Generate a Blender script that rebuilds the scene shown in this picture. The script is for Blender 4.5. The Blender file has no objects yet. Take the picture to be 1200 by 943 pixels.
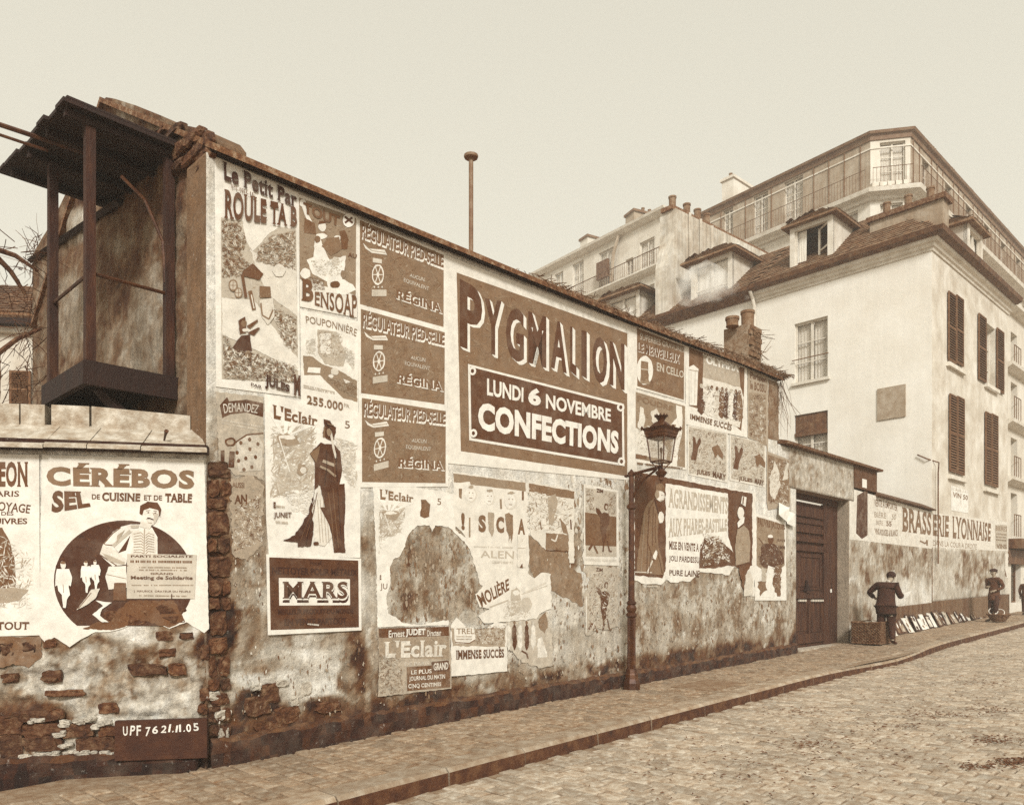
import bpy, bmesh, math, random
from mathutils import Vector, noise
R = random.Random(7)
C = bpy.context.scene.collection
sc = bpy.context.scene

# ------------------------------------------------------------------ camera, sky, sun, exposure
F, CX, HY, CZ = 900.0, 600.0, 690.0, 1.66          # focal length in photo pixels, centre column, horizon row, eye height
cam = bpy.data.cameras.new('camera'); camo = bpy.data.objects.new('camera', cam); C.objects.link(camo)
camo.location = (0, 0, CZ); camo.rotation_euler = (math.radians(90), 0, 0)
cam.sensor_width = 36; cam.lens = 36 * F / 1200; cam.shift_y = (HY - 471.5) / 1200; cam.clip_end = 2000; cam.clip_start = .05
sc.camera = camo

SUN_DIR = Vector((.10, -.82, .57)).normalized()     # towards the light
w = bpy.data.worlds.new('World'); sc.world = w; w.use_nodes = True
nt = w.node_tree; nt.nodes.clear()
sky = nt.nodes.new('ShaderNodeTexSky'); sky.sky_type = 'NISHITA'; sky.sun_disc = False
sky.sun_elevation = math.asin(SUN_DIR.z); sky.sun_rotation = math.atan2(SUN_DIR.x, SUN_DIR.y)
sky.air_density = 1.0; sky.dust_density = 3.0
bw = nt.nodes.new('ShaderNodeRGBToBW')
pw = nt.nodes.new('ShaderNodeMath'); pw.operation = 'POWER'; pw.inputs[1].default_value = .22   # an even overcast
tint = nt.nodes.new('ShaderNodeMix'); tint.data_type = 'RGBA'; tint.blend_type = 'MULTIPLY'; tint.inputs[0].default_value = 1
tint.inputs[7].default_value = (2.96, 2.83, 2.38, 1)
bg = nt.nodes.new('ShaderNodeBackground'); bg.inputs[1].default_value = .102
wo = nt.nodes.new('ShaderNodeOutputWorld')
nt.links.new(sky.outputs[0], bw.inputs[0]); nt.links.new(bw.outputs[0], pw.inputs[0]); nt.links.new(pw.outputs[0], tint.inputs[6])
nt.links.new(tint.outputs[2], bg.inputs[0]); nt.links.new(bg.outputs[0], wo.inputs[0])
sun = bpy.data.lights.new('sun', 'SUN'); sun.energy = 1.5; sun.angle = math.radians(12); sun.color = (1, .985, .94)
suno = bpy.data.objects.new('sun', sun); C.objects.link(suno)
suno.rotation_euler = SUN_DIR.to_track_quat('Z', 'Y').to_euler(); suno.location = (0, 0, 30)
sc.view_settings.view_transform = 'Standard'; sc.view_settings.look = 'None'; sc.view_settings.gamma = 1
sc.view_settings.exposure = 1.20
sc.render.engine = 'CYCLES'; sc.cycles.use_denoising = sc.cycles.samples < 100 and False; sc.cycles.max_bounces = 6; sc.cycles.transparent_max_bounces = 12
sc.cycles.diffuse_bounces = 3; sc.cycles.volume_bounces = 3

# ------------------------------------------------------------------ tones of the brown print
RAMP = [(0, (30, 9, 1)), (.12, (56, 22, 2)), (.3, (102, 62, 30)), (.5, (148, 126, 102)), (.7, (191, 180, 163)), (.85, (225, 218, 205)), (1, (246, 243, 235))]
def lin(c): c /= 255; return c / 12.92 if c <= .04045 else ((c + .055) / 1.055) ** 2.4
def S(t, k=.93):
    t = max(0, min(1, t))
    for (a, ca), (b, cb) in zip(RAMP, RAMP[1:]):
        if t <= b:
            f = (t - a) / (b - a); return tuple(lin(ca[i] + (cb[i] - ca[i]) * f) * k for i in range(3)) + (1,)
    return tuple(lin(x) * k for x in RAMP[-1][1]) + (1,)

def fnoise(x, y, z=0, o=4): return noise.fractal(Vector((x, y, z)), .9, 2.1, o)

# ------------------------------------------------------------------ materials
MATS = {}
def nodes(m):
    m.use_nodes = True; t = m.node_tree; t.nodes.clear()
    out = t.nodes.new('ShaderNodeOutputMaterial'); b = t.nodes.new('ShaderNodeBsdfPrincipled'); t.links.new(b.outputs[0], out.inputs[0])
    return t, b
def ramp_node(t, stops):
    r = t.nodes.new('ShaderNodeValToRGB'); e = r.color_ramp.elements
    e[0].position, e[0].color = stops[0][0], S(stops[0][1]); e[1].position, e[1].color = stops[-1][0], S(stops[-1][1])
    for p, c in stops[1:-1]:
        q = e.new(p); q.color = S(c)
    return r
def tone_mat(name, lo, hi, scale=6, rough=.85, bump=.3, detail=8, stretch=(1, 1, 1), bscale=None, metallic=0, per_object=0, streak=0):
    """noise between two tones, a finer noise for relief; coordinates in metres"""
    if name in MATS: return MATS[name]
    m = bpy.data.materials.new(name); t, b = nodes(m); L = t.links
    tc = t.nodes.new('ShaderNodeNewGeometry'); mp = t.nodes.new('ShaderNodeMapping'); mp.inputs['Scale'].default_value = stretch
    L.new(tc.outputs['Position'], mp.inputs[0])
    n1 = t.nodes.new('ShaderNodeTexNoise'); n1.inputs['Scale'].default_value = scale; n1.inputs['Detail'].default_value = detail; n1.inputs['Roughness'].default_value = .65
    L.new(mp.outputs[0], n1.inputs['Vector'])
    r = ramp_node(t, [(.3, lo), (.5, (lo + hi) / 2), (.7, hi)]); L.new(n1.outputs[0], r.inputs[0])
    col = r.outputs[0]
    if per_object or streak:
        h = t.nodes.new('ShaderNodeHueSaturation'); L.new(col, h.inputs['Color']); col = h.outputs[0]
        if per_object:
            oi = t.nodes.new('ShaderNodeObjectInfo'); mr = t.nodes.new('ShaderNodeMapRange'); mr.inputs[3].default_value = 1 - per_object; mr.inputs[4].default_value = 1 + per_object
            L.new(oi.outputs['Random'], mr.inputs[0]); L.new(mr.outputs[0], h.inputs['Value'])
        if streak:
            m2 = t.nodes.new('ShaderNodeMapping'); m2.inputs['Scale'].default_value = (5, 5, .35); L.new(tc.outputs['Position'], m2.inputs[0])
            n3 = t.nodes.new('ShaderNodeTexNoise'); n3.inputs['Scale'].default_value = 1.6; n3.inputs['Detail'].default_value = 5; L.new(m2.outputs[0], n3.inputs['Vector'])
            mr = t.nodes.new('ShaderNodeMapRange'); mr.inputs[1].default_value = .35; mr.inputs[2].default_value = .65; mr.inputs[3].default_value = 1 - streak; mr.inputs[4].default_value = 1 + streak * .4
            L.new(n3.outputs[0], mr.inputs[0]); L.new(mr.outputs[0], h.inputs['Value'])
    L.new(col, b.inputs['Base Color'])
    b.inputs['Roughness'].default_value = rough; b.inputs['Metallic'].default_value = metallic
    if bump:
        n2 = t.nodes.new('ShaderNodeTexNoise'); n2.inputs['Scale'].default_value = bscale or scale * 6; n2.inputs['Detail'].default_value = 6
        L.new(mp.outputs[0], n2.inputs['Vector'])
        bp = t.nodes.new('ShaderNodeBump'); bp.inputs['Strength'].default_value = bump; bp.inputs['Distance'].default_value = .02
        L.new(n2.outputs[0], bp.inputs['Height']); L.new(bp.outputs[0], b.inputs['Normal'])
    MATS[name] = m; return m
def ink_mat(name, wear=.25, wscale=14, bump=.15, bscale=30, fade=.12, grain=60, rough=.85, spots=0, streak=0):
    """colour carried by the mesh ('ink'), worn by noise: used for painted, printed and stained surfaces"""
    if name in MATS: return MATS[name]
    m = bpy.data.materials.new(name); t, b = nodes(m); L = t.links
    at = t.nodes.new('ShaderNodeAttribute'); at.attribute_name = 'ink'
    g = t.nodes.new('ShaderNodeNewGeometry')
    def nz(s, d=6, ro=.65):
        n = t.nodes.new('ShaderNodeTexNoise'); n.inputs['Scale'].default_value = s; n.inputs['Detail'].default_value = d; n.inputs['Roughness'].default_value = ro
        L.new(g.outputs['Position'], n.inputs['Vector']); return n.outputs[0]
    def mr(src, a, b_, c, d_):
        k = t.nodes.new('ShaderNodeMapRange'); k.inputs[1].default_value = a; k.inputs[2].default_value = b_; k.inputs[3].default_value = c; k.inputs[4].default_value = d_
        L.new(src, k.inputs[0]); return k.outputs[0]
    h = t.nodes.new('ShaderNodeHueSaturation'); L.new(at.outputs['Color'], h.inputs['Color'])
    mul = t.nodes.new('ShaderNodeMath'); mul.operation = 'MULTIPLY'
    first = mr(nz(wscale), .3, .7, 1 - wear, 1 + wear * .6)
    if streak:
        mp = t.nodes.new('ShaderNodeMapping'); mp.inputs['Scale'].default_value = (7, 7, .8); L.new(g.outputs['Position'], mp.inputs[0])
        sn = t.nodes.new('ShaderNodeTexNoise'); sn.inputs['Scale'].default_value = 2.2; sn.inputs['Detail'].default_value = 9; sn.inputs['Roughness'].default_value = .75; L.new(mp.outputs[0], sn.inputs['Vector'])
        m0 = t.nodes.new('ShaderNodeMath'); m0.operation = 'MULTIPLY'; L.new(first, m0.inputs[0]); L.new(mr(sn.outputs[0], .35, .68, 1 - streak, 1 + streak * .5), m0.inputs[1]); first = m0.outputs[0]
        m0 = t.nodes.new('ShaderNodeMath'); m0.operation = 'MULTIPLY'; L.new(first, m0.inputs[0]); L.new(mr(nz(38, 5, .85), .36, .52, 1 - streak * 1.1, 1.04), m0.inputs[1]); first = m0.outputs[0]
    L.new(first, mul.inputs[0]); L.new(mr(nz(grain, 3, .8), .25, .75, 1 - wear * .7, 1 + wear * .5), mul.inputs[1])
    L.new(mul.outputs[0], h.inputs['Value'])
    mx = t.nodes.new('ShaderNodeMix'); mx.data_type = 'RGBA'; L.new(h.outputs[0], mx.inputs[6]); mx.inputs[7].default_value = S(.62)
    L.new(mr(nz(5, 8), .45, .75, 0, fade * 3), mx.inputs[0]); col = mx.outputs[2]
    if spots:
        mx = t.nodes.new('ShaderNodeMix'); mx.data_type = 'RGBA'; L.new(col, mx.inputs[6]); mx.inputs[7].default_value = S(.22)
        L.new(mr(nz(22, 10, .8), .58, .66, 0, spots), mx.inputs[0]); col = mx.outputs[2]
        mx = t.nodes.new('ShaderNodeMix'); mx.data_type = 'RGBA'; L.new(col, mx.inputs[6]); mx.inputs[7].default_value = S(.86)
        L.new(mr(nz(17, 10, .85), .59, .66, 0, spots), mx.inputs[0]); col = mx.outputs[2]
    L.new(col, b.inputs['Base Color']); b.inputs['Roughness'].default_value = rough
    bp = t.nodes.new('ShaderNodeBump'); bp.inputs['Strength'].default_value = bump; bp.inputs['Distance'].default_value = .02
    L.new(nz(bscale, 8, .7), bp.inputs['Height']); L.new(bp.outputs[0], b.inputs['Normal'])
    MATS[name] = m; return m
PRINT = ink_mat('printed_paper', wear=.16, wscale=9, bump=.35, bscale=7, fade=.07, grain=70)
OLDPRINT = ink_mat('weathered_paper', wear=.3, wscale=16, bump=.4, bscale=10, fade=.2, grain=50, spots=.5)
WALLM = ink_mat('stained_plaster', wear=.26, wscale=9, bump=1, bscale=26, fade=.05, grain=75, spots=.45, rough=.95, streak=.26)
PAINTM = ink_mat('painted_lettering', wear=.25, wscale=12, bump=.4, bscale=40, fade=.15, grain=60)

# ------------------------------------------------------------------ mesh building
class MB:
    def __init__(s): s.v = []; s.f = []; s.t = []; s.m = []
    def add(s, vs, fs, tone=.5, mi=0):
        o = len(s.v); s.v += [tuple(v) for v in vs]; s.f += [tuple(i + o for i in f) for f in fs]; s.t += [tone] * len(fs); s.m += [mi] * len(fs); return s
    def hexa(s, p, tone=.5, mi=0):            # 8 corners: bottom ring then top ring
        return s.add(p, [(3, 2, 1, 0), (4, 5, 6, 7), (0, 1, 5, 4), (1, 2, 6, 5), (2, 3, 7, 6), (3, 0, 4, 7)], tone, mi)
    def box(s, c, size, rz=0, tone=.5, mi=0):
        x, y, z = size[0] / 2, size[1] / 2, size[2] / 2; co, si = math.cos(rz), math.sin(rz)
        ps = [(a * x, b * y, k * z) for k in (-1, 1) for a, b in ((-1, -1), (1, -1), (1, 1), (-1, 1))]
        return s.hexa([(c[0] + a * co - b * si, c[1] + a * si + b * co, c[2] + k) for a, b, k in ps], tone, mi)
    def pbox(s, pl, s0, s1, z0, z1, o0, o1, tone=.5, mi=0, z2=None, z3=None):   # box on a plane; z2,z3 = bottom/top at the s1 end
        z2 = z0 if z2 is None else z2; z3 = z1 if z3 is None else z3
        return s.hexa([pl.P(s0, z0, o1), pl.P(s1, z2, o1), pl.P(s1, z2, o0), pl.P(s0, z0, o0), pl.P(s0, z1, o1), pl.P(s1, z3, o1), pl.P(s1, z3, o0), pl.P(s0, z1, o0)], tone, mi)
    def prism(s, pts, vec, tone=.5, mi=0):
        n = len(pts); vec = Vector(vec); a = [Vector(p) for p in pts]; b = [p + vec for p in a]
        return s.add(a + b, [tuple(range(n))[::-1], tuple(range(n, 2 * n))] + [(i, (i + 1) % n, n + (i + 1) % n, n + i) for i in range(n)], tone, mi)
    def tube(s, pts, r, n=8, tone=.5, mi=0, cap=True):
        pts = [Vector(p) for p in pts]; rs = r if isinstance(r, (list, tuple)) else [r] * len(pts); vs = []; fs = []
        for i, p in enumerate(pts):
            t = (pts[min(i + 1, len(pts) - 1)] - pts[max(i - 1, 0)]).normalized()
            up = Vector((0, 0, 1)) if abs(t.z) < .9 else Vector((1, 0, 0)); a = t.cross(up).normalized(); b = a.cross(t)
            vs += [p + (a * math.cos(2 * math.pi * k / n) + b * math.sin(2 * math.pi * k / n)) * rs[i] for k in range(n)]
        for i in range(len(pts) - 1):
            fs += [(i * n + k, i * n + (k + 1) % n, (i + 1) * n + (k + 1) % n, (i + 1) * n + k) for k in range(n)]
        if cap: fs += [tuple(range(n))[::-1], tuple(range((len(pts) - 1) * n, len(pts) * n))]
        return s.add(vs, fs, tone, mi)
    def lathe(s, c, prof, n=16, tone=.5, mi=0, rot=0):
        vs = [(c[0] + r * math.cos(2 * math.pi * k / n + rot), c[1] + r * math.sin(2 * math.pi * k / n + rot), c[2] + z) for r, z in prof for k in range(n)]
        fs = [(i * n + k, i * n + (k + 1) % n, (i + 1) * n + (k + 1) % n, (i + 1) * n + k) for i in range(len(prof) - 1) for k in range(n)]
        fs += [tuple(range(n))[::-1], tuple(range((len(prof) - 1) * n, len(prof) * n))]
        return s.add(vs, fs, tone, mi)
    def sweep(s, path, prof, z=0, tone=.5, mi=0, closed_prof=True):
        """profile (outward, up) swept along a plan polyline; outward is to the right of travel"""
        P = [Vector(p) for p in path]; m = len(prof); vs = []; fs = []
        for i, p in enumerate(P):
            ds = []
            if i > 0: ds.append((P[i] - P[i - 1]).to_2d().normalized())
            if i < len(P) - 1: ds.append((P[i + 1] - P[i]).to_2d().normalized())
            ns = [Vector((q.y, -q.x)) for q in ds]; nn = (ns[0] + ns[-1]).normalized(); k = 1 / max(.3, nn.dot(ns[0]))
            pz = p.z if len(p) > 2 else 0
            vs += [(p.x + nn.x * k * a, p.y + nn.y * k * a, z + pz + b) for a, b in prof]
        for i in range(len(P) - 1):
            fs += [(i * m + k, i * m + (k + 1) % m, (i + 1) * m + (k + 1) % m, (i + 1) * m + k) for k in range(m)]
        fs += [tuple(range(m)), tuple(range((len(P) - 1) * m, len(P) * m))[::-1]]
        return s.add(vs, fs, tone, mi)
    def build(s, name, mat, parent=None, smooth=False, kind=None, label=None, fix=True):
        o = linkmesh(name, s.mesh(name, mat, worldloc(parent), smooth, fix), parent)
        if kind: o['kind'] = kind
        if label: o['label'] = label
        return o
    def mesh(s, name, mat, origin=(0, 0, 0), smooth=False, fix=True):
        me = bpy.data.meshes.new(name); ox, oy, oz = origin
        me.from_pydata([(a - ox, b - oy, c - oz) for a, b, c in s.v], [], s.f)
        for m in (mat if isinstance(mat, (list, tuple)) else [mat]): me.materials.append(m)
        me.polygons.foreach_set('material_index', s.m)
        if fix:
            bm = bmesh.new(); bm.from_mesh(me); bmesh.ops.recalc_face_normals(bm, faces=bm.faces); bm.to_mesh(me); bm.free()
        cols = {}
        at = me.attributes.new('ink', 'FLOAT_COLOR', 'CORNER'); arr = []
        for p in me.polygons:
            tn = s.t[p.index]
            if isinstance(tn, tuple):
                for q in range(p.loop_total): arr += S(tn[q])
                continue
            if tn not in cols: cols[tn] = S(tn)
            arr += cols[tn] * p.loop_total
        at.data.foreach_set('color', arr)
        if smooth: me.polygons.foreach_set('use_smooth', [True] * len(me.polygons))
        me.update(); return me
_loc = {}
def worldloc(p): return _loc.get(p.name, (0, 0, 0)) if p else (0, 0, 0)
def linkmesh(name, me, parent=None, loc=None, rot=None):
    o = bpy.data.objects.new(name, me); C.objects.link(o)
    if loc is not None: o.location = loc
    if rot is not None: o.rotation_euler = rot
    if parent: o.parent = parent; _loc[o.name] = worldloc(parent)
    else: _loc[o.name] = (0, 0, 0)
    return o
def meta(o, label=None, cat=None, group=None, kind=None):
    for k, v in (('label', label), ('category', cat), ('group', group), ('kind', kind)):
        if v: o[k] = v
    return o
def thing(name, label, cat, loc=(0, 0, 0), group=None, kind=None):
    o = bpy.data.objects.new(name, None); C.objects.link(o); o.location = loc; o.empty_display_size = .2; _loc[o.name] = tuple(loc)
    return meta(o, label, cat, group, kind)

class Plane:
    def __init__(s, o, a):
        s.o = Vector((o[0], o[1])); s.a = Vector(a).normalized(); s.n = Vector((s.a.y, -s.a.x))
    def P(s, q, z, off=0):
        p = s.o + s.a * q + s.n * off; return Vector((p.x, p.y, z))
    def uv(s, px, py, off=0):
        k = (px - CX) / F; o = s.o + s.n * off
        Y = o.dot(s.n) / (k * s.n.x + s.n.y); p = Vector((k * Y, Y))
        return ((p - o).dot(s.a), CZ + (HY - py) / F * Y)
    def P_px(s, px, py, off=0): q, z = s.uv(px, py, off); return s.P(q, z, off)
def proj(p): return (CX + F * p[0] / p[1], HY - F * (p[2] - CZ) / p[1])

TH = math.atan2(865, F); d = Vector((math.sin(TH), math.cos(TH))); n = Vector((-d.y, d.x)); D = 6.7
SL = .0235
def gz(u): return SL * u if u < 70 else SL * 70
def UV(u, v, z=0): p = d * u + n * v; return Vector((p.x, p.y, z))
MW = Plane(n * D, d)
k_ = (242 - CX) / F; A_ = Vector((k_, 1)) * (D / (k_ * n.x + n.y)); UA = A_.dot(d)
LW = Plane(A_, (.9863, .1654))
U0 = MW.uv(248, 500)[0]
GW = Plane(d * U0 + n * D, -n)
k_ = (1092 - CX) / F; CO = Vector((k_, 1)) * (D / (k_ * n.x + n.y))       # corner of the white house
aR = Vector((1.0667, 1)).normalized(); aL = Vector((-aR.y, aR.x))
WR = Plane(CO, aR); WL = Plane(CO, -aL)
# ------------------------------------------------------------------ common materials
STONE = tone_mat('paving_stone', .46, .74, scale=12, bump=.5, per_object=.2, bscale=60)
PSTONE = tone_mat('pavement_stone_face', .38, .62, scale=12, bump=.5, per_object=.2, bscale=60)
SAND = tone_mat('joint_sand', .38, .58, scale=12, bump=.5)
KERBTOP = tone_mat('kerb_granite', .42, .66, scale=7, bump=.5, per_object=.12, bscale=70)
KERBFACE = tone_mat('kerb_muddy_face', .10, .34, scale=8, bump=.6, bscale=50)
TILE = tone_mat('roof_tile', .14, .50, scale=14, bump=.8, per_object=.4)
FTILE = tone_mat('far_roof_tile', .26, .50, scale=5, bump=.4, per_object=.2)
WOOD = tone_mat('dark_timber', .03, .24, scale=8, bump=.5, stretch=(1, 1, .25), streak=.3)
BLACKW = tone_mat('tarred_boards', .0, .07, scale=8, bump=.5, stretch=(1, 1, .4))
IRON = tone_mat('lamp_iron', .10, .30, scale=9, rough=.5, bump=.2, metallic=.2)
RUBBLE = tone_mat('rubble_stone', .08, .42, scale=16, bump=1, bscale=45, per_object=.3)
LIME = tone_mat('lime_render', .86, .97, scale=.7, bump=.3, bscale=5, streak=.03)
LIME2 = tone_mat('grey_and_shaded_render', .66, .90, scale=1.3, bump=.3, bscale=7, streak=.06)
STUCCO = tone_mat('far_stucco', .72, .90, scale=.6, bump=.2, bscale=5, streak=.05)
TRIM = tone_mat('pale_trim', .72, .90, scale=3, bump=.2)
ZINC = tone_mat('zinc_sheet', .50, .68, scale=1.5, rough=.6, bump=.2, streak=.12)
ZINCD = tone_mat('zinc_seam', .30, .46, scale=3, rough=.6, bump=.1)
CLAY = tone_mat('clay_pot', .30, .52, scale=8, bump=.4)
GUTTER = tone_mat('gutter_metal', .20, .42, scale=5, rough=.6, bump=.2, streak=.2)
SHUT = tone_mat('shutter_paint', .26, .42, scale=6, bump=.2)
RAIL = tone_mat('railing_iron', .30, .44, scale=5, bump=0)
CURT = tone_mat('curtain_cloth', .80, .98, scale=3, bump=.2, stretch=(6, 6, .4))
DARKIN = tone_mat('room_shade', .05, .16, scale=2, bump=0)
CLOTH1 = tone_mat('dark_wool', .06, .20, scale=20, bump=.3)
CLOTH2 = tone_mat('worn_wool', .14, .30, scale=16, bump=.3)
SKIN = tone_mat('skin', .52, .66, scale=20, bump=.1)
WICKER = tone_mat('wicker', .16, .50, scale=18, bump=.8, bscale=60)
def glass_mat():
    m = bpy.data.materials.new('window_glass'); t, b = nodes(m)
    b.inputs['Base Color'].default_value = S(.6); b.inputs['Roughness'].default_value = .05
    tr = t.nodes.new('ShaderNodeBsdfTransparent'); mx = t.nodes.new('ShaderNodeMixShader'); mx.inputs[0].default_value = .13
    out = [x for x in t.nodes if x.type == 'OUTPUT_MATERIAL'][0]
    t.links.new(tr.outputs[0], mx.inputs[1]); t.links.new(b.outputs[0], mx.inputs[2]); t.links.new(mx.outputs[0], out.inputs[0]); return m
GLASS = glass_mat()

# ------------------------------------------------------------------ ground, road, kerb, pavement
def kerbv(u): return 5.0 - .16 * math.exp(-((u - 16.2) / 1.9) ** 2)
def kerbdrop(u): return .055 * math.exp(-((u - 15.2) / 1.8) ** 2)
def sheet(name, us, v0, v1, dz, mat, kind='structure', nv=2, disp=0):
    mb = MB(); vs = []
    for u in us:
        a = v0(u) if callable(v0) else v0; b = v1(u) if callable(v1) else v1
        for j in range(nv):
            v = a + (b - a) * j / (nv - 1); vs.append(UV(u, v, gz(u) + dz + (fnoise(u * 1.5, v * 1.5) * disp if disp else 0)))
    fs = [(i * nv + j, (i + 1) * nv + j, (i + 1) * nv + j + 1, i * nv + j + 1) for i in range(len(us) - 1) for j in range(nv - 1)]
    mb.add(vs, fs, .5); return mb.build(name, mat, None, kind=kind, smooth=True)
sheet('ground', [-150, -20, 0, 70, 230], -150, 200, -.30, SAND)
us = [i * .25 for i in range(-20, 200)]
road = sheet('road', us, -6, lambda u: kerbv(u) + .05, -.150, SAND, nv=40, disp=.012)
pave = sheet('pavement', us, lambda u: kerbv(u) + .02, 7.3, -.014, SAND, nv=12, disp=.006)

def sett_pts(hu, hv, h, rr, jit=.006):
    out = []
    for k, (ins, z) in enumerate(((0, -.05), (.0, h - .009), (.016, h))):
        for a, b in ((-1, -1), (1, -1), (1, 1), (-1, 1)):
            out.append((a * (hu - ins) + rr.uniform(-jit, jit) * (k > 0), b * (hv - ins) + rr.uniform(-jit, jit) * (k > 0), z + (rr.uniform(-jit, jit) * .5 if k == 2 else 0)))
    return out
SF = [(4, 5, 1, 0), (5, 6, 2, 1), (6, 7, 3, 2), (7, 4, 0, 3), (8, 9, 5, 4), (9, 10, 6, 5), (10, 11, 7, 6), (11, 8, 4, 7), (8, 9, 10, 11)]
def lay_setts(parent, name, vlo, vhi, u0, u1, top, du, dv, mat, singles=300, skip=None):
    rr = random.Random(len(name) * 7 + 1); me = []
    for k in range(6):
        q = MB(); q.add(sett_pts(du * .455, dv * .462, 0, rr), SF); me.append(q.mesh(name, mat))
    cells = []; u = u0; row = 0
    while u < u1:
        v = vhi(u) - (dv / 2 if row % 2 else 0) - rr.uniform(0, .04)
        while v > vlo(u):
            p = UV(u, v, 0); dist = p.length; k = p.x / p.y if p.y > .1 else 9
            if not (skip and skip(u, v)):
                cells.append((0 if (-.69 < k < .70 and p.y > 3.6 and abs(HY + F * (CZ - gz(u)) / p.y) < 1000) else 1, dist, u, v))
            v -= dv
        u += du; row += 1
    cells.sort(); rest = MB(); rz = math.atan2(d.y, d.x)
    for i, (_, dist, u, v) in enumerate(cells):
        a = rz + rr.uniform(-.03, .03); p = UV(u, v, gz(u) + top + rr.uniform(-.007, .006) + fnoise(u * 1.5, v * 1.5) * .010)
        tilt = (rr.uniform(-.02, .02) , -SL + rr.uniform(-.02, .02), a)
        if i < singles:
            o = linkmesh(name, me[rr.randrange(6)], parent, p, tilt)
        else:
            ca, sa = math.cos(a), math.sin(a)
            rest.add([(p.x + x * ca - y * sa, p.y + x * sa + y * ca, p.z + z + x * SL) for x, y, z in sett_pts(du * .455, dv * .462, 0, rr)], SF, .5)
    m2 = ink_like_sett(mat)
    rest_o = rest.build(name + 's_beyond', m2, parent, kind='stuff', fix=False)
def ink_like_sett(mat):
    nm = mat.name + '_far'
    if nm in MATS: return MATS[nm]
    m = mat.copy(); m.name = nm; t = m.node_tree
    oi = [x for x in t.nodes if x.type == 'OBJECT_INFO']
    if oi:      # per-stone variation from a cell noise instead of the object's number
        g = [x for x in t.nodes if x.type == 'NEW_GEOMETRY'][0]
        t.links.new(g.outputs['Random Per Island'], oi[0].outputs['Random'].links[0].to_socket)
    MATS[nm] = m; return m
lay_setts(road, 'paving_stone', lambda u: max(-2.5, .02 * u - 2.2 if u > 12 else -1.5), lambda u: kerbv(u) - .12, 1.0, 46, -.13, .17, .225, STONE)
lay_setts(pave, 'pavement_stone', lambda u: kerbv(u) + .30, lambda u: 6.72, -1, 46, 0, .165, .205, PSTONE)
# kerb stones
kerb = thing('kerb', 'long granite kerb with a muddy dark face along the cobbled road', None, UV(10, 5, gz(10)), kind='structure'); del kerb['label']
u = -2.0; rr = random.Random(3)
while u < 46:
    L_ = rr.uniform(.85, 1.25); mb = MB(); a, b = u + .006, u + L_ - .006; h = [(-.02, .0), (0, .05), (0, .2), (0, .24)]
    ring = []
    for uu in (a, (a + b) / 2, b):
        kv = kerbv(uu); t_ = gz(uu) - kerbdrop(uu) + .006; j = rr.uniform(-.006, .006)
        ring.append([UV(uu, kv - .02, gz(uu) - .24), UV(uu, kv - .005 + j, t_ - .035), UV(uu, kv + .03 + j, t_), UV(uu, kv + .27, t_ + .002 + kerbdrop(uu) * .8), UV(uu, kv + .27, gz(uu) - .2)])
    vs = [p for r_ in ring for p in r_]
    mb.add(vs, [(0, 1, 6, 5), (5, 6, 11, 10)], .5, 1)
    mb.add(vs, [(1, 2, 7, 6), (6, 7, 12, 11), (2, 3, 8, 7), (7, 8, 13, 12), (3, 4, 9, 8), (8, 9, 14, 13), (0, 1, 2, 3, 4), (10, 11, 12, 13, 14)], .5, 0)
    mb.build('kerb_stone', [KERBTOP, KERBFACE], kerb, fix=True); u += L_
# iron plate in the pavement and litter on the road
mb = MB(); q0 = UV(10.1, 5.75); 
mb.add([UV(a, b, gz(a) + z) for z in (-.01, .011) for a, b in ((9.7, 5.45), (10.7, 5.45), (10.7, 6.1), (9.7, 6.1))], [(0, 1, 2, 3), (4, 5, 6, 7), (0, 1, 5, 4), (1, 2, 6, 5), (2, 3, 7, 6), (3, 0, 4, 7)])
meta(mb.build('cellar_plate', tone_mat('worn_plate', .36, .54, scale=10)), 'flat worn plate set in the pavement beside the lamp post', 'hatch')
mb = MB(); rr = random.Random(5)
for cx, cy, w_, nn in ((1150, 800, 60, 40), (1165, 832, 40, 60), (1100, 838, 70, 70), (1165, 868, 44, 90), (1190, 893, 32, 130), (1150, 899, 48, 70), (1050, 852, 60, 40), (950, 873, 32, 45), (930, 835, 50, 36), (1180, 770, 40, 25), (1000, 880, 160, 120), (850, 900, 160, 90), (1050, 820, 120, 70)):
    for _ in range(nn):
        x = rr.gauss(cx, w_ * .4); y = rr.gauss(cy, 2.6 if w_ < 100 else 22); k = (x - CX) / F; dn = (y - HY) / F
        Y = (CZ + .13) / (dn + SL * (k * d.x + d.y)); p = Vector((k * Y, Y)); u_ = p.dot(d); a = rr.uniform(0, 3.14); l = rr.uniform(.015, .06); z = gz(u_) - .13 + rr.uniform(.004, .02)
        q = Vector((math.cos(a), math.sin(a), rr.uniform(-.1, .1))) * l / 2; c_ = Vector((p.x, p.y, z + .004)); s_ = q.cross(Vector((0, 0, 1))).normalized() * rr.uniform(.003, .008)
        mb.add([c_ - q - s_, c_ + q - s_, c_ + q + s_, c_ - q + s_, c_ + Vector((0, 0, .01))], [(0, 1, 4), (1, 2, 4), (2, 3, 4), (3, 0, 4), (0, 3, 2, 1)], .2)
meta(mb.build('straw_litter', tone_mat('straw', .12, .42, scale=20, bump=0), kind='stuff', fix=False), 'dark straw and dung trodden into the cobbled road', 'litter')

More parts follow.
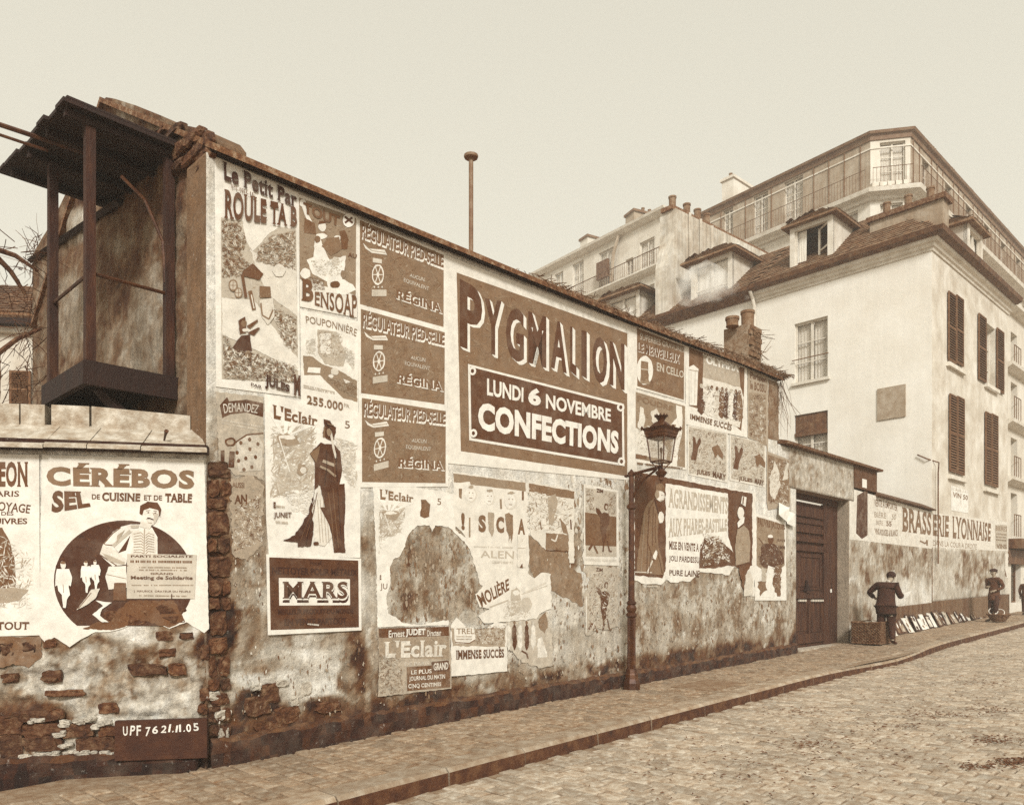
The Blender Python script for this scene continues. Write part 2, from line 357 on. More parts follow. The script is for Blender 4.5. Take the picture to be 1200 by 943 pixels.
# ------------------------------------------------------------------ stained wall builder
def interp(pts):
    def f(x):
        if x <= pts[0][0]: return pts[0][1]
        for (a, p), (b, q) in zip(pts, pts[1:]):
            if x <= b: return p + (q - p) * (x - a) / (b - a)
        return pts[-1][1]
    return f
def pxline(pl, pts): return interp(sorted(pl.uv(x, y) for x, y in pts))
def sstep(a, b, x): t = max(0, min(1, (x - a) / (b - a))); return t * t * (3 - 2 * t)
def tone_field(base, blobs, warp=14, grain=.12, gs=3.5, patch=1.0):
    def f(p, px, py):
        wx = fnoise(p.x * 2.2, p.y * 2.2, p.z * 2.2) * warp; wy = fnoise(p.x * 2.2 + 9, p.y * 2.2, p.z * 2.2) * warp
        t = base(px, py) if callable(base) else base
        for cx, cy, rx, ry, tn, st in blobs:
            q = math.hypot((px + wx - cx) / rx, (py + wy - cy) / ry)
            if q < 1.25: t += (tn - t) * st * (1 - sstep(.75, 1.2, q))
        t += fnoise(p.x * gs, p.y * gs, p.z * gs) * grain + fnoise(p.x * gs * 5, p.y * gs * 5, p.z * gs * 4) * grain * .55
        if t < .74:
            q1 = fnoise(p.x * 1.9 + 7, p.y * 1.9, p.z * 2.3 + 3, 6); q2 = fnoise(p.x * 2.6, p.y * 2.6 + 5, p.z * 2.1 + 9, 6); wr_ = sstep(.74, .6, t) * patch
            t += wr_ * (.17 * sstep(.16, .21, q1) - .15 * sstep(.18, .23, q2) + .12 * sstep(.30, .33, fnoise(p.x * 6, p.y * 6, p.z * 3, 5)))
        return max(.04, min(.97, t))
    return f
def gridwall(name, pl, s0, s1, zb, zt, step, tone, disp=None, thick=.4, mat=None, parent=None):
    ni = max(1, int(abs(s1 - s0) / step)); nj = max(1, int((zt((s0 + s1) / 2) - zb((s0 + s1) / 2)) / step)); mb = MB(); vs = []; tn = []
    for i in range(ni + 1):
        s = s0 + (s1 - s0) * i / ni; a, b = zb(s), zt(s)
        for j in range(nj + 1):
            z = a + (b - a) * j / nj; p = pl.P(s, z, 0); px, py = proj(p)
            o = -disp(px, py, p) if disp and 0 < i < ni and 0 < j < nj else 0
            vs.append(pl.P(s, z, o)); tn.append(round(tone(p, px, py), 2))
    m = nj + 1; mb.v = [tuple(v) for v in vs]
    for i in range(ni):
        for j in range(nj):
            q = (i * m + j, (i + 1) * m + j, (i + 1) * m + j + 1, i * m + j + 1); mb.f.append(q); mb.t.append(tuple(tn[k] for k in q)); mb.m.append(0)
    edge = [i * m for i in range(ni + 1)] + [ni * m + j for j in range(1, m)] + [i * m + nj for i in range(ni - 1, -1, -1)] + [j for j in range(nj - 1, 0, -1)]
    back = [Vector(vs[k]) - Vector((pl.n.x, pl.n.y, 0)) * thick for k in edge]; o = len(mb.v); mb.v += [tuple(b) for b in back]; ne = len(edge)
    for k in range(ne):
        k2 = (k + 1) % ne; mb.f.append((edge[k2], edge[k], o + k, o + k2)); mb.t.append(.4); mb.m.append(0)
    mb.f.append(tuple(range(o, o + ne))); mb.t.append(.4); mb.m.append(0)
    return mb.build(name, mat or WALLM, parent, fix=False, smooth=True)

TOPPX = [(248, 181), (350, 223), (450, 264), (548, 303), (741, 381), (808, 406), (869, 429), (911, 446)]
mw_top = pxline(MW, TOPPX)
S911 = MW.uv(911, 480)[0]; S933 = MW.uv(933, 600)[0]; S995 = MW.uv(995, 600)[0]; S1092 = MW.uv(1092, 600)[0]
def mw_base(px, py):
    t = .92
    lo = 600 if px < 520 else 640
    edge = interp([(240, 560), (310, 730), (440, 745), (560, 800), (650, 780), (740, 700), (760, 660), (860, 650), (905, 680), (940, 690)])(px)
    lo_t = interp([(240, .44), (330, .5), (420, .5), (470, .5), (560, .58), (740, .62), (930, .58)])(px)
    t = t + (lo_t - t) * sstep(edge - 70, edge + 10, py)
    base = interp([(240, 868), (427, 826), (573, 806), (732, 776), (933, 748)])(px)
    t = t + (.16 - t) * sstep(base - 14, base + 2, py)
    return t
MWB = [(258, 690, 19, 190, .17, .9), (290, 640, 28, 90, .42, .8), (300, 575, 20, 60, .5, .5), (350, 790, 85, 38, .88, .95), (300, 775, 50, 16, .35, .6), (420, 790, 18, 50, .28, .8), (262, 830, 22, 26, .8, .6), (310, 838, 36, 26, .12, .95), (385, 830, 26, 14, .25, .9),
       (434, 640, 9, 95, .82, .8), (480, 640, 60, 60, .52, .9), (520, 670, 62, 62, .50, .8), (470, 690, 18, 60, .34, .7), (510, 630, 40, 16, .62, .6), (590, 690, 50, 40, .62, .6), (560, 720, 22, 14, .74, .7), (640, 730, 60, 50, .78, .7), (700, 740, 40, 40, .72, .7), (690, 795, 60, 8, .5, .7), (600, 800, 50, 10, .5, .7),
       (640, 650, 30, 30, .52, .8), (665, 640, 28, 26, .46, .8), (780, 720, 40, 40, .60, .6), (850, 700, 50, 40, .56, .7), (885, 720, 30, 30, .64, .7), (775, 780, 40, 10, .3, .8), (900, 735, 26, 22, .6, .7), (922, 660, 9, 70, .72, .7), (830, 640, 26, 24, .6, .6), (770, 740, 16, 30, .7, .5), (700, 600, 22, 30, .6, .5),
       (500, 815, 60, 14, .25, .8), (470, 770, 30, 30, .5, .6), (250, 500, 10, 40, .55, .5), (735, 610, 20, 60, .7, .5)]
def mw_disp(px, py, p):
    a = interp([(240, .05), (300, .035), (440, .02), (930, .012)])(px) * sstep(700, 780, py)
    if px < 300: a = max(a, .045 * sstep(275, 255, px) * sstep(520, 560, py))
    if a <= 0: return 0
    return a * max(0, min(1, .5 + 1.1 * fnoise(p.x * 5, p.y * 5, p.z * 6)))
wall = thing('poster_wall', 'long plastered wall covered in pasted posters, with crumbling stones at its foot', 'wall', MW.P(U0, gz(U0)))
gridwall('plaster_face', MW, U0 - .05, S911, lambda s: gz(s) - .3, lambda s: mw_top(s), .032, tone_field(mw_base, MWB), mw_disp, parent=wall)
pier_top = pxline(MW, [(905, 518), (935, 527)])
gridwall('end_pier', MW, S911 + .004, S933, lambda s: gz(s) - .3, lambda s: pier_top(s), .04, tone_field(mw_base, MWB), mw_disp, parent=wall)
# projecting base course, broken edges
def base_course(pl, parent, ln, h, off, dark, name='base_course', step=.09, seed=1, gzf=None):
    rr = random.Random(seed); mb = MB(); prev = None; s = ln[0]; vs = []; tn = []
    while s < ln[1]:
        g = gzf(s) if gzf else gz(s); hh = h(s) if callable(h) else h
        ring = [(off + rr.uniform(-.01, .01), g - .2), (off + rr.uniform(-.012, .012), g + .02), (off + rr.uniform(-.015, .01), g + hh * .5), (off - .01 + rr.uniform(-.02, .015), g + hh - .03 + rr.uniform(-.02, .02)), (off * .5, g + hh + rr.uniform(-.02, .02)), (-.02, g + hh + rr.uniform(0, .03))]
        vs.append([pl.P(s + rr.uniform(-.02, .02), z, o) for o, z in ring]); s += step
    m = 6; mb.v = [tuple(p) for r_ in vs for p in r_]
    for i in range(len(vs) - 1):
        for j in range(m - 1):
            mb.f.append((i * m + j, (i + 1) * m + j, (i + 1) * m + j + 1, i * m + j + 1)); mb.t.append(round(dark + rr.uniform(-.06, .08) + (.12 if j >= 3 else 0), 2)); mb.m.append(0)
    mb.f.append(tuple(range(m))); mb.t.append(dark); mb.m.append(0); mb.f.append(tuple(range((len(vs) - 1) * m, len(vs) * m))[::-1]); mb.t.append(dark); mb.m.append(0)
    return mb.build(name, WALLM, parent, smooth=False, fix=False)
base_course(MW, wall, (U0 - .02, S933), lambda s: .24 - .05 * sstep(4, 12, s), .07, .14)
# loose stones showing where the render has gone
def pillow(pl, px, py, rx, ry, rr, proud=.03, sq=.5, off=0):
    q, z = pl.uv(px, py); q1, _ = pl.uv(px + rx, py); _, z1 = pl.uv(px, py - ry); a, b = abs(q1 - q), abs(z1 - z); N = 12; out = []
    vs = []
    for ring, (sc_, of) in enumerate(((1.0, -.03), (.98, proud * .6), (.72, proud))):
        for k in range(N):
            t = 2 * math.pi * k / N + .35; r_ = (abs(math.cos(t)) ** 9 + abs(math.sin(t)) ** 9) ** (-1 / 9)
            if ring == 0: out.append(rr.uniform(.82, 1.06) * r_)
            vs.append(pl.P(q + a * math.cos(t) * out[k] * sc_, z + b * math.sin(t) * out[k] * sc_, off + of + (rr.uniform(-.012, .012) if ring else 0)))
    fs = [(r_ * N + k, r_ * N + (k + 1) % N, (r_ + 1) * N + (k + 1) % N, (r_ + 1) * N + k) for r_ in range(2) for k in range(N)] + [tuple(range(2 * N, 3 * N))]
    return vs, fs
def stones(pl, parent, lst, seed=2, mat=RUBBLE, proud=.009):
    rr = random.Random(seed)
    for px, py, rx, ry in lst:
        mb = MB(); mb.add(*pillow(pl, px, py, rx, ry, rr, proud * rr.uniform(.6, 1.2))); mb.build('stone', mat, parent)
qs = []; rr = random.Random(11); y = 540
while y < 852:
    h = rr.uniform(6, 15); sp = rr.random() < .45; x0 = 257; w_ = rr.uniform(10, 14)
    if sp: f_ = rr.uniform(-4, 4); qs += [(250 + f_ / 2, y + h, 6 + f_ / 2, h * rr.uniform(.8, 1)), (264 + f_ / 2, y + h, 6.5 - f_ / 2, h * rr.uniform(.8, 1))]
    else: qs.append((x0 + rr.uniform(-2, 4), y + h, w_, h))
    y += 2 * h + rr.uniform(.2, 1.2)
stones(MW, wall, qs + [(302, 826, 16, 13), (318, 812, 11, 12), (336, 838, 16, 11), (318, 850, 20, 7), (385, 828, 15, 7), (278, 868, 22, 7), (340, 862, 24, 6), (390, 848, 22, 6)], 4)
# ------------------------------------------------------------------ low left wall
ra = lambda s: (LW.P(s, 0).to_2d()).dot(d)
lwg = lambda s: gz(ra(s))
lw_top = pxline(LW, [(-60, 526), (0, 526), (240, 530)])
LWB = [(120, 640, 130, 108, .9, 1), (120, 770, 140, 26, .50, .9), (60, 730, 45, 20, .45, .8), (200, 715, 45, 22, .32, .7), (130, 810, 120, 34, .62, .9), (180, 830, 70, 22, .75, .7), (30, 850, 70, 30, .2, .85), (90, 870, 60, 18, .25, .8), (120, 838, 30, 12, .8, .7), (60, 878, 60, 5, .85, .7), (110, 872, 40, 5, .85, .7), (236, 790, 8, 60, .18, .9), (160, 805, 70, 10, .7, .6)]
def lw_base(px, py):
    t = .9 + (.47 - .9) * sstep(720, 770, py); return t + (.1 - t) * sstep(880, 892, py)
def lw_disp(px, py, p):
    a = .06 * sstep(735, 790, py)
    return a * max(0, min(1, .45 + 1.0 * fnoise(p.x * 5, p.y * 5, p.z * 6) + .5 * fnoise(p.x * 16, p.y * 16, p.z * 18))) if a > 0 else 0
lwall = thing('low_wall', 'low rubble wall with a sloping slab coping, at the left of the long poster wall', 'wall', LW.P(-1.5, lwg(-1.5)))
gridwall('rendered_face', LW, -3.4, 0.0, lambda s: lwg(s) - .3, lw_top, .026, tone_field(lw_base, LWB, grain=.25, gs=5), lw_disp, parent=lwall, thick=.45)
base_course(LW, lwall, (-3.4, .0), .17, .10, .09, seed=8, gzf=lwg)
sc5 = lambda X, Y, a, b: (X / 3.585, 680 + Y / 3.585, a / 3.585, b / 3.585)
stones(LW, lwall, [sc5(*q) for q in [(578, 150, 50, 38), (712, 140, 72, 44), (468, 152, 36, 34), (690, 232, 38, 22), (785, 232, 32, 16), (615, 374, 84, 28), (743, 374, 40, 28), (215, 403, 44, 28), (702, 303, 42, 20), (275, 475, 84, 16), (452, 535, 46, 24), (150, 568, 110, 26), (330, 630, 76, 30), (455, 632, 46, 24),
    (400, 688, 100, 32), (180, 630, 90, 34), (180, 685, 90, 32), (30, 610, 70, 50), (45, 700, 52, 62), (235, 560, 36, 24), (210, 262, 30, 20), (860, 300, 20, 34), (860, 480, 22, 30), (850, 540, 22, 24), (40, 410, 38, 20),
    (120, 280, 34, 26), (30, 290, 32, 30)]], 6)
# light mortar lumps
rr = random.Random(4); mb = MB()
for q in [(120, 742), (180, 738), (240, 730), (300, 735), (350, 722), (400, 728), (460, 724), (260, 600), (285, 690), (380, 580), (410, 610), (150, 590), (250, 640), (330, 590), (300, 720), (440, 600)]:
    for _ in range(3):
        X, Y, a, b = sc5(q[0] + rr.uniform(-20, 20), q[1] + rr.uniform(-8, 8), rr.uniform(14, 26), rr.uniform(6, 12)); mb.add(*pillow(LW, X, Y, a, b, rr, .028), tone=.76)
for X, Y in ((258, 838), (262, 860), (345, 822), (300, 806), (330, 800), (360, 806), (250, 815)):
    mb.add(*pillow(MW, X, Y, rr.uniform(5, 9), rr.uniform(3, 8), rr, .014), tone=.74)
mb.build('mortar', WALLM, lwall, kind='stuff')
# coping: dark drip edge, sloping pale slabs, upper row of slabs
cz_ = lambda y: LW.uv(100, y)[1]
z526, z512 = cz_(526), cz_(520)
mb = MB(); mb.pbox(LW, -3.4, .02, z526 - .01, z512 + .03, -.4, .10, .12, z2=lw_top(0) - .02, z3=lw_top(0) + .05); mb.build('drip_edge', WALLM, lwall)
SLABM = tone_mat('coping_slab', .50, .82, scale=9, bump=.6, bscale=50, streak=.12)
qa = [LW.uv(x, 500)[0] for x in (-60, 25, 58, 108, 170, 247)]
zA = LW.uv(100, 521.7, .12)[1]; zB = LW.uv(100, 499, -.25)[1]; rr = random.Random(1)
for i, (a, b) in enumerate(zip([-3.4] + qa[2:5], qa[2:6])):
    a += .004; b -= .004; e = -.16 if i == 3 else 0; mb = MB()
    j = rr.uniform(-.006, .006)
    mb.hexa([LW.P(a, zA - .03 + j, .13), LW.P(b, zA - .03 + j, .13), LW.P(b + e, zB - .03, -.25), LW.P(a, zB - .03, -.25), LW.P(a, zA + j, .13), LW.P(b, zA + j, .13), LW.P(b + e, zB, -.25), LW.P(a, zB, -.25)])
    mb.build('coping_slab', SLABM, lwall)
for (x0, y0, x1, y1, yb0, yb1) in ((-60, 472, 24, 474, 492, 493), (26, 474, 54, 475, 493, 494), (62, 475, 106, 477, 494, 495), (109, 477, 224, 488, 496, 499)):
    mb = MB(); q0, t0 = LW.uv(x0, y0, -.26); q1, t1 = LW.uv(x1, y1, -.26); _, b0 = LW.uv(x0, yb0 + 4, -.26); _, b1 = LW.uv(x1, yb1 + 4, -.26)
    mb.pbox(LW, q0, q1, b0 - .06, t0, -.42, -.23 + rr.uniform(-.01, .01), z2=b1 - .06, z3=t1); mb.build('top_slab', SLABM, lwall)
mb = MB(); mb.pbox(LW, -3.4, -.1, zB - .25, zB - .01, -.44, -.24, .12); mb.build('coping_bed', WALLM, lwall)
mb = MB(); p = LW.P_px(192, 518, -.02); mb.tube([p, p + Vector((.04, -.06, .05)), p + Vector((.07, -.1, .08))], [.008, .01, .02], 6); mb.build('iron_hook', IRON, lwall)

# ------------------------------------------------------------------ gable end
GTOP = [(248, 163), (240, 152), (222, 148), (205, 147), (190, 136), (160, 124), (135, 116), (124, 114), (119, 121), (113, 138), (95, 190), (76, 229), (60, 262), (48, 281), (39, 298)]
g_top = pxline(GW, GTOP); SG = GW.uv(38, 400)[0]
def g_base(px, py): return .40 if py > 250 else .32  # darker zone under the canopy: its shade painted into the base tone
GB = [(228, 170, 26, 34, .22, .9), (205, 150, 30, 12, .40, .6), (150, 130, 20, 12, .6, .6), (190, 160, 26, 12, .45, .7), (170, 380, 30, 70, .56, .6), (165, 400, 30, 40, .60, .6), (225, 330, 13, 140, .44, .7), (243, 350, 5, 150, .66, .8), (233, 400, 8, 60, .40, .6), (90, 265, 18, 22, .78, .85), (66, 270, 12, 30, .4, .7), (85, 370, 20, 50, .62, .7), (130, 340, 25, 30, .3, .6), (50, 400, 9, 80, .44, .8), (120, 370, 14, 60, .42, .6), (225, 470, 20, 24, .4, .6)]  # pale blobs at lower right paint the lit part beyond the canopy's shadow
gridwall('gable_face', GW, SG, -.02, lambda s: 2.0, g_top, .04, tone_field(g_base, GB, warp=10, grain=.13, gs=5, patch=.45), lambda px, py, p: .035 * max(0, fnoise(p.x * 4, p.y * 4, p.z * 4) + .3), .34, parent=wall)
mb = MB(); rr = random.Random(9)
for x, y, a, b in [(x, y + 7, a, b * .8) for x, y, a, b in [(226, 158, 16, 10), (214, 168, 12, 12), (238, 165, 12, 12), (240, 180, 11, 10), (225, 180, 12, 9), (212, 188, 9, 8), (232, 196, 12, 8), (205, 150, 12, 6), (190, 150, 9, 6)]]:
    mb2 = MB(); mb2.add(*pillow(GW, x, y, a * .92, b, rr, .045)); mb2.build('stone', RUBBLE, wall)
mb = MB(); a = GW.P_px(36, 305, .03); b = GW.P_px(140, 235, .03); mb.tube([a, b], .045, 4); mb.build('gable_beam', BLACKW, wall)
# balcony
def at_uv(u, v, z): return UV(u, v, z)
vR = 7.51; vL = 8.587; uF = 2.343; zF = CZ + (HY - 424) / F * UV(uF, vR).y
mb = MB()
def ubox(mb, u0, u1, v0, v1, z0, z1, **k): return mb.hexa([UV(u0, v0, z0), UV(u1, v0, z0), UV(u1, v1, z0), UV(u0, v1, z0), UV(u0, v0, z1), UV(u1, v0, z1), UV(u1, v1, z1), UV(u0, v1, z1)], **k)
ubox(mb, uF - .06, U0 + .02, vR - .06, vL + .06, zF - .05, zF)
ubox(mb, uF - .08, uF - .02, vR - .08, vL + .08, zF - .22, zF - .02); ubox(mb, uF - .02, U0, vR - .08, vR - .02, zF - .22, zF - .02); ubox(mb, uF - .02, U0, vL + .02, vL + .08, zF - .22, zF - .02)
balc = mb.build('balcony', BLACKW, wall)
nb = 6
for i in range(nb):
    v0 = vR - .01 + (vL - vR + .02) * i / nb; mb = MB(); ubox(mb, uF - .01, U0 - .01, v0 + .006, v0 + (vL - vR) / nb - .004, zF - .09, zF - .055); mb.build('floor_board', BLACKW, balc)
for vv in (vR + .1, vL - .1):
    mb = MB(); mb.tube([UV(U0, vv, zF - .75), UV(U0 - .2, vv, zF - .62), UV(U0 - .5, vv, zF - .35), UV(uF + .1, vv, zF - .20)], [.05, .06, .06, .05], 6); mb.build('bracket', BLACKW, balc)
def can_z(v): return CZ + 4.20 + (v - 7.4) * .07
for u_, v_ in ((uF, vR), (uF, vL), (U0 - .05, vR)):
    mb = MB(); ubox(mb, u_ - .04, u_ + .04, v_ - .04, v_ + .04, zF - .18, can_z(v_) - .05); mb.build('post', WOOD, balc)
for a, b in (((uF, vR), (U0 - .05, vR)), ((uF, vR), (uF, vL))):
    mb = MB(); z = zF + .80; mb.tube([UV(*a, z), UV(*b, z)], .017, 6); mb.build('handrail', IRON, balc)
mb = MB(); mb.tube([UV(U0 - .08, vR, zF + .9), UV(U0 - .1, vR + .02, zF + 1.3), UV(U0 - .25, vR + .05, zF + 1.65), UV(U0 - .45, vR + .1, zF + 1.82)], .016, 6); mb.build('curved_brace', IRON, balc)
# canopy
uc0, vc0, vc1 = 2.09, 7.36, 9.45; nb = 9; rr = random.Random(12)
for i in range(nb):
    v0 = vc0 + (vc1 - vc0) * i / nb; v1 = vc0 + (vc1 - vc0) * (i + 1) / nb; j = rr.uniform(-.03, .03); mb = MB(); zz = rr.uniform(0, .012)
    ps = [UV(uc0 + j, v0 + .003, can_z(v0) + zz), UV(U0 + .05, v0 + .003, can_z(v0) + zz), UV(U0 + .05, v1 - .003, can_z(v1) + zz), UV(uc0 + j, v1 - .003, can_z(v1) + zz)]
    mb.hexa(ps + [p + Vector((0, 0, .035)) for p in ps]); mb.build('canopy_board', BLACKW, balc)
mb = MB(); ps = [UV(uc0 + .03, vc0 + .01, can_z(vc0) + .05), UV(U0 + .05, vc0 + .01, can_z(vc0) + .05), UV(U0 + .05, vc1 - .02, can_z(vc1) + .05), UV(uc0 + .03, vc1 - .02, can_z(vc1) + .05)]
mb.hexa(ps + [p + Vector((0, 0, .02)) for p in ps]); mb.build('canopy_skin', BLACKW, balc)
for v_ in (vc0 + .12, 8.0, 8.6, 9.2):
    mb = MB(); ubox(mb, uc0 + .04, U0, v_ - .03, v_ + .03, can_z(v_) - .07, can_z(v_) - .003); mb.build('canopy_beam', BLACKW, balc)
mb = MB(); z1 = CZ + 3.9
mb.tube([UV(.6, 8.6, can_z(8) + .10), UV(1.6, 8.3, can_z(8) + .02), UV(2.5, 8.1, can_z(8) - .04)], .022, 6); mb.tube([UV(.6, 8.6, can_z(8) - .02), UV(1.5, 8.35, can_z(8) - .05), UV(2.2, 8.2, can_z(8) - .1)], .014, 6)
mb.build('stay_rod', IRON, balc)

# ------------------------------------------------------------------ roof of the long building
TAN = .585
def roof_z(s, v): return mw_top(s) + .06 + (v - (D - .14)) * TAN
VR = 9.45; ev = MB(); ss = [U0 - .04 + (S911 + .1 - U0) * i / 40 for i in range(41)]
vs = []; 
for s in ss:
    for v in (D - .12, VR, 12.2): z = roof_z(s, min(v, VR)) - .03 - max(0, v - VR) * .7; vs += [UV(s, v, z), UV(s, v, z - .06)]
m = 6
for i in range(40):
    for a, b in ((0, 2), (2, 4)): ev.f += [(i * m + a, i * m + b, (i + 1) * m + b, (i + 1) * m + a), (i * m + a + 1, (i + 1) * m + a + 1, (i + 1) * m + b + 1, i * m + b + 1)]
    ev.f += [(i * m, (i + 1) * m, (i + 1) * m + 1, i * m + 1)]
ev.f += [(0, 1, 3, 2), (2, 3, 5, 4), (240, 242, 243, 241), (242, 244, 245, 243)]
ev.v = [tuple(p) for p in vs]; ev.t = [.3] * len(ev.f); ev.m = [0] * len(ev.f); roof = ev.build('roof', TILE, wall)
mb = MB(); k_ = 24
for i in range(k_):
    a = U0 - .02 + (S911 + .08 - U0) * i / k_; b = U0 - .02 + (S911 + .08 - U0) * (i + 1) / k_; mb.pbox(MW, a, b, mw_top(a) + .004, mw_top(a) + .03, -.05, .065, z2=mw_top(b) + .004, z3=mw_top(b) + .03)
mb.build('eaves_board', BLACKW, wall)
rr = random.Random(21); tm = []
for k in range(4):
    q = MB(); w_, l, t = .098, .16, .017
    vv = [(x + rr.uniform(-.008, .008), y + rr.uniform(-.012, .012), z + (.012 if abs(x) < .01 else 0) + rr.uniform(-.003, .003)) for z in (-t, t) for y in (-l, l) for x in (-w_, 0, w_)]
    q.add(vv, [(0, 3, 4, 1), (1, 4, 5, 2), (6, 7, 10, 9), (7, 8, 11, 10), (0, 1, 7, 6), (1, 2, 8, 7), (3, 9, 10, 4), (4, 10, 11, 5), (0, 6, 9, 3), (2, 5, 11, 8)]); tm.append(q.mesh('roof_tile', TILE))
rz = math.atan2(d.y, d.x); rx = math.atan(TAN)
cnt = 0
for row in (0, 0, 1, 2, 3):
    s = U0 + .05 + (row % 2) * .1
    while s < S911 + .05:
        v = D - .02 + row * .2; wob = fnoise(s * .9, row * .3) * .03 + (.05 * sstep(9, 13, s) * (.6 + fnoise(s * 3, 1)))
        linkmesh('roof_tile', tm[rr.randrange(4)], roof, UV(s, v, roof_z(s, v) + .016 + wob + rr.uniform(-.02, .03) + (.035 if cnt > 60 and row == 0 else 0) + (.03 if row else 0)), (rx + rr.uniform(-.1, .1), rr.uniform(-.13, .13), rz + rr.uniform(-.16, .16))); s += .205; cnt += 1
# creeper and straw on the right half of the roof, hanging over its end
mb = MB(); rr = random.Random(31)
def strand(mb, p, dirv, l, r, nseg=3, sag=.5):
    pts = [p]; q = Vector(p); dv = Vector(dirv).normalized()
    for k in range(nseg):
        dv = (dv + Vector((rr.uniform(-.5, .5), rr.uniform(-.5, .5), rr.uniform(-.5, .3) - sag * .2))).normalized(); q = q + dv * l / nseg; pts.append(q.copy())
    mb.tube(pts, [r, r, r * .8, r * .5][:nseg + 1], 3, cap=False)
for k in range(1200):
    s = U0 + (S911 + .1 - U0) * (1 - rr.random() ** 1.9 * .62); v = D - .18 + rr.random() ** 2 * .7; h = .07 * sstep(10.5, 13.5, s) * rr.random() - .035
    strand(mb, UV(s, v, roof_z(s, v) + .03 + h), (d.x * rr.choice((-1, 1)), d.y * rr.choice((-1, 1)), rr.uniform(-.3, .02)), rr.uniform(.06, .2), rr.uniform(.003, .007), 2, 0)
for k in range(60):
    s = S911 + rr.uniform(-.1, .22); v = D - rr.uniform(-.3, .1)
    strand(mb, UV(s, v, mw_top(S911) + rr.uniform(-.1, .15)), (rr.uniform(-.1, .2), 0, -1), rr.uniform(.3, 1.3), rr.uniform(.003, .006), 3, .5)
meta(mb.build('dead_creeper', tone_mat('creeper_stem', .24, .56, scale=9, bump=0), fix=False, kind='stuff'), 'dry creeper and straw sprawling over the long wall roof and hanging at its right end', 'creeper')
# chimney stub with two pots near the right end
sC = MW.uv(866, 420)[0] ; vC = 7.35
k_ = (870 - CX) / F
for uu in [x * .01 for x in range(1000, 1700)]:
    p = UV(uu, vC)
    if p.x / p.y >= k_: sC = uu; break
pC = UV(sC, vC); zc = CZ + (HY - 386) / F * pC.y
ch = MB(); ubox(ch, sC - .30, sC + .30, vC - .25, vC + .25, roof_z(sC, vC) - .5, zc - .02)
chim = ch.build('chimney', tone_mat('old_brick_mortar', .36, .62, scale=10, bump=.8), wall)
rr = random.Random(8)
for z in range(6):
    for i in range(-2, 3):
        for sgn, vv in ((1, vC - .26),):
            mb = MB(); c0 = sC + i * .15 + (.07 if z % 2 else 0) - .03; z0 = zc - .62 + z * .105
            if c0 + .07 > sC + .31 or c0 - .07 < sC - .31: continue
            ubox(mb, c0 - .066, c0 + .066, vv - .02 - rr.uniform(0, .02), vv + .02, z0, z0 + .088); mb.build('brick', CLAY, chim)
mb = MB()
for k in range(30): strand(mb, UV(sC + rr.uniform(-.4, .4), vC - .27, zc - rr.uniform(0, .5)), (rr.uniform(-1, 1), 0, rr.uniform(-1, .5)), .3, .006, 2, 0)
mb.build('creeper', MATS['creeper_stem'], chim, kind='stuff', fix=False)
for px_, top, r_ in ((858, 372, .125), (876, 365, .13)):
    kk = (px_ - CX) / F; u_ = sC
    for uu in [sC - .8 + x * .005 for x in range(320)]:
        p = UV(uu, vC)
        if p.x / p.y >= kk: u_ = uu; break
    p = UV(u_, vC); zt = CZ + (HY - top) / F * p.y
    mb = MB(); mb.lathe((p.x, p.y, zc - .05), [(r_ * 1.0, 0), (r_ * .92, .06), (r_, zt - zc - .0), (r_ * 1.1, zt - zc), (r_ * 1.1, zt - zc + .05), (r_ * .75, zt - zc + .05), (r_ * .7, .1)], 14); mb.build('chimney_pot', CLAY, chim, smooth=False)
# tall stove pipe behind the wall
kk = (552 - CX) / F; Y = 8.2 / (-n.x * -kk + n.y) if False else 8.2 / (kk * n.x + n.y); pp = Vector((kk * Y, Y)); zt = CZ + (HY - 184) / F * Y
mb = MB(); mb.lathe((pp.x, pp.y, 0), [(.033, 4.5), (.033, 6.2), (.038, 6.21), (.038, 6.24), (.033, 6.25), (.033, zt - .02), (.10, zt - .015), (.105, zt), (.105, zt + .022), (.05, zt + .035), (.01, zt + .04)], 12)
meta(mb.build('stove_pipe', tone_mat('pipe_iron', .3, .5, scale=6, rough=.6, bump=.2), smooth=False), 'tall thin metal flue pipe with a cap, standing up behind the roof', 'pipe')

# ------------------------------------------------------------------ gateway
lt_top = pxline(MW, [(925, 523), (1030, 554)]); lt_bot = pxline(MW, [(925, 571), (995, 586)])
gate = thing('gateway', 'plastered gateway with a heavy lintel and a dark panelled wooden door', 'gateway', MW.P((S933 + S995) / 2, gz(16)))
sL0 = MW.uv(926, 540)[0]; sL1 = MW.uv(1025, 560)[0]; sLm = MW.uv(1000, 560)[0]
LT = tone_field(.76, [(960, 560, 40, 20, .64, .5), (930, 550, 8, 30, .5, .6), (1014, 560, 13, 22, .30, .95)], warp=6, grain=.16, gs=5)
gridwall('lintel', MW, S933 - .35, sLm, lambda s: lt_bot(s), lambda s: lt_top(s), .05, LT, None, .45, parent=gate).location = tuple(-Vector(worldloc(gate)) + Vector(worldloc(gate)) + Vector((n.x, n.y, 0)) * -.012)
mb = MB(); q0, t0 = MW.uv(1000, 545); q1, t1 = MW.uv(1026, 553); _, b0 = MW.uv(1000, 571); _, b1 = MW.uv(1026, 577)
mb.pbox(MW, q0, q1, b0, t0 + .02, -.4, .035, .30, z2=b1, z3=t1 + .02); db = mb.build('dark_end_block', WALLM, gate)
mb = MB(); mb.pbox(MW, *[MW.uv(x, 565)[0] for x in (1008.5, 1013.5)], MW.uv(1009, 571)[1], MW.uv(1009, 561)[1], .036, .045, .95); mb.build('number_plate', PRINT, gate)
mb = MB(); s_a, s_b = MW.uv(914, 517)[0], MW.uv(1028, 550)[0]
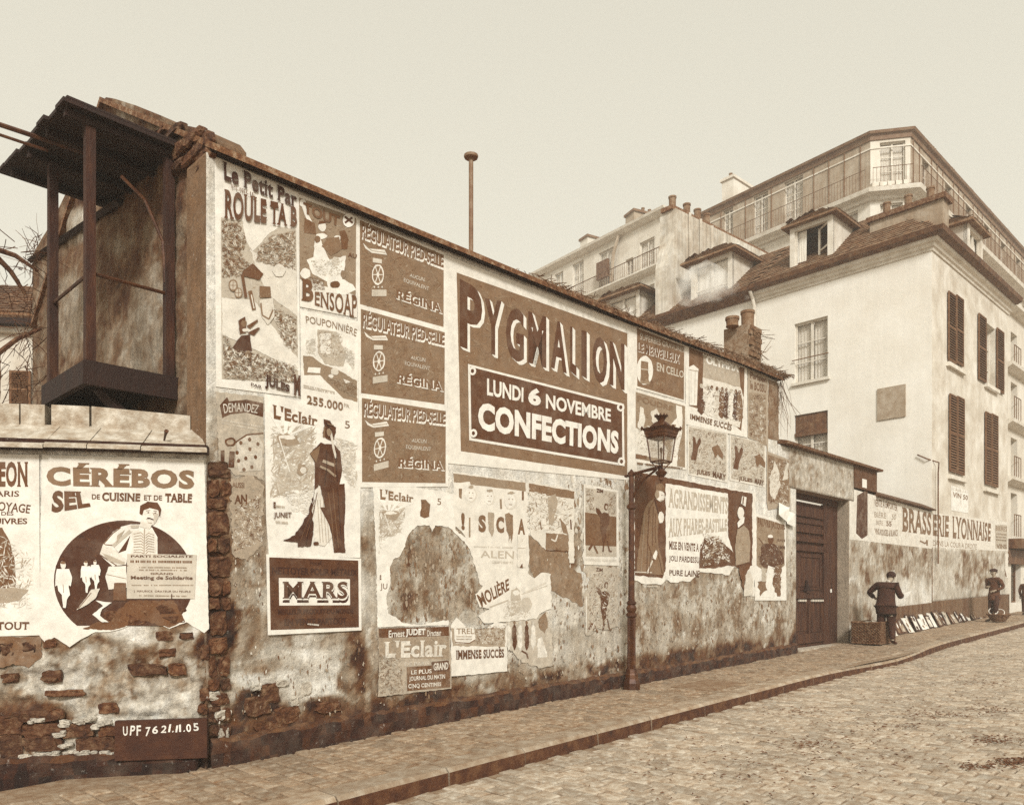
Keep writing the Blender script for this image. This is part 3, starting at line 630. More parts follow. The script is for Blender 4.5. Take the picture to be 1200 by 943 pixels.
mb.hexa([MW.P(s_a, lt_top(s_a) + .0, .14), MW.P(s_b, lt_top(s_b), .14), MW.P(s_b, lt_top(s_b), -.5), MW.P(s_a, lt_top(s_a), -.5), MW.P(s_a, lt_top(s_a) + .05, .15), MW.P(s_b, lt_top(s_b) + .05, .15), MW.P(s_b, lt_top(s_b) + .2, -.5), MW.P(s_a, lt_top(s_a) + .2, -.5)])
mb.build('gate_roof', TILE, gate)
bras = thing('garden_wall', 'stained rendered wall with a dark base band under the brasserie sign', 'wall', MW.P(24, gz(24)))
bw_top = pxline(MW, [(995, 577), (1026, 583), (1098, 600)])
def bw_base(px, py):
    t = .78 if py < 640 else .72
    return t + (.7 - t) * sstep(1030, 1000, px) * .6
BB = [(1070, 655, 40, 22, .56, .8), (1030, 660, 24, 34, .46, .6), (1000, 690, 8, 40, .5, .6), (1060, 695, 30, 18, .9, .8), (1100, 690, 22, 18, .88, .8), (1000, 655, 10, 30, .74, .6), (1140, 665, 16, 20, .44, .8), (1115, 680, 30, 20, .7, .5), (1145, 690, 12, 12, .44, .6), (1012, 730, 14, 20, .45, .6), (1028, 700, 6, 40, .8, .5), (990, 740, 12, 20, .4, .6), (1010, 640, 14, 60, .6, .4)]
gridwall('wall_face', MW, S995, S1092, lambda s: gz(s) - .3, lambda s: bw_top(s), .06, tone_field(bw_base, BB, warp=8, grain=.14, gs=2.5), None, .3, parent=bras)
# right reveal of the doorway
mb = MB(); mb.hexa([MW.P(S995 + .003, gz(S995) - .3, -.005), MW.P(S995 + .003, gz(S995) - .3, -.5), MW.P(S995 - .02, gz(S995) - .3, -.5), MW.P(S995 - .02, gz(S995) - .3, -.005), MW.P(S995 + .003, lt_bot(S995), -.005), MW.P(S995 + .003, lt_bot(S995), -.5), MW.P(S995 - .02, lt_bot(S995), -.5), MW.P(S995 - .02, lt_bot(S995), -.005)], .6)
mb.build('door_reveal', WALLM, gate)
# coping of the garden wall
mb = MB(); a, b = MW.uv(1026, 570)[0], S1092 - .02; ca = MW.uv(1028, 582)[1]; cb = MW.uv(1090, 598)[1]
mb.hexa([MW.P(a, ca, .12), MW.P(b, cb, .12), MW.P(b, cb, -.32), MW.P(a, ca, -.32), MW.P(a, ca + .03, .13), MW.P(b, cb + .03, .13), MW.P(b, cb + .22, -.25), MW.P(a, ca + .22, -.25)]); mb.build('tiled_coping', TILE, bras)
# dark base band
pl_top = pxline(MW, [(1020, 716), (1047, 711), (1150, 699), (1185, 696)])
mb = MB(); ns = 20; sa, sb = MW.uv(1046, 730)[0], S1092
for i in range(ns):
    a = sa + (sb - sa) * i / ns; b = sa + (sb - sa) * (i + 1) / ns; mb.pbox(MW, a, b, gz(a) - .2, pl_top(a), -.02, .06, round(.36 + rr.uniform(-.05, .05), 2), z2=gz(b) - .2, z3=pl_top(b))
mb.build('base_band', WALLM, bras)
# doorway woodwork, set back 0.29
DP = Plane(MW.o - MW.n * .29, d); DW = tone_mat('door_wood', .07, .28, scale=5, bump=.4, stretch=(3, 3, .4), streak=.15)
def dz(x, y): return DP.uv(x, y)
def dbox(x0, y0, x1, y1, o0, o1, name, parent=None, mat=DW, tone=.5):
    mb = MB(); q0 = dz(x0, 700)[0]; q1 = dz(x1, 700)[0]; xm = (x0 + x1) / 2; mb.pbox(DP, q0, q1, dz(xm, y1)[1], dz(xm, y0)[1], o0, o1, tone); return mb.build(name, mat, parent or door)
door = MB().pbox(DP, dz(905, 700)[0], dz(971, 700)[0], gz(15.5), dz(950, 590)[1], -.06, 0, .3).build('door', DW, gate)
for a in ((905, 592, 965, 604, 0, .035), (905, 607, 965, 612, 0, .03), (905, 617, 966, 623, 0, .045), (905, 629, 966, 634, 0, .06), (905, 638, 966, 645, 0, .05), (905, 694, 964, 701, 0, .04), (905, 743, 966, 754, 0, .04)): dbox(*a, 'rail')
dbox(963, 592, 971, 756, -.02, .05, 'stile'); dbox(905, 706, 909, 742, 0, .03, 'stile'); dbox(946, 706, 948.5, 742, 0, .03, 'stile'); dbox(961, 706, 964, 742, 0, .03, 'stile')
for a in ((938, 651, 961, 653, 0, .02), (960, 652, 962, 690, 0, .02), (938, 689, 962, 691, 0, .02)): dbox(*a, 'panel_moulding')
dbox(920, 655, 958, 687, 0, .012, 'panel'); dbox(912, 709, 944, 740, 0, .012, 'panel'); dbox(950, 709, 960, 740, 0, .012, 'panel')
mb = MB(); p = DP.P_px(945, 691, .04); mb.tube([p + Vector((0, 0, .22)), p + Vector((.01, -.02, .08)), p], [.015, .05, .09], 8); mb.tube([p + Vector((-.13, 0, 0)), p + Vector((.15, 0, -.01))], .018, 6); mb.build('door_knocker', BLACKW, door)
mb = MB()
for x in range(935, 966, 3):
    if x in (944, 947): continue
    mb.pbox(DP, dz(x, 700)[0], dz(x + 2, 700)[0], dz(x, 704.6)[1], dz(x, 702.2)[1], 0, .045, .75)
mb.build('letter_strip', PRINT, door, kind='stuff')
mb = MB(); mb.pbox(DP, dz(970.2, 700)[0], dz(971.8, 700)[0], dz(971, 694)[1], dz(971, 690)[1], .05, .06, .95); mb.build('keyhole_plate', PRINT, door)
dbox(971, 584, 980.5, 757, -.1, .03, 'door_jamb', gate); dbox(900, 575, 982, 586, -.02, .05, 'door_head', gate)
mb = MB(); mb.pbox(MW, S933 + .1, S995 - .03, gz(15.8) - .1, gz(15.8) + .035, -.26, .02, .75); mb.build('door_step', SLABM, gate)
mb = MB(); c0 = MW.P(S995 + .12, gz(18), .05); pts = [c0 + Vector((d.x, d.y, 0)) * (math.cos(t) * .14) + Vector((0, 0, .05 + math.sin(t) * .18 + (.12 if 0.1 < t < 3.04 else -.1))) for t in [i * math.pi / 8 for i in range(9)]]
mb.tube(pts, .022, 6, .8); meta(mb.build('boot_guard', ink_mat('painted_iron', wear=.2)), 'pale curved iron guard hoop at the foot of the doorway', 'guard iron')
# ------------------------------------------------------------------ houses behind
def holes_wall(name, pl, q0, q1, z0, z1, openings, depth, mat, parent, tone=.5):
    """flat wall with real openings and reveals"""
    mb = MB(); qs = sorted({q0, q1} | {q for o in openings for q in o[:2]}); zs = sorted({z0, z1} | {z for o in openings for z in o[2:4]})
    for a, b in zip(qs, qs[1:]):
        for c, e in zip(zs, zs[1:]):
            mq, mz = (a + b) / 2, (c + e) / 2
            if any(o[0] < mq < o[1] and o[2] < mz < o[3] for o in openings): continue
            mb.add([pl.P(a, c), pl.P(b, c), pl.P(b, e), pl.P(a, e)], [(0, 1, 2, 3)], tone)
    for a, b, c, e in openings:
        f = [pl.P(a, c), pl.P(b, c), pl.P(b, e), pl.P(a, e)]; g = [pl.P(a, c, -depth), pl.P(b, c, -depth), pl.P(b, e, -depth), pl.P(a, e, -depth)]
        mb.add(f + g, [(0, 4, 5, 1), (1, 5, 6, 2), (2, 6, 7, 3), (3, 7, 4, 0)], tone)
    return mb.build(name, mat, parent, fix=False)
def rect(pl, x0, y0, x1, y1):      # pixel columns, rows read at the left edge
    q0, zt = pl.uv(x0, y0); q1, _ = pl.uv(x1, y0); zb = pl.uv(x0, y1)[1]; return (q0, q1, zb, zt)
def window(pl, parent, r, depth=.2, cols=2, rows=3, curtain=.8, frame=TRIM, sill=True, bar=.03, dark=False):
    q0, q1, z0, z1 = r; o = -depth; mb = MB(); fw = .055
    mb.pbox(pl, q0, q1, z0, z0 + fw, o - .03, o + .03); mb.pbox(pl, q0, q1, z1 - fw, z1, o - .03, o + .03); mb.pbox(pl, q0, q0 + fw, z0 + fw, z1 - fw, o - .03, o + .028); mb.pbox(pl, q1 - fw, q1, z0 + fw, z1 - fw, o - .03, o + .028)
    for i in range(1, cols): c = q0 + (q1 - q0) * i / cols; mb.pbox(pl, c - .04, c + .04, z0 + fw, z1 - fw, o - .025, o + .02)
    for j in range(1, rows): c = z0 + (z1 - z0) * j / rows; mb.pbox(pl, q0 + fw, q1 - fw, c - bar / 2, c + bar / 2, o - .02, o + .015)
    w_ = mb.build('window', frame, parent)
    mb = MB(); mb.pbox(pl, q0 + .01, q1 - .01, z0 + .01, z1 - .01, o - .045, o - .035); mb.build('pane', GLASS, w_)
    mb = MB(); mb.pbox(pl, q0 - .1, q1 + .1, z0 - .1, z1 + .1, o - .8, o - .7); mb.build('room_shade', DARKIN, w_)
    if curtain:
        mb = MB(); ns = 14
        for a, b in ((q0 + .02, q0 + (q1 - q0) * .48), (q0 + (q1 - q0) * .52, q1 - .02)):
            vs = []
            for i in range(ns + 1):
                s = a + (b - a) * i / ns; w2 = .02 * math.sin(i * 2.2)
                vs += [pl.P(s, z0 + .02 + (z1 - z0) * (1 - curtain), o - .10 + w2), pl.P(s, z1 - .03, o - .10 + w2 * .6)]
            mb.add(vs, [(2 * i, 2 * i + 2, 2 * i + 3, 2 * i + 1) for i in range(ns)], .8)
        mb.build('curtain', CURT, w_, fix=False)
    if sill:
        mb = MB(); mb.pbox(pl, q0 - .08, q1 + .08, z0 - .09, z0 - .002, -.05, .09); mb.build('window_sill', TRIM, w_)
    return w_
def shutter(pl, parent, q0, q1, z0, z1, off=.03, nl=24, name='shutter'):
    mb = MB(); fw = .045; t = .02
    for a, b, c, e in ((q0, q1, z0, z0 + fw), (q0, q1, z1 - fw, z1), (q0, q0 + fw, z0 + fw, z1 - fw), (q1 - fw, q1, z0 + fw, z1 - fw), (q0 + fw, q1 - fw, (z0 + z1) / 2 - .03, (z0 + z1) / 2 + .03)): mb.pbox(pl, a, b, c, e, off - t, off + t)
    s = mb.build(name, SHUT, parent); mb = MB(); a, b = q0 + fw, q1 - fw
    for i in range(nl):
        z = z0 + fw + (z1 - z0 - 2 * fw) * (i + .5) / nl; h = (z1 - z0) / nl * .62
        mb.hexa([pl.P(a, z - h / 2, off + .018), pl.P(b, z - h / 2, off + .018), pl.P(b, z + h / 2, off - .016), pl.P(a, z + h / 2, off - .016), pl.P(a, z - h / 2 + .008, off + .022), pl.P(b, z - h / 2 + .008, off + .022), pl.P(b, z + h / 2 + .008, off - .012), pl.P(a, z + h / 2 + .008, off - .012)])
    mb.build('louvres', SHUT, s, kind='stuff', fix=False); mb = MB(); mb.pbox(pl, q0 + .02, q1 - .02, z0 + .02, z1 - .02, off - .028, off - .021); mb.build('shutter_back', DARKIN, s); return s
def tiles(parent, o, ax, up, nx, nu, w_, l, mat=FTILE, name='roof_tiles', clip=None, seed=1):
    """far tiles: real small slabs joined, laid on the plane o + ax*i + up*j"""
    rr = random.Random(seed); mb = MB(); ax = Vector(ax).normalized(); up = Vector(up).normalized(); nn = ax.cross(up).normalized()
    if nn.z < 0: nn = -nn
    for j in range(nu):
        for i in range(nx):
            a = i * w_ + (w_ / 2 if j % 2 else 0); b = j * l
            if clip and not clip(a, b): continue
            c = Vector(o) + ax * a + up * b + nn * (.01 + rr.uniform(0, .012)); e1 = ax * w_ * .96; e2 = up * l * 1.15; t = nn * .022
            v = [c + t, c + e1 + t, c + e1 + e2 - t * .2, c + e2 - t * .2, c - t * .2, c + e1 - t * .2]
            mb.add(v, [(0, 1, 2, 3), (4, 5, 1, 0)], .5)
    return mb.build(name, ink_like_sett(mat), parent, kind='stuff', fix=False)

# ---- white corner house
ZE = CZ + (HY - 280) / F * CO.y        # wall head
house = thing('corner_house', 'white rendered corner house with a tiled roof and louvred shutters', 'house', (CO.x, CO.y, gz(26)))
qL = -5.65
w1 = rect(WL, 931, 380, 970, 449.5); w2 = (w1[0], w1[1], WL.uv(931, 487)[1] - (w1[3] - w1[2]), WL.uv(931, 487)[1])
holes_wall('left_face', WL, qL, 0, gz(25) - .5, ZE, [w1, w2], .22, LIME, house)
win1 = window(WL, house, w1, .12, 2, 3, .97); win2 = window(WL, house, w2, .12, 2, 2, .9)
mb = MB(); mb.pbox(WL, w2[0] + .02, w2[1] - .02, w2[3] - .62, w2[3] - .01, -.10, -.05, .5); mb.pbox(WL, w2[0] + .02, w2[1] - .02, w2[3] - .72, w2[3] - .60, -.14, .02, .5); mb.build('roller_blind', GUTTER, win2)
mb = MB(); mb.tube([WL.P(w1[0] - .05, w1[2] + .75, .06), WL.P(w1[1] + .05, w1[2] + .75, .06)], .018, 5); mb.build('window_rail', RAIL, win1)
o2 = rect(WR, 1154.5, 377, 1166, 452)
qE = WR.uv(1181, 500)[0]
holes_wall('right_face', WR, 0, qE, gz(25) - .5, ZE, [o2], .25, LIME2, house)  # greyer render paints in the weaker light on this face of the white house
wr2 = window(WR, house, o2, .2, 2, 3, .9)
for x0, y0, x1, y1, nl in ((1109.5, 341, 1118.2, 422, 26), (1118.8, 345.5, 1127, 425.5, 26), (1111, 461, 1119.3, 552, 28), (1119.9, 464, 1128, 555, 28), (1153, 482, 1160, 567, 28), (1160.5, 484.5, 1167.5, 569.5, 28), (1145, 367, 1153.8, 444, 26), (1166.4, 384, 1174.5, 457.5, 26)):
    r = rect(WR, x0, y0, x1, y1); shutter(WR, house, *r, .05, nl)
for x0, x1, y in ((1108.5, 1128.5, 424), (1110.5, 1129.5, 556), (1152, 1169, 571), (1153, 1168, 449)):
    mb = MB(); q0, z = WR.uv(x0, y); q1 = WR.uv(x1, y)[0]; mb.pbox(WR, q0, q1, z - .12, z, 0, .11); mb.build('window_sill', TRIM, house)
# ghost of a shutter and stains, as thin limewash patches
# cornice and gutter, mitred round the corner
def path3(pts): return [Vector((p[0], p[1])) for p in pts]
cl = CO - aR * 0 ; pL = (WL.P(qL - 7.2, 0).x, WL.P(qL - 7.2, 0).y); pL0 = (WL.P(qL, 0).x, WL.P(qL, 0).y); pR = (WR.P(qE + .1, 0).x, WR.P(qE + .1, 0).y)
mb = MB(); mb.sweep([pL0, tuple(CO), pR], [(0, -.34), (.04, -.34), (.05, -.27), (.10, -.24), (.12, -.16), (.20, -.12), (.22, -.02), (0, -.02)], ZE); mb.build('cornice', TRIM, house)
mb = MB(); mb.sweep([pL0, tuple(CO), pR], [(.0, -.018), (.30, -.018), (.32, .0), (.42, .04), (.46, .16), (.42, .17), (.30, .10), (0, .10)], ZE); mb.build('gutter', GUTTER, house)
mb = MB(); q, z = WL.uv(885, 345); mb.tube([WL.P(q, ZE - .02, .34), WL.P(q, ZE - .25, .16), WL.P(q + .02, ZE - .5, .1), WL.P(q + .02, 4, .1)], .06, 8); mb.build('downpipe', TRIM, house)
mb = MB(); q = WL.uv(1090, 500)[0]; zz = WR.uv(1100, 540)[1]
mb.tube([WL.P(WL.uv(1076, 533)[0], WL.uv(1076, 533)[1], .06), WL.P(-.1, zz + .0, .08), WR.P(.22, zz - .1, .12), WR.P(.22, zz - .4, .1), WR.P(.22, 2.4, .1)], .02, 8); mb.build('drain_pipe', GUTTER, house)
mb = MB(); r = rect(WL, 1028.5, 456, 1061.5, 493); mb.pbox(WL, *r, .001, .04, .58); meta(mb.build('wall_plaque', tone_mat('plaque', .5, .66, scale=5, bump=.4)), 'square grey blank panel on the white house wall, right of the windows', 'plaque')
# roof: two tiled slopes meeting at the hip
TR = .80; E0 = CO - aR * .35 + (-aL) * .35
def house_roof(qa, qb, name_parent, depth=2.9, hip=True, mat=FTILE):
    o = WL.P(qa, ZE + .12, .38); ax = Vector((-aL.x, -aL.y, 0)); up = Vector((aR.x, aR.y, TR)); L_ = abs(qb - qa) + (.38 if hip else 0)
    mb = MB(); a = WL.P(qa, ZE + .1, .38); b = a + ax * L_; h = depth
    c = b + Vector((aR.x, aR.y, TR)) * h - (ax * h if hip else Vector((0, 0, 0))); e = a + Vector((aR.x, aR.y, TR)) * h
    mb.prism([a, b, c, e], (0, 0, -.08)); rf = mb.build('roof', mat, name_parent)
    nl = math.hypot(1, TR); tiles(rf, a + Vector((0, 0, .01)), ax, up, int(L_ / .22) + 1, int(h * nl / .2), .22, .2, mat, clip=lambda x, y: x + .1 < L_ - (y / nl if hip else 0), seed=3)
    return rf
rf = house_roof(qL, 0, house)
mb = MB(); a = WR.P(-.38, ZE + .1, .38); ax = Vector((aR.x, aR.y, 0)); up = Vector((aL.x, aL.y, TR)); L_ = qE + .5; h = 2.9
mb.prism([a, a + ax * L_, a + ax * L_ + up * h, a + ax * h + up * h], (0, 0, -.08)); rf2 = mb.build('roof', FTILE, house)
tiles(rf2, a + Vector((0, 0, .01)), ax, up, int(L_ / .22), 18, .22, .2, FTILE, clip=lambda x, y: x > y / math.hypot(1, TR) and x < L_ - .2, seed=4)
def dormer(pl, parent, qc, w_, h, z0, back=.05, dp=2.2, mat=LIME2, curtained=True, hh=.55, ov=.22, open_=False):
    """dormer on plane pl: pillars, cheeks, window, hipped tiled cap"""
    P = lambda q, z, o: pl.P(qc + q, z, -back + o); hw = w_ / 2; pw = .16
    cheek = MB()
    for s_ in (-1, 1):
        a = s_ * hw; b = s_ * (hw - .1)
        cheek.prism([P(a, z0, -.01), P(a, z0 + h, -.01), P(a, z0 + h, -dp), ], pl.n.to_3d() * 0 + Vector((pl.a.x, pl.a.y, 0)) * (-s_ * .1))
    dm = cheek.build('dormer', mat, parent)
    mb = MB()
    for s_ in (-1, 1): mb.pbox(pl, qc + s_ * (hw - pw / 2) - pw / 2, qc + s_ * (hw - pw / 2) + pw / 2, z0 - .1, z0 + h, -back - .12, -back + .03)
    mb.pbox(pl, qc - hw + pw, qc + hw - pw, z0 + h - .16, z0 + h, -back - .12, -back + .02); mb.build('dormer_surround', TRIM, dm)
    q0, q1, a, b = qc - hw + pw, qc + hw - pw, z0 - .05, z0 + h - .16
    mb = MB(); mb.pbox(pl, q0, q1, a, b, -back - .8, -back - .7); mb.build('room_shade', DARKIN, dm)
    mb = MB()
    if open_:
        m_ = q0 + (q1 - q0) * .5
        for (u0_, o0_), (u1_, o1_) in (((q1 - .02, -back - .02), (m_ + .12, -back - .34)),):
            for c, e in ((a, a + .07), (b - .07, b), ((a + b) / 2 - .03, (a + b) / 2 + .03)):
                mb.hexa([pl.P(u0_, c, o0_), pl.P(u1_, c, o1_), pl.P(u1_, c, o1_ - .04), pl.P(u0_, c, o0_ - .04), pl.P(u0_, e, o0_), pl.P(u1_, e, o1_), pl.P(u1_, e, o1_ - .04), pl.P(u0_, e, o0_ - .04)])
            mb.pbox(pl, u1_ - .03, u1_ + .04, a, b, o1_ - .05, o1_ + .02)
        mb.pbox(pl, q0, q0 + .06, a, b, -back - .1, -back - .04)
    else:
        for x0, x1, c, e in ((q0, q0 + .05, a, b), (q1 - .05, q1, a, b), ((q0 + q1) / 2 - .04, (q0 + q1) / 2 + .04, a, b), (q0, q1, (a + b) / 2 - .02, (a + b) / 2 + .02)): mb.pbox(pl, x0, x1, c, e, -back - .1, -back - .05)
    wn = mb.build('window', TRIM, dm)
    if curtained:
        mb = MB(); vs = []; ns = 16; qq0, qq1 = (q0 + .03, q0 + (q1 - q0) * .3) if open_ else (q0, q1)
        for i in range(ns + 1): s = qq0 + (qq1 - qq0) * i / ns; vs += [pl.P(s, a, -back - .16 + .02 * math.sin(i * 2)), pl.P(s, b, -back - .16)]
        mb.add(vs, [(2 * i, 2 * i + 2, 2 * i + 3, 2 * i + 1) for i in range(ns)]); mb.build('curtain', CURT, wn, fix=False)
    # cap: hip roof
    zt = z0 + h; A = [P(-hw - ov, zt - .02, ov), P(hw + ov, zt - .02, ov), P(hw + ov, zt - .02, -dp - .3), P(-hw - ov, zt - .02, -dp - .3)]; r0 = P(0, zt + hh, -hw * .9); r1 = P(0, zt + hh, -dp - .3)
    up_ = Vector((0, 0, .07)); B = [v + up_ for v in A]
    mb = MB(); mb.add(A + B + [r0 + up_, r1 + up_], [(3, 2, 1, 0), (0, 1, 5, 4), (1, 2, 6, 5), (3, 0, 4, 7), (4, 5, 8), (5, 6, 9, 8), (7, 4, 8, 9), (2, 3, 7, 9, 6)]); cap = mb.build('dormer_roof', FTILE, dm)
    tiles(cap, B[0], B[1] - B[0], r0 + up_ - (B[0] + B[1]) / 2, int((w_ + 2 * ov) / .2), 6, .2, .19, clip=lambda x, y: x - .0 > y * .75 and x + .2 < w_ + 2 * ov - y * .75, seed=9)
    ln = (B[2] - B[1]).length
    tiles(cap, B[1], B[2] - B[1], (r1 + up_) - B[2], int(ln / .2), 5, .2, .19, clip=lambda x, y: x > y * .9, seed=10)
    tiles(cap, B[3], B[0] - B[3], (r1 + up_) - B[3], int(ln / .2), 5, .2, .19, clip=lambda x, y: x < ln - y * .9, seed=11)
    return dm
qd = (WL.uv(924, 300)[0] + WL.uv(974, 300)[0]) / 2; wd = WL.uv(974, 300)[0] - WL.uv(924, 300)[0]
dormer(WL, house, qd, wd, 1.62, ZE + .22, .12, open_=True)
qd2 = (WR.uv(1138, 290)[0] + WR.uv(1158, 290)[0]) / 2
dormer(WR, house, qd2, 1.5, 1.5, ZE + .25, .15, mat=LIME2)
# party wall stack at the corner
def slab_stack(parent, p0, dirv, length, thick, z0, z1, pots, mat, name='chimney_stack', cap=TILE, pr=.13, ph=.42, fall=0):
    dv = Vector(dirv).normalized(); nn_ = Vector((dv.y, -dv.x)); mb = MB(); p0 = Vector((p0[0], p0[1]))
    def q(a, b, z): p = p0 + dv * a + nn_ * b; return (p.x, p.y, z)
    mb.hexa([q(0, 0, z0), q(length, 0, z0), q(length, thick, z0), q(0, thick, z0), q(0, 0, z1), q(length, 0, z1 - fall), q(length, thick, z1 - fall), q(0, thick, z1)], .5)
    st = mb.build(name, mat, parent); mb = MB(); e = .09
    mb.hexa([q(-e, -e, z1 + .001), q(length + e, -e, z1 - fall + .001), q(length + e, thick + e, z1 - fall + .001), q(-e, thick + e, z1 + .001), q(-e, -e, z1 + .16), q(length + e, -e, z1 - fall + .16), q(length + e, thick + e, z1 - fall + .16), q(-e, thick + e, z1 + .16)]); mb.build('stack_cap', cap, st)
    for t in pots:
        p = q(length * t, thick / 2, z1 - fall * t + .15); mb = MB(); mb.lathe(p, [(pr, 0), (pr * .85, .05), (pr * .85, ph * .85), (pr, ph * .88), (pr, ph), (pr * .6, ph), (pr * .55, .1)], 10); mb.build('chimney_pot', CLAY, st)
    return st
zk = CZ + (HY - 222) / F * (CO + aR * .2).y
st = slab_stack(house, CO + aR * .95 + aL * .0, aL, 2.15, .5, ZE, zk, (.2, .5, .8), tone_mat('sooty_render', .46, .66, scale=2, bump=.4, streak=.15))
# ---- neighbouring lower house to the left, same eaves line
neigh = thing('neighbour_house', 'pale house with two dormers and a tall party wall, left of the white house', 'house', (*WL.P(-9, 0).to_2d(), gz(20)))
holes_wall('street_face', WL, -14, qL - .004, 1, ZE, [], .2, LIME, neigh)
mb = MB(); mb.sweep([pL, pL0], [(0, -.2), (.1, -.2), (.3, -.02), (.42, .04), (.44, .14), (0, .14)], ZE); mb.build('gutter', GUTTER, neigh)
house_roof(-14, qL, neigh, 2.9, hip=False)
dormer(WL, neigh, (WL.uv(818, 330)[0] + WL.uv(846, 330)[0]) / 2, 1.7, 1.9, ZE - .1, .1, mat=LIME2, hh=.7, ov=.3)
dormer(WL, neigh, (WL.uv(718, 350)[0] + WL.uv(738, 350)[0]) / 2, 1.7, 1.7, ZE - .1, .1, mat=LIME2, hh=.6, ov=.3)
qp = WL.uv(791, 245)[0]; pp_ = WL.P(qp, 0, -.05); zpw = CZ + (HY - 244) / F * pp_.y
PW = tone_mat('party_wall_render', .58, .90, scale=1.3, bump=.4, streak=.22)
st = slab_stack(neigh, (pp_.x, pp_.y), aR, 7.4, -.72, ZE - 1.5, zpw, (.04, .17, .27, .36), PW, 'party_wall', pr=.16, ph=.5, fall=-.35)
for t in (.12, .22, .33, .45):
    p0 = Vector((pp_.x, pp_.y)) + aR * 7.4 * t + Vector((aR.y, -aR.x)) * .03; mb = MB(); mb.box((p0.x, p0.y, zpw - 1.3), (.1, .1, 2.8), 0, .6); mb.build('flue_rib', PW, st)
for k, (a, b, c, e) in enumerate(((-.05, .75, 0, .55), )):
    p0 = Vector((pp_.x, pp_.y)); q_ = lambda u_, v_: p0 - aR * u_ + aL * v_
    mb = MB(); A = [q_(.35, .06), q_(0, .06), q_(0, .68), q_(.35, .68)]
    mb.hexa([(*v, ZE) for v in A] + [(*A[0], zpw - 2.2), (*A[1], zpw - .9), (*A[2], zpw - .9), (*A[3], zpw - 2.2)]); mb.build('flue_breast', PW, st)

# ---- tall apartment block behind, canted corner
YB = 38.0; P1 = Vector(((1067 - CX) / F * YB, YB)); ZT = CZ + (HY - 153) / F * YB
Y2 = 532 / 537 * YB * (537 / 532) ** 2; Y2 = (HY - 153) * YB / (HY - 158); P2 = Vector(((1020 - CX) / F * Y2, Y2)); dl = Vector((-.612, .791)).normalized()
BLp = Plane(P2, -dl); BC = Plane(P2, P1 - P2); BR = Plane(P1, aR); lc = (P1 - P2).length
block = thing('apartment_block', 'tall apartment block with a grey metal attic, balcony and canted corner, behind the white house', 'building', (P1.x, P1.y, gz(40)))
zS = CZ + (HY - 226) / F * Y2          # attic floor
qLL = -11.0; LRt = 24.0
wl = [rect(BLp, 848, 243, 859, 266), rect(BLp, 883, 228, 900, 276), rect(BLp, 919, 212, 941, 262)]
wl = [(a, b, zS + .05, zS + 2.5) for a, b, c, e in wl]
wc = [(BC.uv(1031, 180)[0], BC.uv(1061, 180)[0], zS + .3, BC.uv(1031, 167)[1] - .02)]
holes_wall('attic_left', BLp, qLL, 0, zS, ZT, wl, .25, ZINC, block); holes_wall('attic_corner', BC, 0, lc, zS, ZT, wc, .25, STUCCO, block)
wr = [(q, q + .95, zS + .7, zS + 2.2) for q in (1.6, 5.0, 8.4, 11.8, 15.2, 18.6)]
holes_wall('attic_right', BR, 0, LRt, zS, ZT, wr, .25, ZINC, block)
for r in wl: window(BLp, block, r, .15, 2, 3, .95, sill=False)
for r in wc: window(BC, block, r, .15, 2, 3, .95, sill=False)
for r in wr: window(BR, block, r, .2, 2, 2, .6, sill=False)
# seams
for pl, a, b, ww in ((BLp, qLL, 0, wl), (BR, 0, LRt, wr)):
    q = a + .3; 
    while q < b:
        if not any(o[0] - .1 < q < o[1] + .1 for o in ww):
            mb = MB(); mb.pbox(pl, q - .02, q + .02, zS, ZT - .3, .001, .05); mb.build('sheet_seam', ZINCD, block)
        q += .85
zf = [zS - 3.1 * k for k in range(1, 6)]
for pl, a, b, nm in ((BLp, qLL, 0, 'left_face'), (BC, 0, lc, 'corner_face'), (BR, 0, LRt, 'right_face')):
    ops = []
    q = a + (1.2 if pl is not BC else .45)
    while q + 1.1 < b:
        for z in zf: ops.append((q, q + 1.05, z + .5, z + 2.5))
        q += 2.7
    holes_wall(nm, pl, a, b, 0, zS - .25, ops, .25, STUCCO, block)
    for o in ops:
        if o[2] > zS - (10 if pl is BR else 4): window(pl, block, o, .15, 2, 3, .9, sill=False)
def plan(pl, q): p = pl.P(q, 0); return (p.x, p.y)
pth = [plan(BLp, qLL), tuple(P2), tuple(P1), plan(BR, LRt)]
mb = MB(); mb.sweep(pth, [(0, -.45), (.15, -.42), (.2, -.3), (.55, -.2), (.6, 0), (0, 0)], zS); mb.build('balcony_slab', TRIM, block)
mb = MB(); mb.sweep(pth, [(0, -.32), (.06, -.32), (.10, -.1), (.22, -.06), (.26, .06), (0, .06)], ZT); mb.build('roof_cornice', ZINCD, block)
mb = MB(); mb.sweep(pth, [(.001, -.75), (.04, -.75), (.04, -.68), (.001, -.68)], ZT); mb.build('attic_band', TRIM, block)
mb = MB(); back = [Vector(p) for p in pth]; cc = [Vector((*v, ZT + .05)) for v in back]; far1 = cc[0] + Vector((6.5, 7, .2)); far2 = cc[3] + Vector((-6, 6, .2)); mb.add(cc + [far2, far1], [(0, 1, 2, 3, 4, 5)]); mb.build('roof', ZINCD, block)
mb = MB()
for a, b in zip(pth, pth[1:]):
    a = Vector(a); b = Vector(b); t = (b - a).normalized(); o_ = Vector((t.y, -t.x)) * .5; L_ = (b - a).length; k = int(L_ / .16)
    for i in range(k + 1):
        p = a + t * (L_ * i / k) + o_; mb.box((p.x, p.y, zS + .5), (.014, .014, 1.0))
    for z in (.05, .98): mb.tube([(*(a + o_), zS + z), (*(b + o_), zS + z)], .018, 4)
mb.build('balcony_railing', RAIL, block, fix=False)
mb = MB()
for i in range(5): p = BC.P(.1 + i * .36, zS + .14, .42); mb.box((p.x, p.y, p.z), (.34, .2, .2), 0, .8)
mb.build('flower_box', TRIM, block)
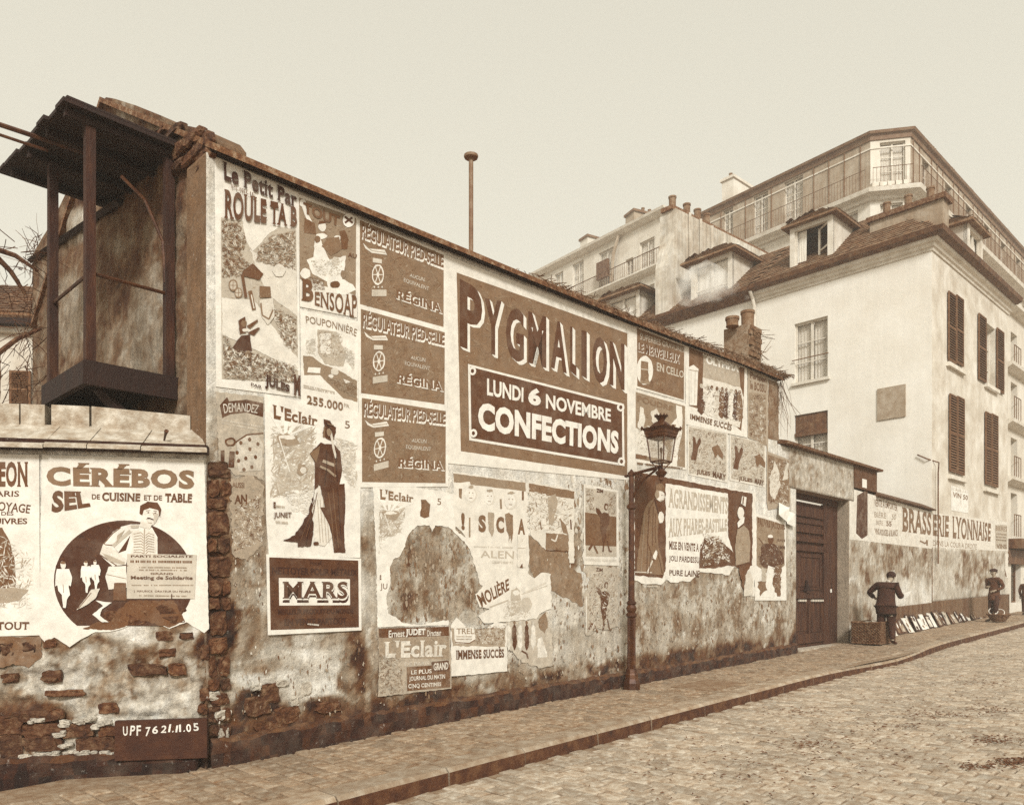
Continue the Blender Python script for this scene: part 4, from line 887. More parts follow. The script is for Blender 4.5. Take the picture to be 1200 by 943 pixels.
def stack_px(parent, pl, x, ytop, off, L_, th, h, pots, mat=STUCCO, dirv=None, **k):
    q, z = pl.uv(x, ytop, -off); p = pl.P(q, 0, -off); return slab_stack(parent, (p.x, p.y), dirv or -pl.n, L_, th, z - h, z, pots, mat, **k)
stack_px(block, BLp, 846, 214, 1.2, 2.2, .8, 2.2, (.15, .38, .6, .85), dirv=(.75, .66), pr=.12, ph=.35, cap=TRIM)
for x, y in ((1042, 153), (1052, 151), (1061, 148)):
    mb = MB(); p = BC.P_px(x, y, -.8); mb.lathe((p.x, p.y, ZT), [(.14, -.1), (.13, .35), (.18, .4), (.18, .5), (.1, .5)], 10); mb.build('chimney_pot', CLAY, block)
for q in (4.2, 7.2, 10.5, 14, 18): 
    p = BR.P(q, 0, -.7); slab_stack(block, (p.x, p.y), aR, .7, .5, ZT - .5, ZT + .5, (.3, .7), STUCCO, cap=TRIM, pr=.1, ph=.45)
# ---- farther terrace on the left
YD = 58.5; PD = P2 + dl * 11.2; DLp = Plane(PD, -dl); ZD = CZ + 24.15
far = thing('terrace_house', 'far pale terrace with balconies and chimney stacks, left of the other houses', 'building', (*PD, 2))
zr = ZD - 3.5
wf = [rect(DLp, a, b, c, e) for a, b, c, e in ((671, 308, 684, 337), (702, 297, 719, 330), (749.5, 285, 767, 327), (733, 305, 742, 330), (650, 322, 660, 345))]
wf = [(a, b, zr + .1 + .0, min(e, ZD - .6)) for a, b, c, e in wf]
lowf = [(a, b, zr - 2.9, zr - .9) for a, b, c, e in wf]
qDe = DLp.uv(786, 300)[0]
holes_wall('facade', DLp, -22, qDe, 0, ZD, wf + lowf, .25, STUCCO, far)
for r in wf + lowf: window(DLp, far, r, .15, 2, 3, .9, sill=False)
mb = MB(); mb.sweep([plan(DLp, -22), plan(DLp, qDe - .2)], [(0, -.35), (.2, -.3), (.45, -.1), (.5, .05), (0, .05)], ZD); mb.build('roof_cornice', TRIM, far)
mb = MB(); mb.sweep([plan(DLp, -22), plan(DLp, qDe - .2)], [(0, -.3), (.4, -.2), (.55, -.05), (.55, .05), (0, .05)], zr); mb.build('balcony_slab', TRIM, far)
mb = MB()
for i in range(0, int((qDe + 22) * 5) - 1): p = DLp.P(-22 + i / 5, zr + .5, .5); mb.box((p.x, p.y, p.z), (.02, .02, 1))
mb.tube([DLp.P(-22, zr + 1, .5), DLp.P(qDe - .3, zr + 1, .5)], .035, 4); mb.build('balcony_railing', RAIL, far, fix=False)
mb = MB(); r = rect(DLp, 705, 311, 718, 331); mb.pbox(DLp, *r, .3, .52); mb.build('balcony_screen', GUTTER, far)
stack_px(far, DLp, 680, 283, .5, 2.4, .9, 3, (), mat=STUCCO, dirv=(.86, .5), cap=ZINCD)
stack_px(far, DLp, 733, 255, .5, 3.6, 1.0, 4, (.3, .45, .6, .75, .9), mat=tone_mat('grey_stack', .5, .66, scale=1, bump=.2), dirv=(.90, .43), cap=ZINCD, pr=.13, ph=.5)
mb = MB(); p = DLp.P_px(725, 275, .2); q_ = DLp.P_px(716, 330, .2); mb.tube([p, (p + q_) / 2 + Vector((-.1, 0, .3)), q_], .12, 6); mb.build('flue_pipe', ZINC, far)
# ---- street house continuing beyond the white one
RH = Plane(CO + aR * (qE + .02) - aL * -.15, aR); rh = thing('street_house', 'tall pale street house with balconies and a shop below, at the right edge', 'building', (*RH.o, gz(32)))
zc_ = CZ + (HY - 362) / F * RH.P_px(1184, 362).y
ops = []; rows_ = [rect(RH, 1184.5, 388, 1189.5, 430), rect(RH, 1184.5, 512, 1189.5, 560), rect(RH, 1184.5, 577, 1189.5, 628)]
for a, b, c, e in rows_:
    for k in range(5): ops.append((a + k * 1.95, a + k * 1.95 + .85, c, e))
z2a = rect(RH, 1184.5, 447, 1189.5, 490); ops += [(z2a[0] + k * 1.95, z2a[0] + k * 1.95 + .85, z2a[2], z2a[3]) for k in range(5)]
shop = [(1.0 + k * 1.9, 1.0 + k * 1.9 + 1.3, gz(32) + .4, gz(32) + 2.5) for k in range(5)]
holes_wall('facade', RH, 0, 12, gz(30) - 1, zc_ + .1, ops + shop, .3, STUCCO, rh)
for r in ops: window(RH, rh, r, .25, 2, 3, .8, sill=False)
for r in shop: window(RH, rh, r, .2, 2, 2, .5, frame=GUTTER, sill=False)
for y in (362, 432, 497, 563):
    z = RH.uv(1184, y)[1]; mb = MB(); mb.sweep([plan(RH, 0), plan(RH, 12)], [(0, -.2), (.1, -.18), (.3, -.05), (.32, .06), (0, .06)], z); mb.build('string_course', TRIM, rh)
mb = MB()
for r in ops:
    mb = MB()
    for k in range(0, 7, 2): p = RH.P(r[0] + .85 * k / 6, r[2] + .4, .12); mb.box((p.x, p.y, p.z), (.02, .02, .8))
    mb.tube([RH.P(r[0], r[2] + .8, .12), RH.P(r[1], r[2] + .8, .12)], .02, 4); mb.build('window_guard', RAIL, rh, fix=False)
z = RH.uv(1184, 632)[1]; mb = MB(); mb.pbox(RH, .3, 12, z - .35, z, 0, .5); mb.pbox(RH, .3, 12, z - .9, z - .38, 0, .12); mb.build('shop_cornice', GUTTER, rh)

# ---- yard house and bare tree at the far left
YH = Plane(Vector((-13, 15)), (1, .12)); yard = thing('yard_house', 'small old house with a dark tiled roof, far left beyond the low wall', 'house', (-11, 15.2, 0))
q0 = YH.uv(-60, 400)[0]; q1 = YH.uv(42, 400)[0]; zy = YH.uv(20, 372)[1]
holes_wall('wall_face', YH, q0, q1, 0, zy, [], .2, LIME2, yard)
mb = MB(); a = YH.P(q0, zy, .3); b = YH.P(q1 + .3, zy, .3); up = Vector((-YH.n.x, -YH.n.y, .62)); mb.prism([a, b, b + up * 2.0, a + up * 2.0], (0, 0, -.1)); yr = mb.build('roof', TILE, yard)
tiles(yr, a, b - a, up, int((b - a).length / .22), 12, .22, .2, TILE, seed=8)
mb = MB(); mb.pbox(YH, q0, q1 + .3, zy - .22, zy - .05, 0, .3); mb.build('eaves_board', BLACKW, yard)
mb = MB(); z = YH.uv(20, 383)[1]; mb.pbox(YH, q0, q1, z - .14, z, 0, .12); mb.build('pale_band', TRIM, yard)
r = rect(YH, 13, 435, 38, 478); shutter(YH, yard, *r, .06, 16)
tree = thing('bare_tree', 'leafless tree with tangled twigs, at the far left beyond the low wall', 'tree', (-6.9, 9.6, 0))
tt = MB(); tw = MB(); rr = random.Random(17)
CR = tone_mat('bark', .12, .38, scale=10, bump=.5)
def branch(p, dv, l, r, dep):
    q = Vector(p); pts = [q.copy()]; dv = Vector(dv).normalized()
    for k in range(4):
        dv = (dv + Vector((rr.uniform(-.3, .3), rr.uniform(-.3, .3), rr.uniform(-.15, .3)))).normalized(); q = q + dv * l / 4; pts.append(q.copy())
    (tt if dep < 2 else tw).tube(pts, [r, r * .9, r * .8, r * .7, r * .55], 6 if dep < 2 else 3, cap=dep < 2)
    if dep < 4:
        for k in range(3): branch(pts[rr.randrange(1, 5)], dv + Vector((rr.uniform(-1, 1), rr.uniform(-1, 1), rr.uniform(-.5, .8))), l * rr.uniform(.45, .7), r * .5, dep + 1)
tp = GW.P_px(20, 470, .9)
branch((-6.95, 9.6, 0), (.0, 0, 1), 3.2, .09, 0); 
for a, b in (((-10, 420), (48, 385)), ((-10, 290), (45, 318)), ((-5, 300), (30, 345))):
    pa = Vector(((a[0] - 600) / 900 * 9.5, 9.5, CZ + (690 - a[1]) / 900 * 9.5)); pb = Vector(((b[0] - 600) / 900 * 9.8, 9.8, CZ + (690 - b[1]) / 900 * 9.8)); tt.tube([pa, (pa + pb) / 2 + Vector((0, 0, .05)), pb], [.035, .03, .02], 6)
for k in range(170):
    x = min(64, rr.gauss(34, 12)); y = rr.uniform(278, 470) if x < 44 else rr.uniform(275, 310); Y = 9.4 + rr.uniform(-.3, .5)
    if x > 42: Y = 11.2
    p = Vector(((x - 600) / 900 * Y, Y, CZ + (690 - y) / 900 * Y)); strand(tw, p, (rr.uniform(-1, 1), rr.uniform(-1, 1), rr.uniform(-1, 1)), rr.uniform(.15, .6), rr.uniform(.003, .007), 3, .3)
tt.build('branches', CR, tree, fix=False, kind='stuff'); tw.build('twigs', CR, tree, kind='stuff', fix=False)
# ------------------------------------------------------------------ posters: paper sheets with flat print laid on them
def Z(x0, y0, s): return lambda p: (x0 + p[0] / s, y0 + p[1] / s)
_gl = {}
def glyphs(s, bold=.0, track=1.0, serif=0):
    k = (s, bold, track, serif)
    if k in _gl: return _gl[k]
    cu = bpy.data.curves.new('lettering', 'FONT'); cu.body = s; cu.offset = bold; cu.resolution_u = 3; cu.space_character = track; cu.fill_mode = 'FRONT' if hasattr(cu, 'fill_mode') else None
    o = bpy.data.objects.new('lettering', cu); me = o.to_mesh()
    vs = [tuple(v.co) for v in me.vertices]; fs = [tuple(p.vertices) for p in me.polygons]; o.to_mesh_clear(); bpy.data.objects.remove(o); bpy.data.curves.remove(cu)
    x0 = min(v[0] for v in vs); x1 = max(v[0] for v in vs); y0 = min(v[1] for v in vs); y1 = max(v[1] for v in vs)
    import unicodedata
    pl_ = ''.join(c for c in unicodedata.normalize('NFD', s) if not unicodedata.combining(c))
    if pl_ != s: y1 = .73 + bold; y0 = -bold
    n0 = len(vs)
    if serif:
        cnt = {}
        for f in fs:
            for a, b in zip(f, f[1:] + f[:1]): e = (min(a, b), max(a, b)); cnt[e] = cnt.get(e, 0) + 1
        for (a, b), c in cnt.items():
            if c > 1: continue
            (xa, ya, _), (xb, yb, _) = vs[a], vs[b]; L_ = abs(xa - xb)
            if abs(ya - yb) < .015 and .05 + bold < L_ < .26 + 2 * bold:
                low = ya < .12; top = ya > .45
                if not (low or top): continue
                e = .055; t = .055; xl, xr = min(xa, xb) - e, max(xa, xb) + e; yy = ya; y2 = ya + t if low else ya - t; o = len(vs)
                vs += [(xl, yy, 0), (xr, yy, 0), (xr - e * .3, y2, 0), (xl + e * .3, y2, 0)]; fs.append((o, o + 1, o + 2, o + 3))
        x0 = min(v[0] for v in vs); x1 = max(v[0] for v in vs)
    vs = [((x - x0) / (x1 - x0), (y - y0) / (y1 - y0)) for x, y, _ in vs]; _gl[k] = (vs, fs, n0); return _gl[k]
def rough(pts, amp, step, rr):
    out = []
    for a, b in zip(pts, pts[1:] + pts[:1]):
        l = math.hypot(b[0] - a[0], b[1] - a[1]); k = max(1, int(l / step))
        for i in range(k):
            t = i / k; j = amp if 0 < i else 0
            out.append((a[0] + (b[0] - a[0]) * t + rr.uniform(-j, j), a[1] + (b[1] - a[1]) * t + rr.uniform(-j, j)))
    return out
def inside(p, poly):
    c = False; x, y = p
    for (x1, y1), (x2, y2) in zip(poly, poly[1:] + poly[:1]):
        if (y1 > y) != (y2 > y) and x < (x2 - x1) * (y - y1) / (y2 - y1) + x1: c = not c
    return c
class Poster:
    idx = 0
    def __init__(s, pl, z, outline, tone, name, label, cat='poster', group=None, lvl=1, rough_=0, step=4, mat=PRINT, curl=0):
        s.pl, s.z, s.mat = pl, z, mat; s.rr = random.Random(hash(label) % 1000 if False else sum(map(ord, label)))
        Poster.idx += 1; s.o = .004 + .0032 * lvl + .00022 * (Poster.idx % 9); px = [z(p) for p in outline]
        if rough_: px = rough(px, rough_, step, s.rr)
        s.bb = px; a = [pl.P_px(x, y, s.o) for x, y in px]; mb = MB(); mb.prism(a, Vector((pl.n.x, pl.n.y, 0)) * -.003, tone)
        s.obj = mb.build(name, mat, None); meta(s.obj, label, cat, group); s.pic = MB(); s.let = MB(); s.k = .0006
    def up(s): s.k += .00003; return s.o + s.k
    def poly(s, pts, tone, ro=0, st=3, tgt=None):
        px = [s.z(p) for p in pts]
        if ro: px = rough(px, ro, st, s.rr)
        o = s.up(); (tgt or s.pic).add([s.pl.P_px(x, y, o) for x, y in px], [tuple(range(len(px)))], tone)
        if tgt is None: s.tex(px, tone, .16 if tone > .86 or tone < .2 else .3, .05 if tone > .86 else .09 if tone < .3 else .12)
        return s
    def tex(s, px, tone, dens, amp):
        xs = [p[0] for p in px]; ys = [p[1] for p in px]; A = abs(sum(a[0] * b[1] - b[0] * a[1] for a, b in zip(px, px[1:] + px[:1]))) / 2
        if A < 14 or dens <= 0: return
        o = s.up(); rr = s.rr
        nst = min(700, int(A * dens)); big = 1 + .9 * sstep(1500, 12000, A)
        for _ in range(nst):
            x, y = rr.uniform(min(xs), max(xs)), rr.uniform(min(ys), max(ys)); a = fnoise(x * .09 + tone * 9, y * .09) * 3; l = rr.uniform(.5, 1.9) * big; w_ = rr.uniform(.18, .5) * big
            ca, sa = math.cos(a), math.sin(a); q = [(x + l * ca, y + l * sa), (x - w_ * sa, y + w_ * ca), (x - l * ca, y - l * sa), (x + w_ * sa, y - w_ * ca)]
            if not (inside(q[0], px) and inside(q[2], px)): continue
            c = fnoise(x * .13 + 4, y * .13 + 2) * 1.3 + rr.uniform(-.6, .6); s.pic.add([s.pl.P_px(i, j, o) for i, j in q], [(0, 1, 2, 3)], round(max(.02, min(.98, tone + amp * c)), 2))
            o += .000002
        s.k += nst * .000002 + .00003
    def quad(s, x0, y0, x1, y1, tone, dy=0): return s.poly([(x0, y0), (x1, y0 + dy), (x1, y1 + dy), (x0, y1)], tone)
    def blob(s, cx, cy, rx, ry, tone, ro=.12, n=12, rot=0):
        q = []
        for k in range(n):
            t = 2 * math.pi * k / n; r = 1 + s.rr.uniform(-ro, ro); x, y = rx * math.cos(t) * r, ry * math.sin(t) * r
            q.append((cx + x * math.cos(rot) - y * math.sin(rot), cy + x * math.sin(rot) + y * math.cos(rot)))
        return s.poly(q, tone)
    def line(s, pts, w, tone):
        for (a, b), (c, e) in zip(pts, pts[1:]):
            l = math.hypot(c - a, e - b) or 1; nx, ny = -(e - b) / l * w / 2, (c - a) / l * w / 2; s.poly([(a + nx, b + ny), (c + nx, e + ny), (c - nx, e - ny), (a - nx, b - ny)], tone)
        return s
    def fol(s, poly, n, size, tones, asp=1.0):
        xs = [p[0] for p in poly]; ys = [p[1] for p in poly]; k = 0; t = 0
        n = int(n * 5); size *= .42; o0_ = s.up(); zoom_ = s.z; cntf = 0
        while k < n and t < n * 8:
            t += 1; p = (s.rr.uniform(min(xs), max(xs)), s.rr.uniform(min(ys), max(ys)))
            if not inside(p, poly): continue
            c = fnoise(p[0] * .035 + n, p[1] * .035); k += 1; r = size * s.rr.uniform(.25, 1.25); L_ = s.rr.uniform(.9, 2.4) * min(asp, 1.6); a_ = c * 3
            q = [(p[0] + r * L_ * math.cos(a_), p[1] + r * L_ * math.sin(a_)), (p[0] - r * .4 * math.sin(a_), p[1] + r * .4 * math.cos(a_)), (p[0] - r * L_ * math.cos(a_), p[1] - r * L_ * math.sin(a_)), (p[0] + r * .35 * math.sin(a_), p[1] - r * .35 * math.cos(a_))]
            if not all(inside(z_, poly) for z_ in (q[0], q[2])): continue
            st_ = sorted(tones); i_ = max(0, min(len(st_) - 1, int((.5 + c * .9 + s.rr.uniform(-.3, .3)) * len(st_)))); cntf += 1; s.pic.add([s.pl.P_px(*zoom_(e_), o0_ + cntf * 2e-6) for e_ in q], [(0, 1, 2, 3)], st_[i_])
        s.k += cntf * 2e-6
        return s
    def text(s, t, q, tone, bold=.02, track=1.0, arch=0, dx=0, dy=0, fn=None, serif=0):
        vs, fs, n0 = glyphs(t, bold, track * (1.06 if serif else 1), serif); c = [s.pl.uv(*s.z((x + dx, y + dy))) for x, y in q]; o = s.up(); out = []
        for vi, (x, y) in enumerate(vs):
            yy = 1 - y - arch * 4 * x * (1 - x)
            if fn: x, yy = fn(x, yy)
            a = [(c[0][i] * (1 - x) + c[1][i] * x) * (1 - yy) + (c[3][i] * (1 - x) + c[2][i] * x) * yy for i in (0, 1)]; out.append(s.pl.P(a[0], a[1], o + (.00002 if vi >= n0 else 0)))
        s.let.add(out, fs, tone); return s
    def shade(s, t, q, light, dark, ofs=(6, 6), steps=3, bold=.02, **k):
        for i in range(steps, 0, -1): s.text(t, q, light, bold, dx=ofs[0] * i / steps, dy=ofs[1] * i / steps, **k)
        return s.text(t, q, dark, bold, **k)
    def lines(s, q, n, tone, gap=.5, seed=0):
        """small print: rows of broken strokes"""
        (ax, ay), (bx, by), (cx, cy), (ex, ey) = q
        for j in range(n):
            t = j / n; t2 = (j + gap) / n; x = 0
            while x < 1:
                w_ = s.rr.uniform(.012, .035)
                if s.rr.random() < .86:
                    f = lambda u_, v_: ((ax + (bx - ax) * u_) * (1 - v_) + (ex + (cx - ex) * u_) * v_, (ay + (by - ay) * u_) * (1 - v_) + (ey + (cy - ey) * u_) * v_)
                    s.poly([f(x, t), f(min(1, x + w_ * .75), t), f(min(1, x + w_ * .75), t2), f(x, t2)], tone, tgt=s.let)
                x += w_
        return s
    def done(s):
        if s.pic.f: s.pic.build('picture', s.mat, s.obj, kind='stuff', fix=False)
        if s.let.f: s.let.build('lettering', s.mat, s.obj, kind='stuff', fix=False)
        return s
Rq = lambda x0, y0, x1, y1, y2=None, y3=None: [(x0, y0), (x1, y0 if y2 is None else y2), (x1, y1 if y3 is None else y3), (x0, y1)]
UPG = 'advertising posters pasted on the long wall'
# -- 1 serial novel
z = Z(250, 180, 6.286)
p = Poster(MW, z, [(10, 20), (628, 290), (640, 1795), (20, 1715)], .93, 'poster', 'tall pale novel poster with a woodland carriage scene, top left of the long wall', group=UPG)
p.poly([(55, 470), (610, 560), (625, 1690), (62, 1660)], .70)
p.poly([(210, 470), (480, 545), (400, 600), (330, 680), (290, 720), (240, 640)], .9, .5).poly([(270, 700), (430, 830), (610, 840), (620, 1200), (420, 1050), (330, 900)], .84, .6)
p.poly([(60, 1060), (300, 1080), (420, 1250), (620, 1500), (625, 1600), (420, 1500), (220, 1400), (70, 1330)], .88, .8)
p.fol([(55, 480), (200, 500), (250, 640), (220, 760), (300, 830), (340, 900), (60, 920)], 230, 26, [.3, .42, .5, .62, .75])
p.fol([(420, 600), (610, 560), (610, 860), (300, 800), (330, 680)], 210, 24, [.38, .5, .55, .68, .8]).fol([(400, 1100), (620, 1200), (620, 1480), (520, 1420)], 90, 22, [.35, .5, .7, .85])
p.poly([(220, 860), (290, 810), (370, 885), (340, 930), (210, 900)], .30, .4).poly([(340, 975), (420, 980), (425, 1060), (340, 1060)], .40).blob(485, 860, 48, 46, .86)
for a, b, r in ((145, 970, 34), (185, 1025, 30)): p.blob(a, b, r, r * 1.3, .45, .05).blob(a, b, r * .75, r, .72, .05).line([(a - r, b), (a + r, b)], 5, .45).line([(a, b - r), (a, b + r)], 5, .45)
p.line([(215, 900), (240, 1060)], 22, .3).line([(270, 1010), (300, 1150)], 30, .38).line([(280, 1040), (300, 1140)], 8, .85)
p.poly([(340, 1080), (440, 1060), (450, 1200), (400, 1260), (350, 1190)], .82, .5).line([(350, 1100), (360, 1190), (410, 1220), (440, 1150)], 12, .45)
p.poly([(205, 1340), (270, 1330), (285, 1480), (275, 1500), (240, 1515), (130, 1440)], .20, .4).poly([(185, 1230), (235, 1200), (245, 1250), (240, 1320), (195, 1330)], .28, .5).blob(225, 1250, 22, 26, .42).blob(235, 1300, 24, 12, .85)
p.poly([(250, 1320), (330, 1280), (345, 1285), (300, 1340)], .26).poly([(245, 1270), (325, 1220), (330, 1235), (270, 1290)], .30).poly([(150, 1500), (210, 1520), (120, 1590), (100, 1580)], .34).blob(255, 1480, 22, 30, .5)
p.fol([(65, 1280), (160, 1440), (300, 1460), (430, 1500), (620, 1560), (600, 1690), (70, 1650)], 330, 20, [.25, .38, .5, .62, .8, .9])
p.text('Le Petit Par', [(62, 62), (608, 297), (605, 402), (65, 200)], .14, .028, serif=1).text('PUBLIE', [(125, 235), (300, 300), (298, 325), (125, 262)], .36, .0)
p.text('ROULE TA B', [(72, 265), (608, 400), (606, 550), (72, 485)], .27, .03, serif=1).text('PAR', [(268, 1690), (350, 1712), (350, 1735), (268, 1712)], .2, .02).text('JULES', [(372, 1620), (555, 1710), (552, 1775), (372, 1735)], .16, .05, serif=1).text('M', [(582, 1625), (634, 1640), (634, 1790), (582, 1780)], .22, .06, serif=1).done()
# -- 2 soap
z = Z(345, 225, 6.286)
p = Poster(MW, z, [(30, 15), (470, 185), (462, 925), (42, 845)], .9, 'poster', 'soap poster with a seated white figure and dark lettering, upper left of the long wall', group=UPG)
p.poly([(34, 40), (455, 195), (452, 760), (40, 640)], .5).poly([(90, 500), (140, 480), (150, 360), (190, 345), (230, 440), (260, 500), (380, 470), (370, 560), (350, 640), (430, 680), (455, 720), (370, 760), (250, 740), (240, 660), (130, 600)], .93, .5)
p.blob(80, 600, 38, 42, .9).line([(60, 80), (90, 170), (135, 255)], 26, .92).blob(62, 82, 24, 30, .9).blob(205, 255, 30, 36, .88).poly([(175, 240), (235, 230), (230, 215), (185, 212)], .3).blob(200, 325, 42, 22, .92).blob(170, 350, 22, 26, .4)
p.poly([(75, 190), (150, 230), (160, 310), (70, 300)], .36, .4).poly([(330, 290), (370, 280), (400, 350), (390, 420), (350, 420)], .33, .6).blob(315, 340, 25, 22, .9).poly([(240, 340), (330, 330), (350, 420), (270, 470), (200, 400)], .42, .5).blob(305, 510, 30, 34, .75).blob(360, 605, 20, 30, .48).blob(300, 680, 40, 26, .33).fol([(100, 610), (220, 650), (230, 720), (140, 730)], 90, 9, [.3, .45, .85]).fol([(110, 500), (360, 480), (350, 620), (180, 620)], 50, 14, [.8, .88, .72])
p.blob(400, 208, 44, 52, .94, .02, 18).line([(370, 180), (430, 230)], 16, .25).line([(372, 228), (428, 188)], 16, .25)
p.text('TOUT', [(60, 75), (330, 180), (325, 260), (62, 160)], .34, .04, fn=None).text('AU', [(388, 445), (455, 462), (452, 492), (388, 480)], .3, .02)
p.text('B', [(45, 640), (135, 650), (135, 815), (45, 800)], .33, .04, serif=1).text('ENSOAP', [(145, 735), (455, 760), (455, 935), (145, 835)], .33, .015, serif=1).done()
# -- 3 nursery lottery
z = Z(345, 355, 6.985)
p = Poster(MW, z, [(48, 55), (520, 150), (525, 945), (55, 860)], .92, 'poster', 'nursery lottery poster with a sketched cradle and large figure of francs below', group=UPG)
p.poly([(72, 430), (150, 440), (230, 500), (380, 560), (515, 640), (515, 810), (400, 780), (300, 680), (210, 590), (80, 590)], .5, .6).poly([(190, 215), (345, 235), (380, 330), (430, 420), (400, 520), (250, 500), (190, 400)], .68, .6).poly([(205, 250), (300, 250), (290, 420), (215, 410)], .88, .5)
p.poly([(115, 525), (215, 530), (210, 575), (105, 568)], .93).poly([(400, 620), (460, 645), (420, 660)], .92).blob(330, 560, 34, 30, .82).blob(300, 598, 20, 16, .9).fol([(190, 220), (390, 250), (430, 500), (200, 430)], 70, 16, [.45, .6, .8, .9]).fol([(90, 300), (180, 280), (180, 430), (90, 420)], 60, 12, [.8, .85, .74], 2).fol([(390, 340), (500, 400), (490, 560), (420, 480)], 60, 12, [.8, .7, .86], 2).fol([(240, 590), (510, 660), (510, 790), (340, 700)], 80, 12, [.4, .5, .6], 2)
p.text('POUPONNIÈRE', [(85, 105), (510, 215), (500, 275), (92, 165)], .48, .0, arch=.25).lines([(75, 668), (330, 725), (330, 748), (75, 700)], 2, .62).text('255.000', [(95, 755), (392, 815), (390, 885), (97, 828)], .38, .02, serif=1).text('FR.', [(400, 820), (450, 838), (450, 862), (400, 848)], .5, .0).done()
# -- 4 regulator x3
for k, lab in enumerate(('topmost of three identical brown clock regulator posters under the roof edge', 'middle one of three identical brown clock regulator posters stacked vertically', 'lowest of three identical brown clock regulator posters, directly above a torn poster')):
    z0 = Z(415, 255, 7.254)
    def z(p, k=k, z0=z0):
        a, b = z0(p); dl_ = (0, 104.3, 208.5)[k]; dr_ = (0, 90.5, 182.5)[k]; t = (a - 421) / 100; return (a + k * 1.2, b + dl_ * (1 - t) + dr_ * t)
    p = Poster(MW, z, [(22, 5), (785, 300), (782, 965), (30, 775)], .92, 'poster', lab, group='clock regulator posters', lvl=1)
    p.poly([(48, 20), (762, 318), (760, 930), (50, 735)], .44).fol([(60, 230), (750, 480), (750, 900), (60, 720)], 60, 30, [.41, .46, .49], 3)
    p.text('RÉGULATEUR PIED-SELLE', [(64, 55), (760, 335), (755, 450), (62, 190)], .93, .03, track=1.0).text('RÉGULATEUR PIED-SELLE', [(64, 50), (760, 330), (755, 430), (62, 170)], .34, .012, dx=-3)
    p.poly([(75, 215), (120, 262), (260, 275), (280, 318), (150, 300), (95, 262)], .88).line([(100, 235), (150, 282), (265, 298)], 5, .5)
    p.poly([(160, 342), (235, 355), (235, 390), (160, 380)], .8).blob(202, 485, 52, 88, .9, .04, 16).blob(202, 485, 42, 74, .44, .04, 16)
    for t in range(6): p.line([(202, 485), (202 + 42 * math.cos(t * 1.05), 485 + 76 * math.sin(t * 1.05))], 7, .88)
    p.blob(202, 485, 12, 18, .9)
    for x in (172, 205, 238): p.blob(x, 590, 6, 8, .85)
    p.poly([(150, 612), (275, 612), (275, 668), (150, 668)], .74)
    p.text('AUCUN', [(470, 478), (592, 515), (590, 548), (465, 505)], .82, .0).text('REGULLEHAT' if 0 else 'EQUIVALENT', [(418, 515), (632, 592), (628, 630), (416, 552)], .8, .0)
    p.shade('RÉGINA', [(352, 605), (735, 730), (740, 815), (345, 685)], .93, .36, (9, 12), 3, .035, serif=1).done()
# -- 5 little advert bottom left: demandez
z = Z(250, 455, 4.6)
p = Poster(MW, z, [(12, 18), (272, 45), (272, 500), (215, 470), (120, 470), (80, 430), (78, 400), (30, 390), (22, 200)], .68, 'torn_poster', 'torn old poster with a ribbon banner and a spotted sack, beside the corner stones', group=None, rough_=.9, step=3, mat=OLDPRINT, lvl=0)
p.poly([(35, 90), (75, 45), (85, 70), (180, 60), (270, 80), (268, 155), (180, 130), (90, 140), (48, 160)], .24).text('DEMANDEZ', [(50, 85), (245, 92), (235, 135), (58, 135)], .85, .0, arch=.2).lines([(45, 165), (265, 205), (265, 240), (45, 200)], 2, .78)
p.poly([(130, 280), (180, 250), (240, 250), (268, 300), (260, 440), (140, 450), (120, 380)], .78, .6)
for x, y in ((148, 293), (197, 327), (128, 346), (228, 370), (175, 377), (136, 390), (208, 423), (165, 437), (240, 300), (195, 275)): p.blob(x, y, 9, 11, .3)
p.line([(120, 290), (180, 250), (270, 240)], 7, .3).blob(92, 288, 30, 24, .3).blob(92, 290, 20, 15, .6).poly([(40, 335), (60, 332), (60, 395), (40, 395)], .22).poly([(88, 338), (115, 340), (112, 425), (80, 425)], .24).done()
p = Poster(MW, z, [(95, 480), (200, 470), (270, 520), (268, 830), (180, 930), (110, 900), (95, 700)], .6, 'torn_poster', 'faded scrap of an older poster below the ribbon banner, almost worn away', rough_=2.2, step=3, mat=OLDPRINT, lvl=0)
p.text('AUSSI', [(100, 505), (165, 508), (165, 538), (100, 535)], .32, .02).text('AN', [(112, 575), (180, 570), (180, 622), (112, 624)], .28, .04).fol([(110, 640), (265, 560), (265, 830), (110, 880)], 130, 12, [.3, .5, .9, .85, .4]).done()
# -- 6 newspaper poster with standing figure
def eclair(z, p, full=True):
    p.fol([(305, 200), (560, 190), (560, 560), (305, 600)], 150, 34, [.62, .7, .76, .68], 1.6)
    for a, b in ((320, 140), (395, 140), (470, 150), (545, 185)):
        p.poly([(a - 18, b), (a + 22, b + 6), (398 + (a - 430) * .18, 252), (388 + (a - 430) * .18, 248)], .95)
    p.blob(400, 275, 62, 34, .55, .25).blob(398, 262, 42, 12, .9, .3).line([(320, 240), (350, 230), (375, 246), (400, 230), (440, 245)], 7, .95).line([(355, 265), (412, 450)], 6, .9)
    p.text("L'Eclair", [(316, 85), (560, 150), (556, 205), (318, 165)], .34, .03, serif=1)
    p.text('5', [(705, 175), (732, 178), (732, 218), (705, 215)], .35, .0)
    p.poly([(595, 165), (630, 175), (662, 210), (655, 270), (640, 285), (605, 268), (588, 240), (600, 200)], .24, .8)
z = Z(250, 455, 4.6)
p = Poster(MW, z, [(276, 28), (795, 135), (792, 912), (300, 905), (285, 700)], .93, 'poster', 'newspaper poster with a dark draped standing figure under sun rays', lvl=2)
eclair(z, p)
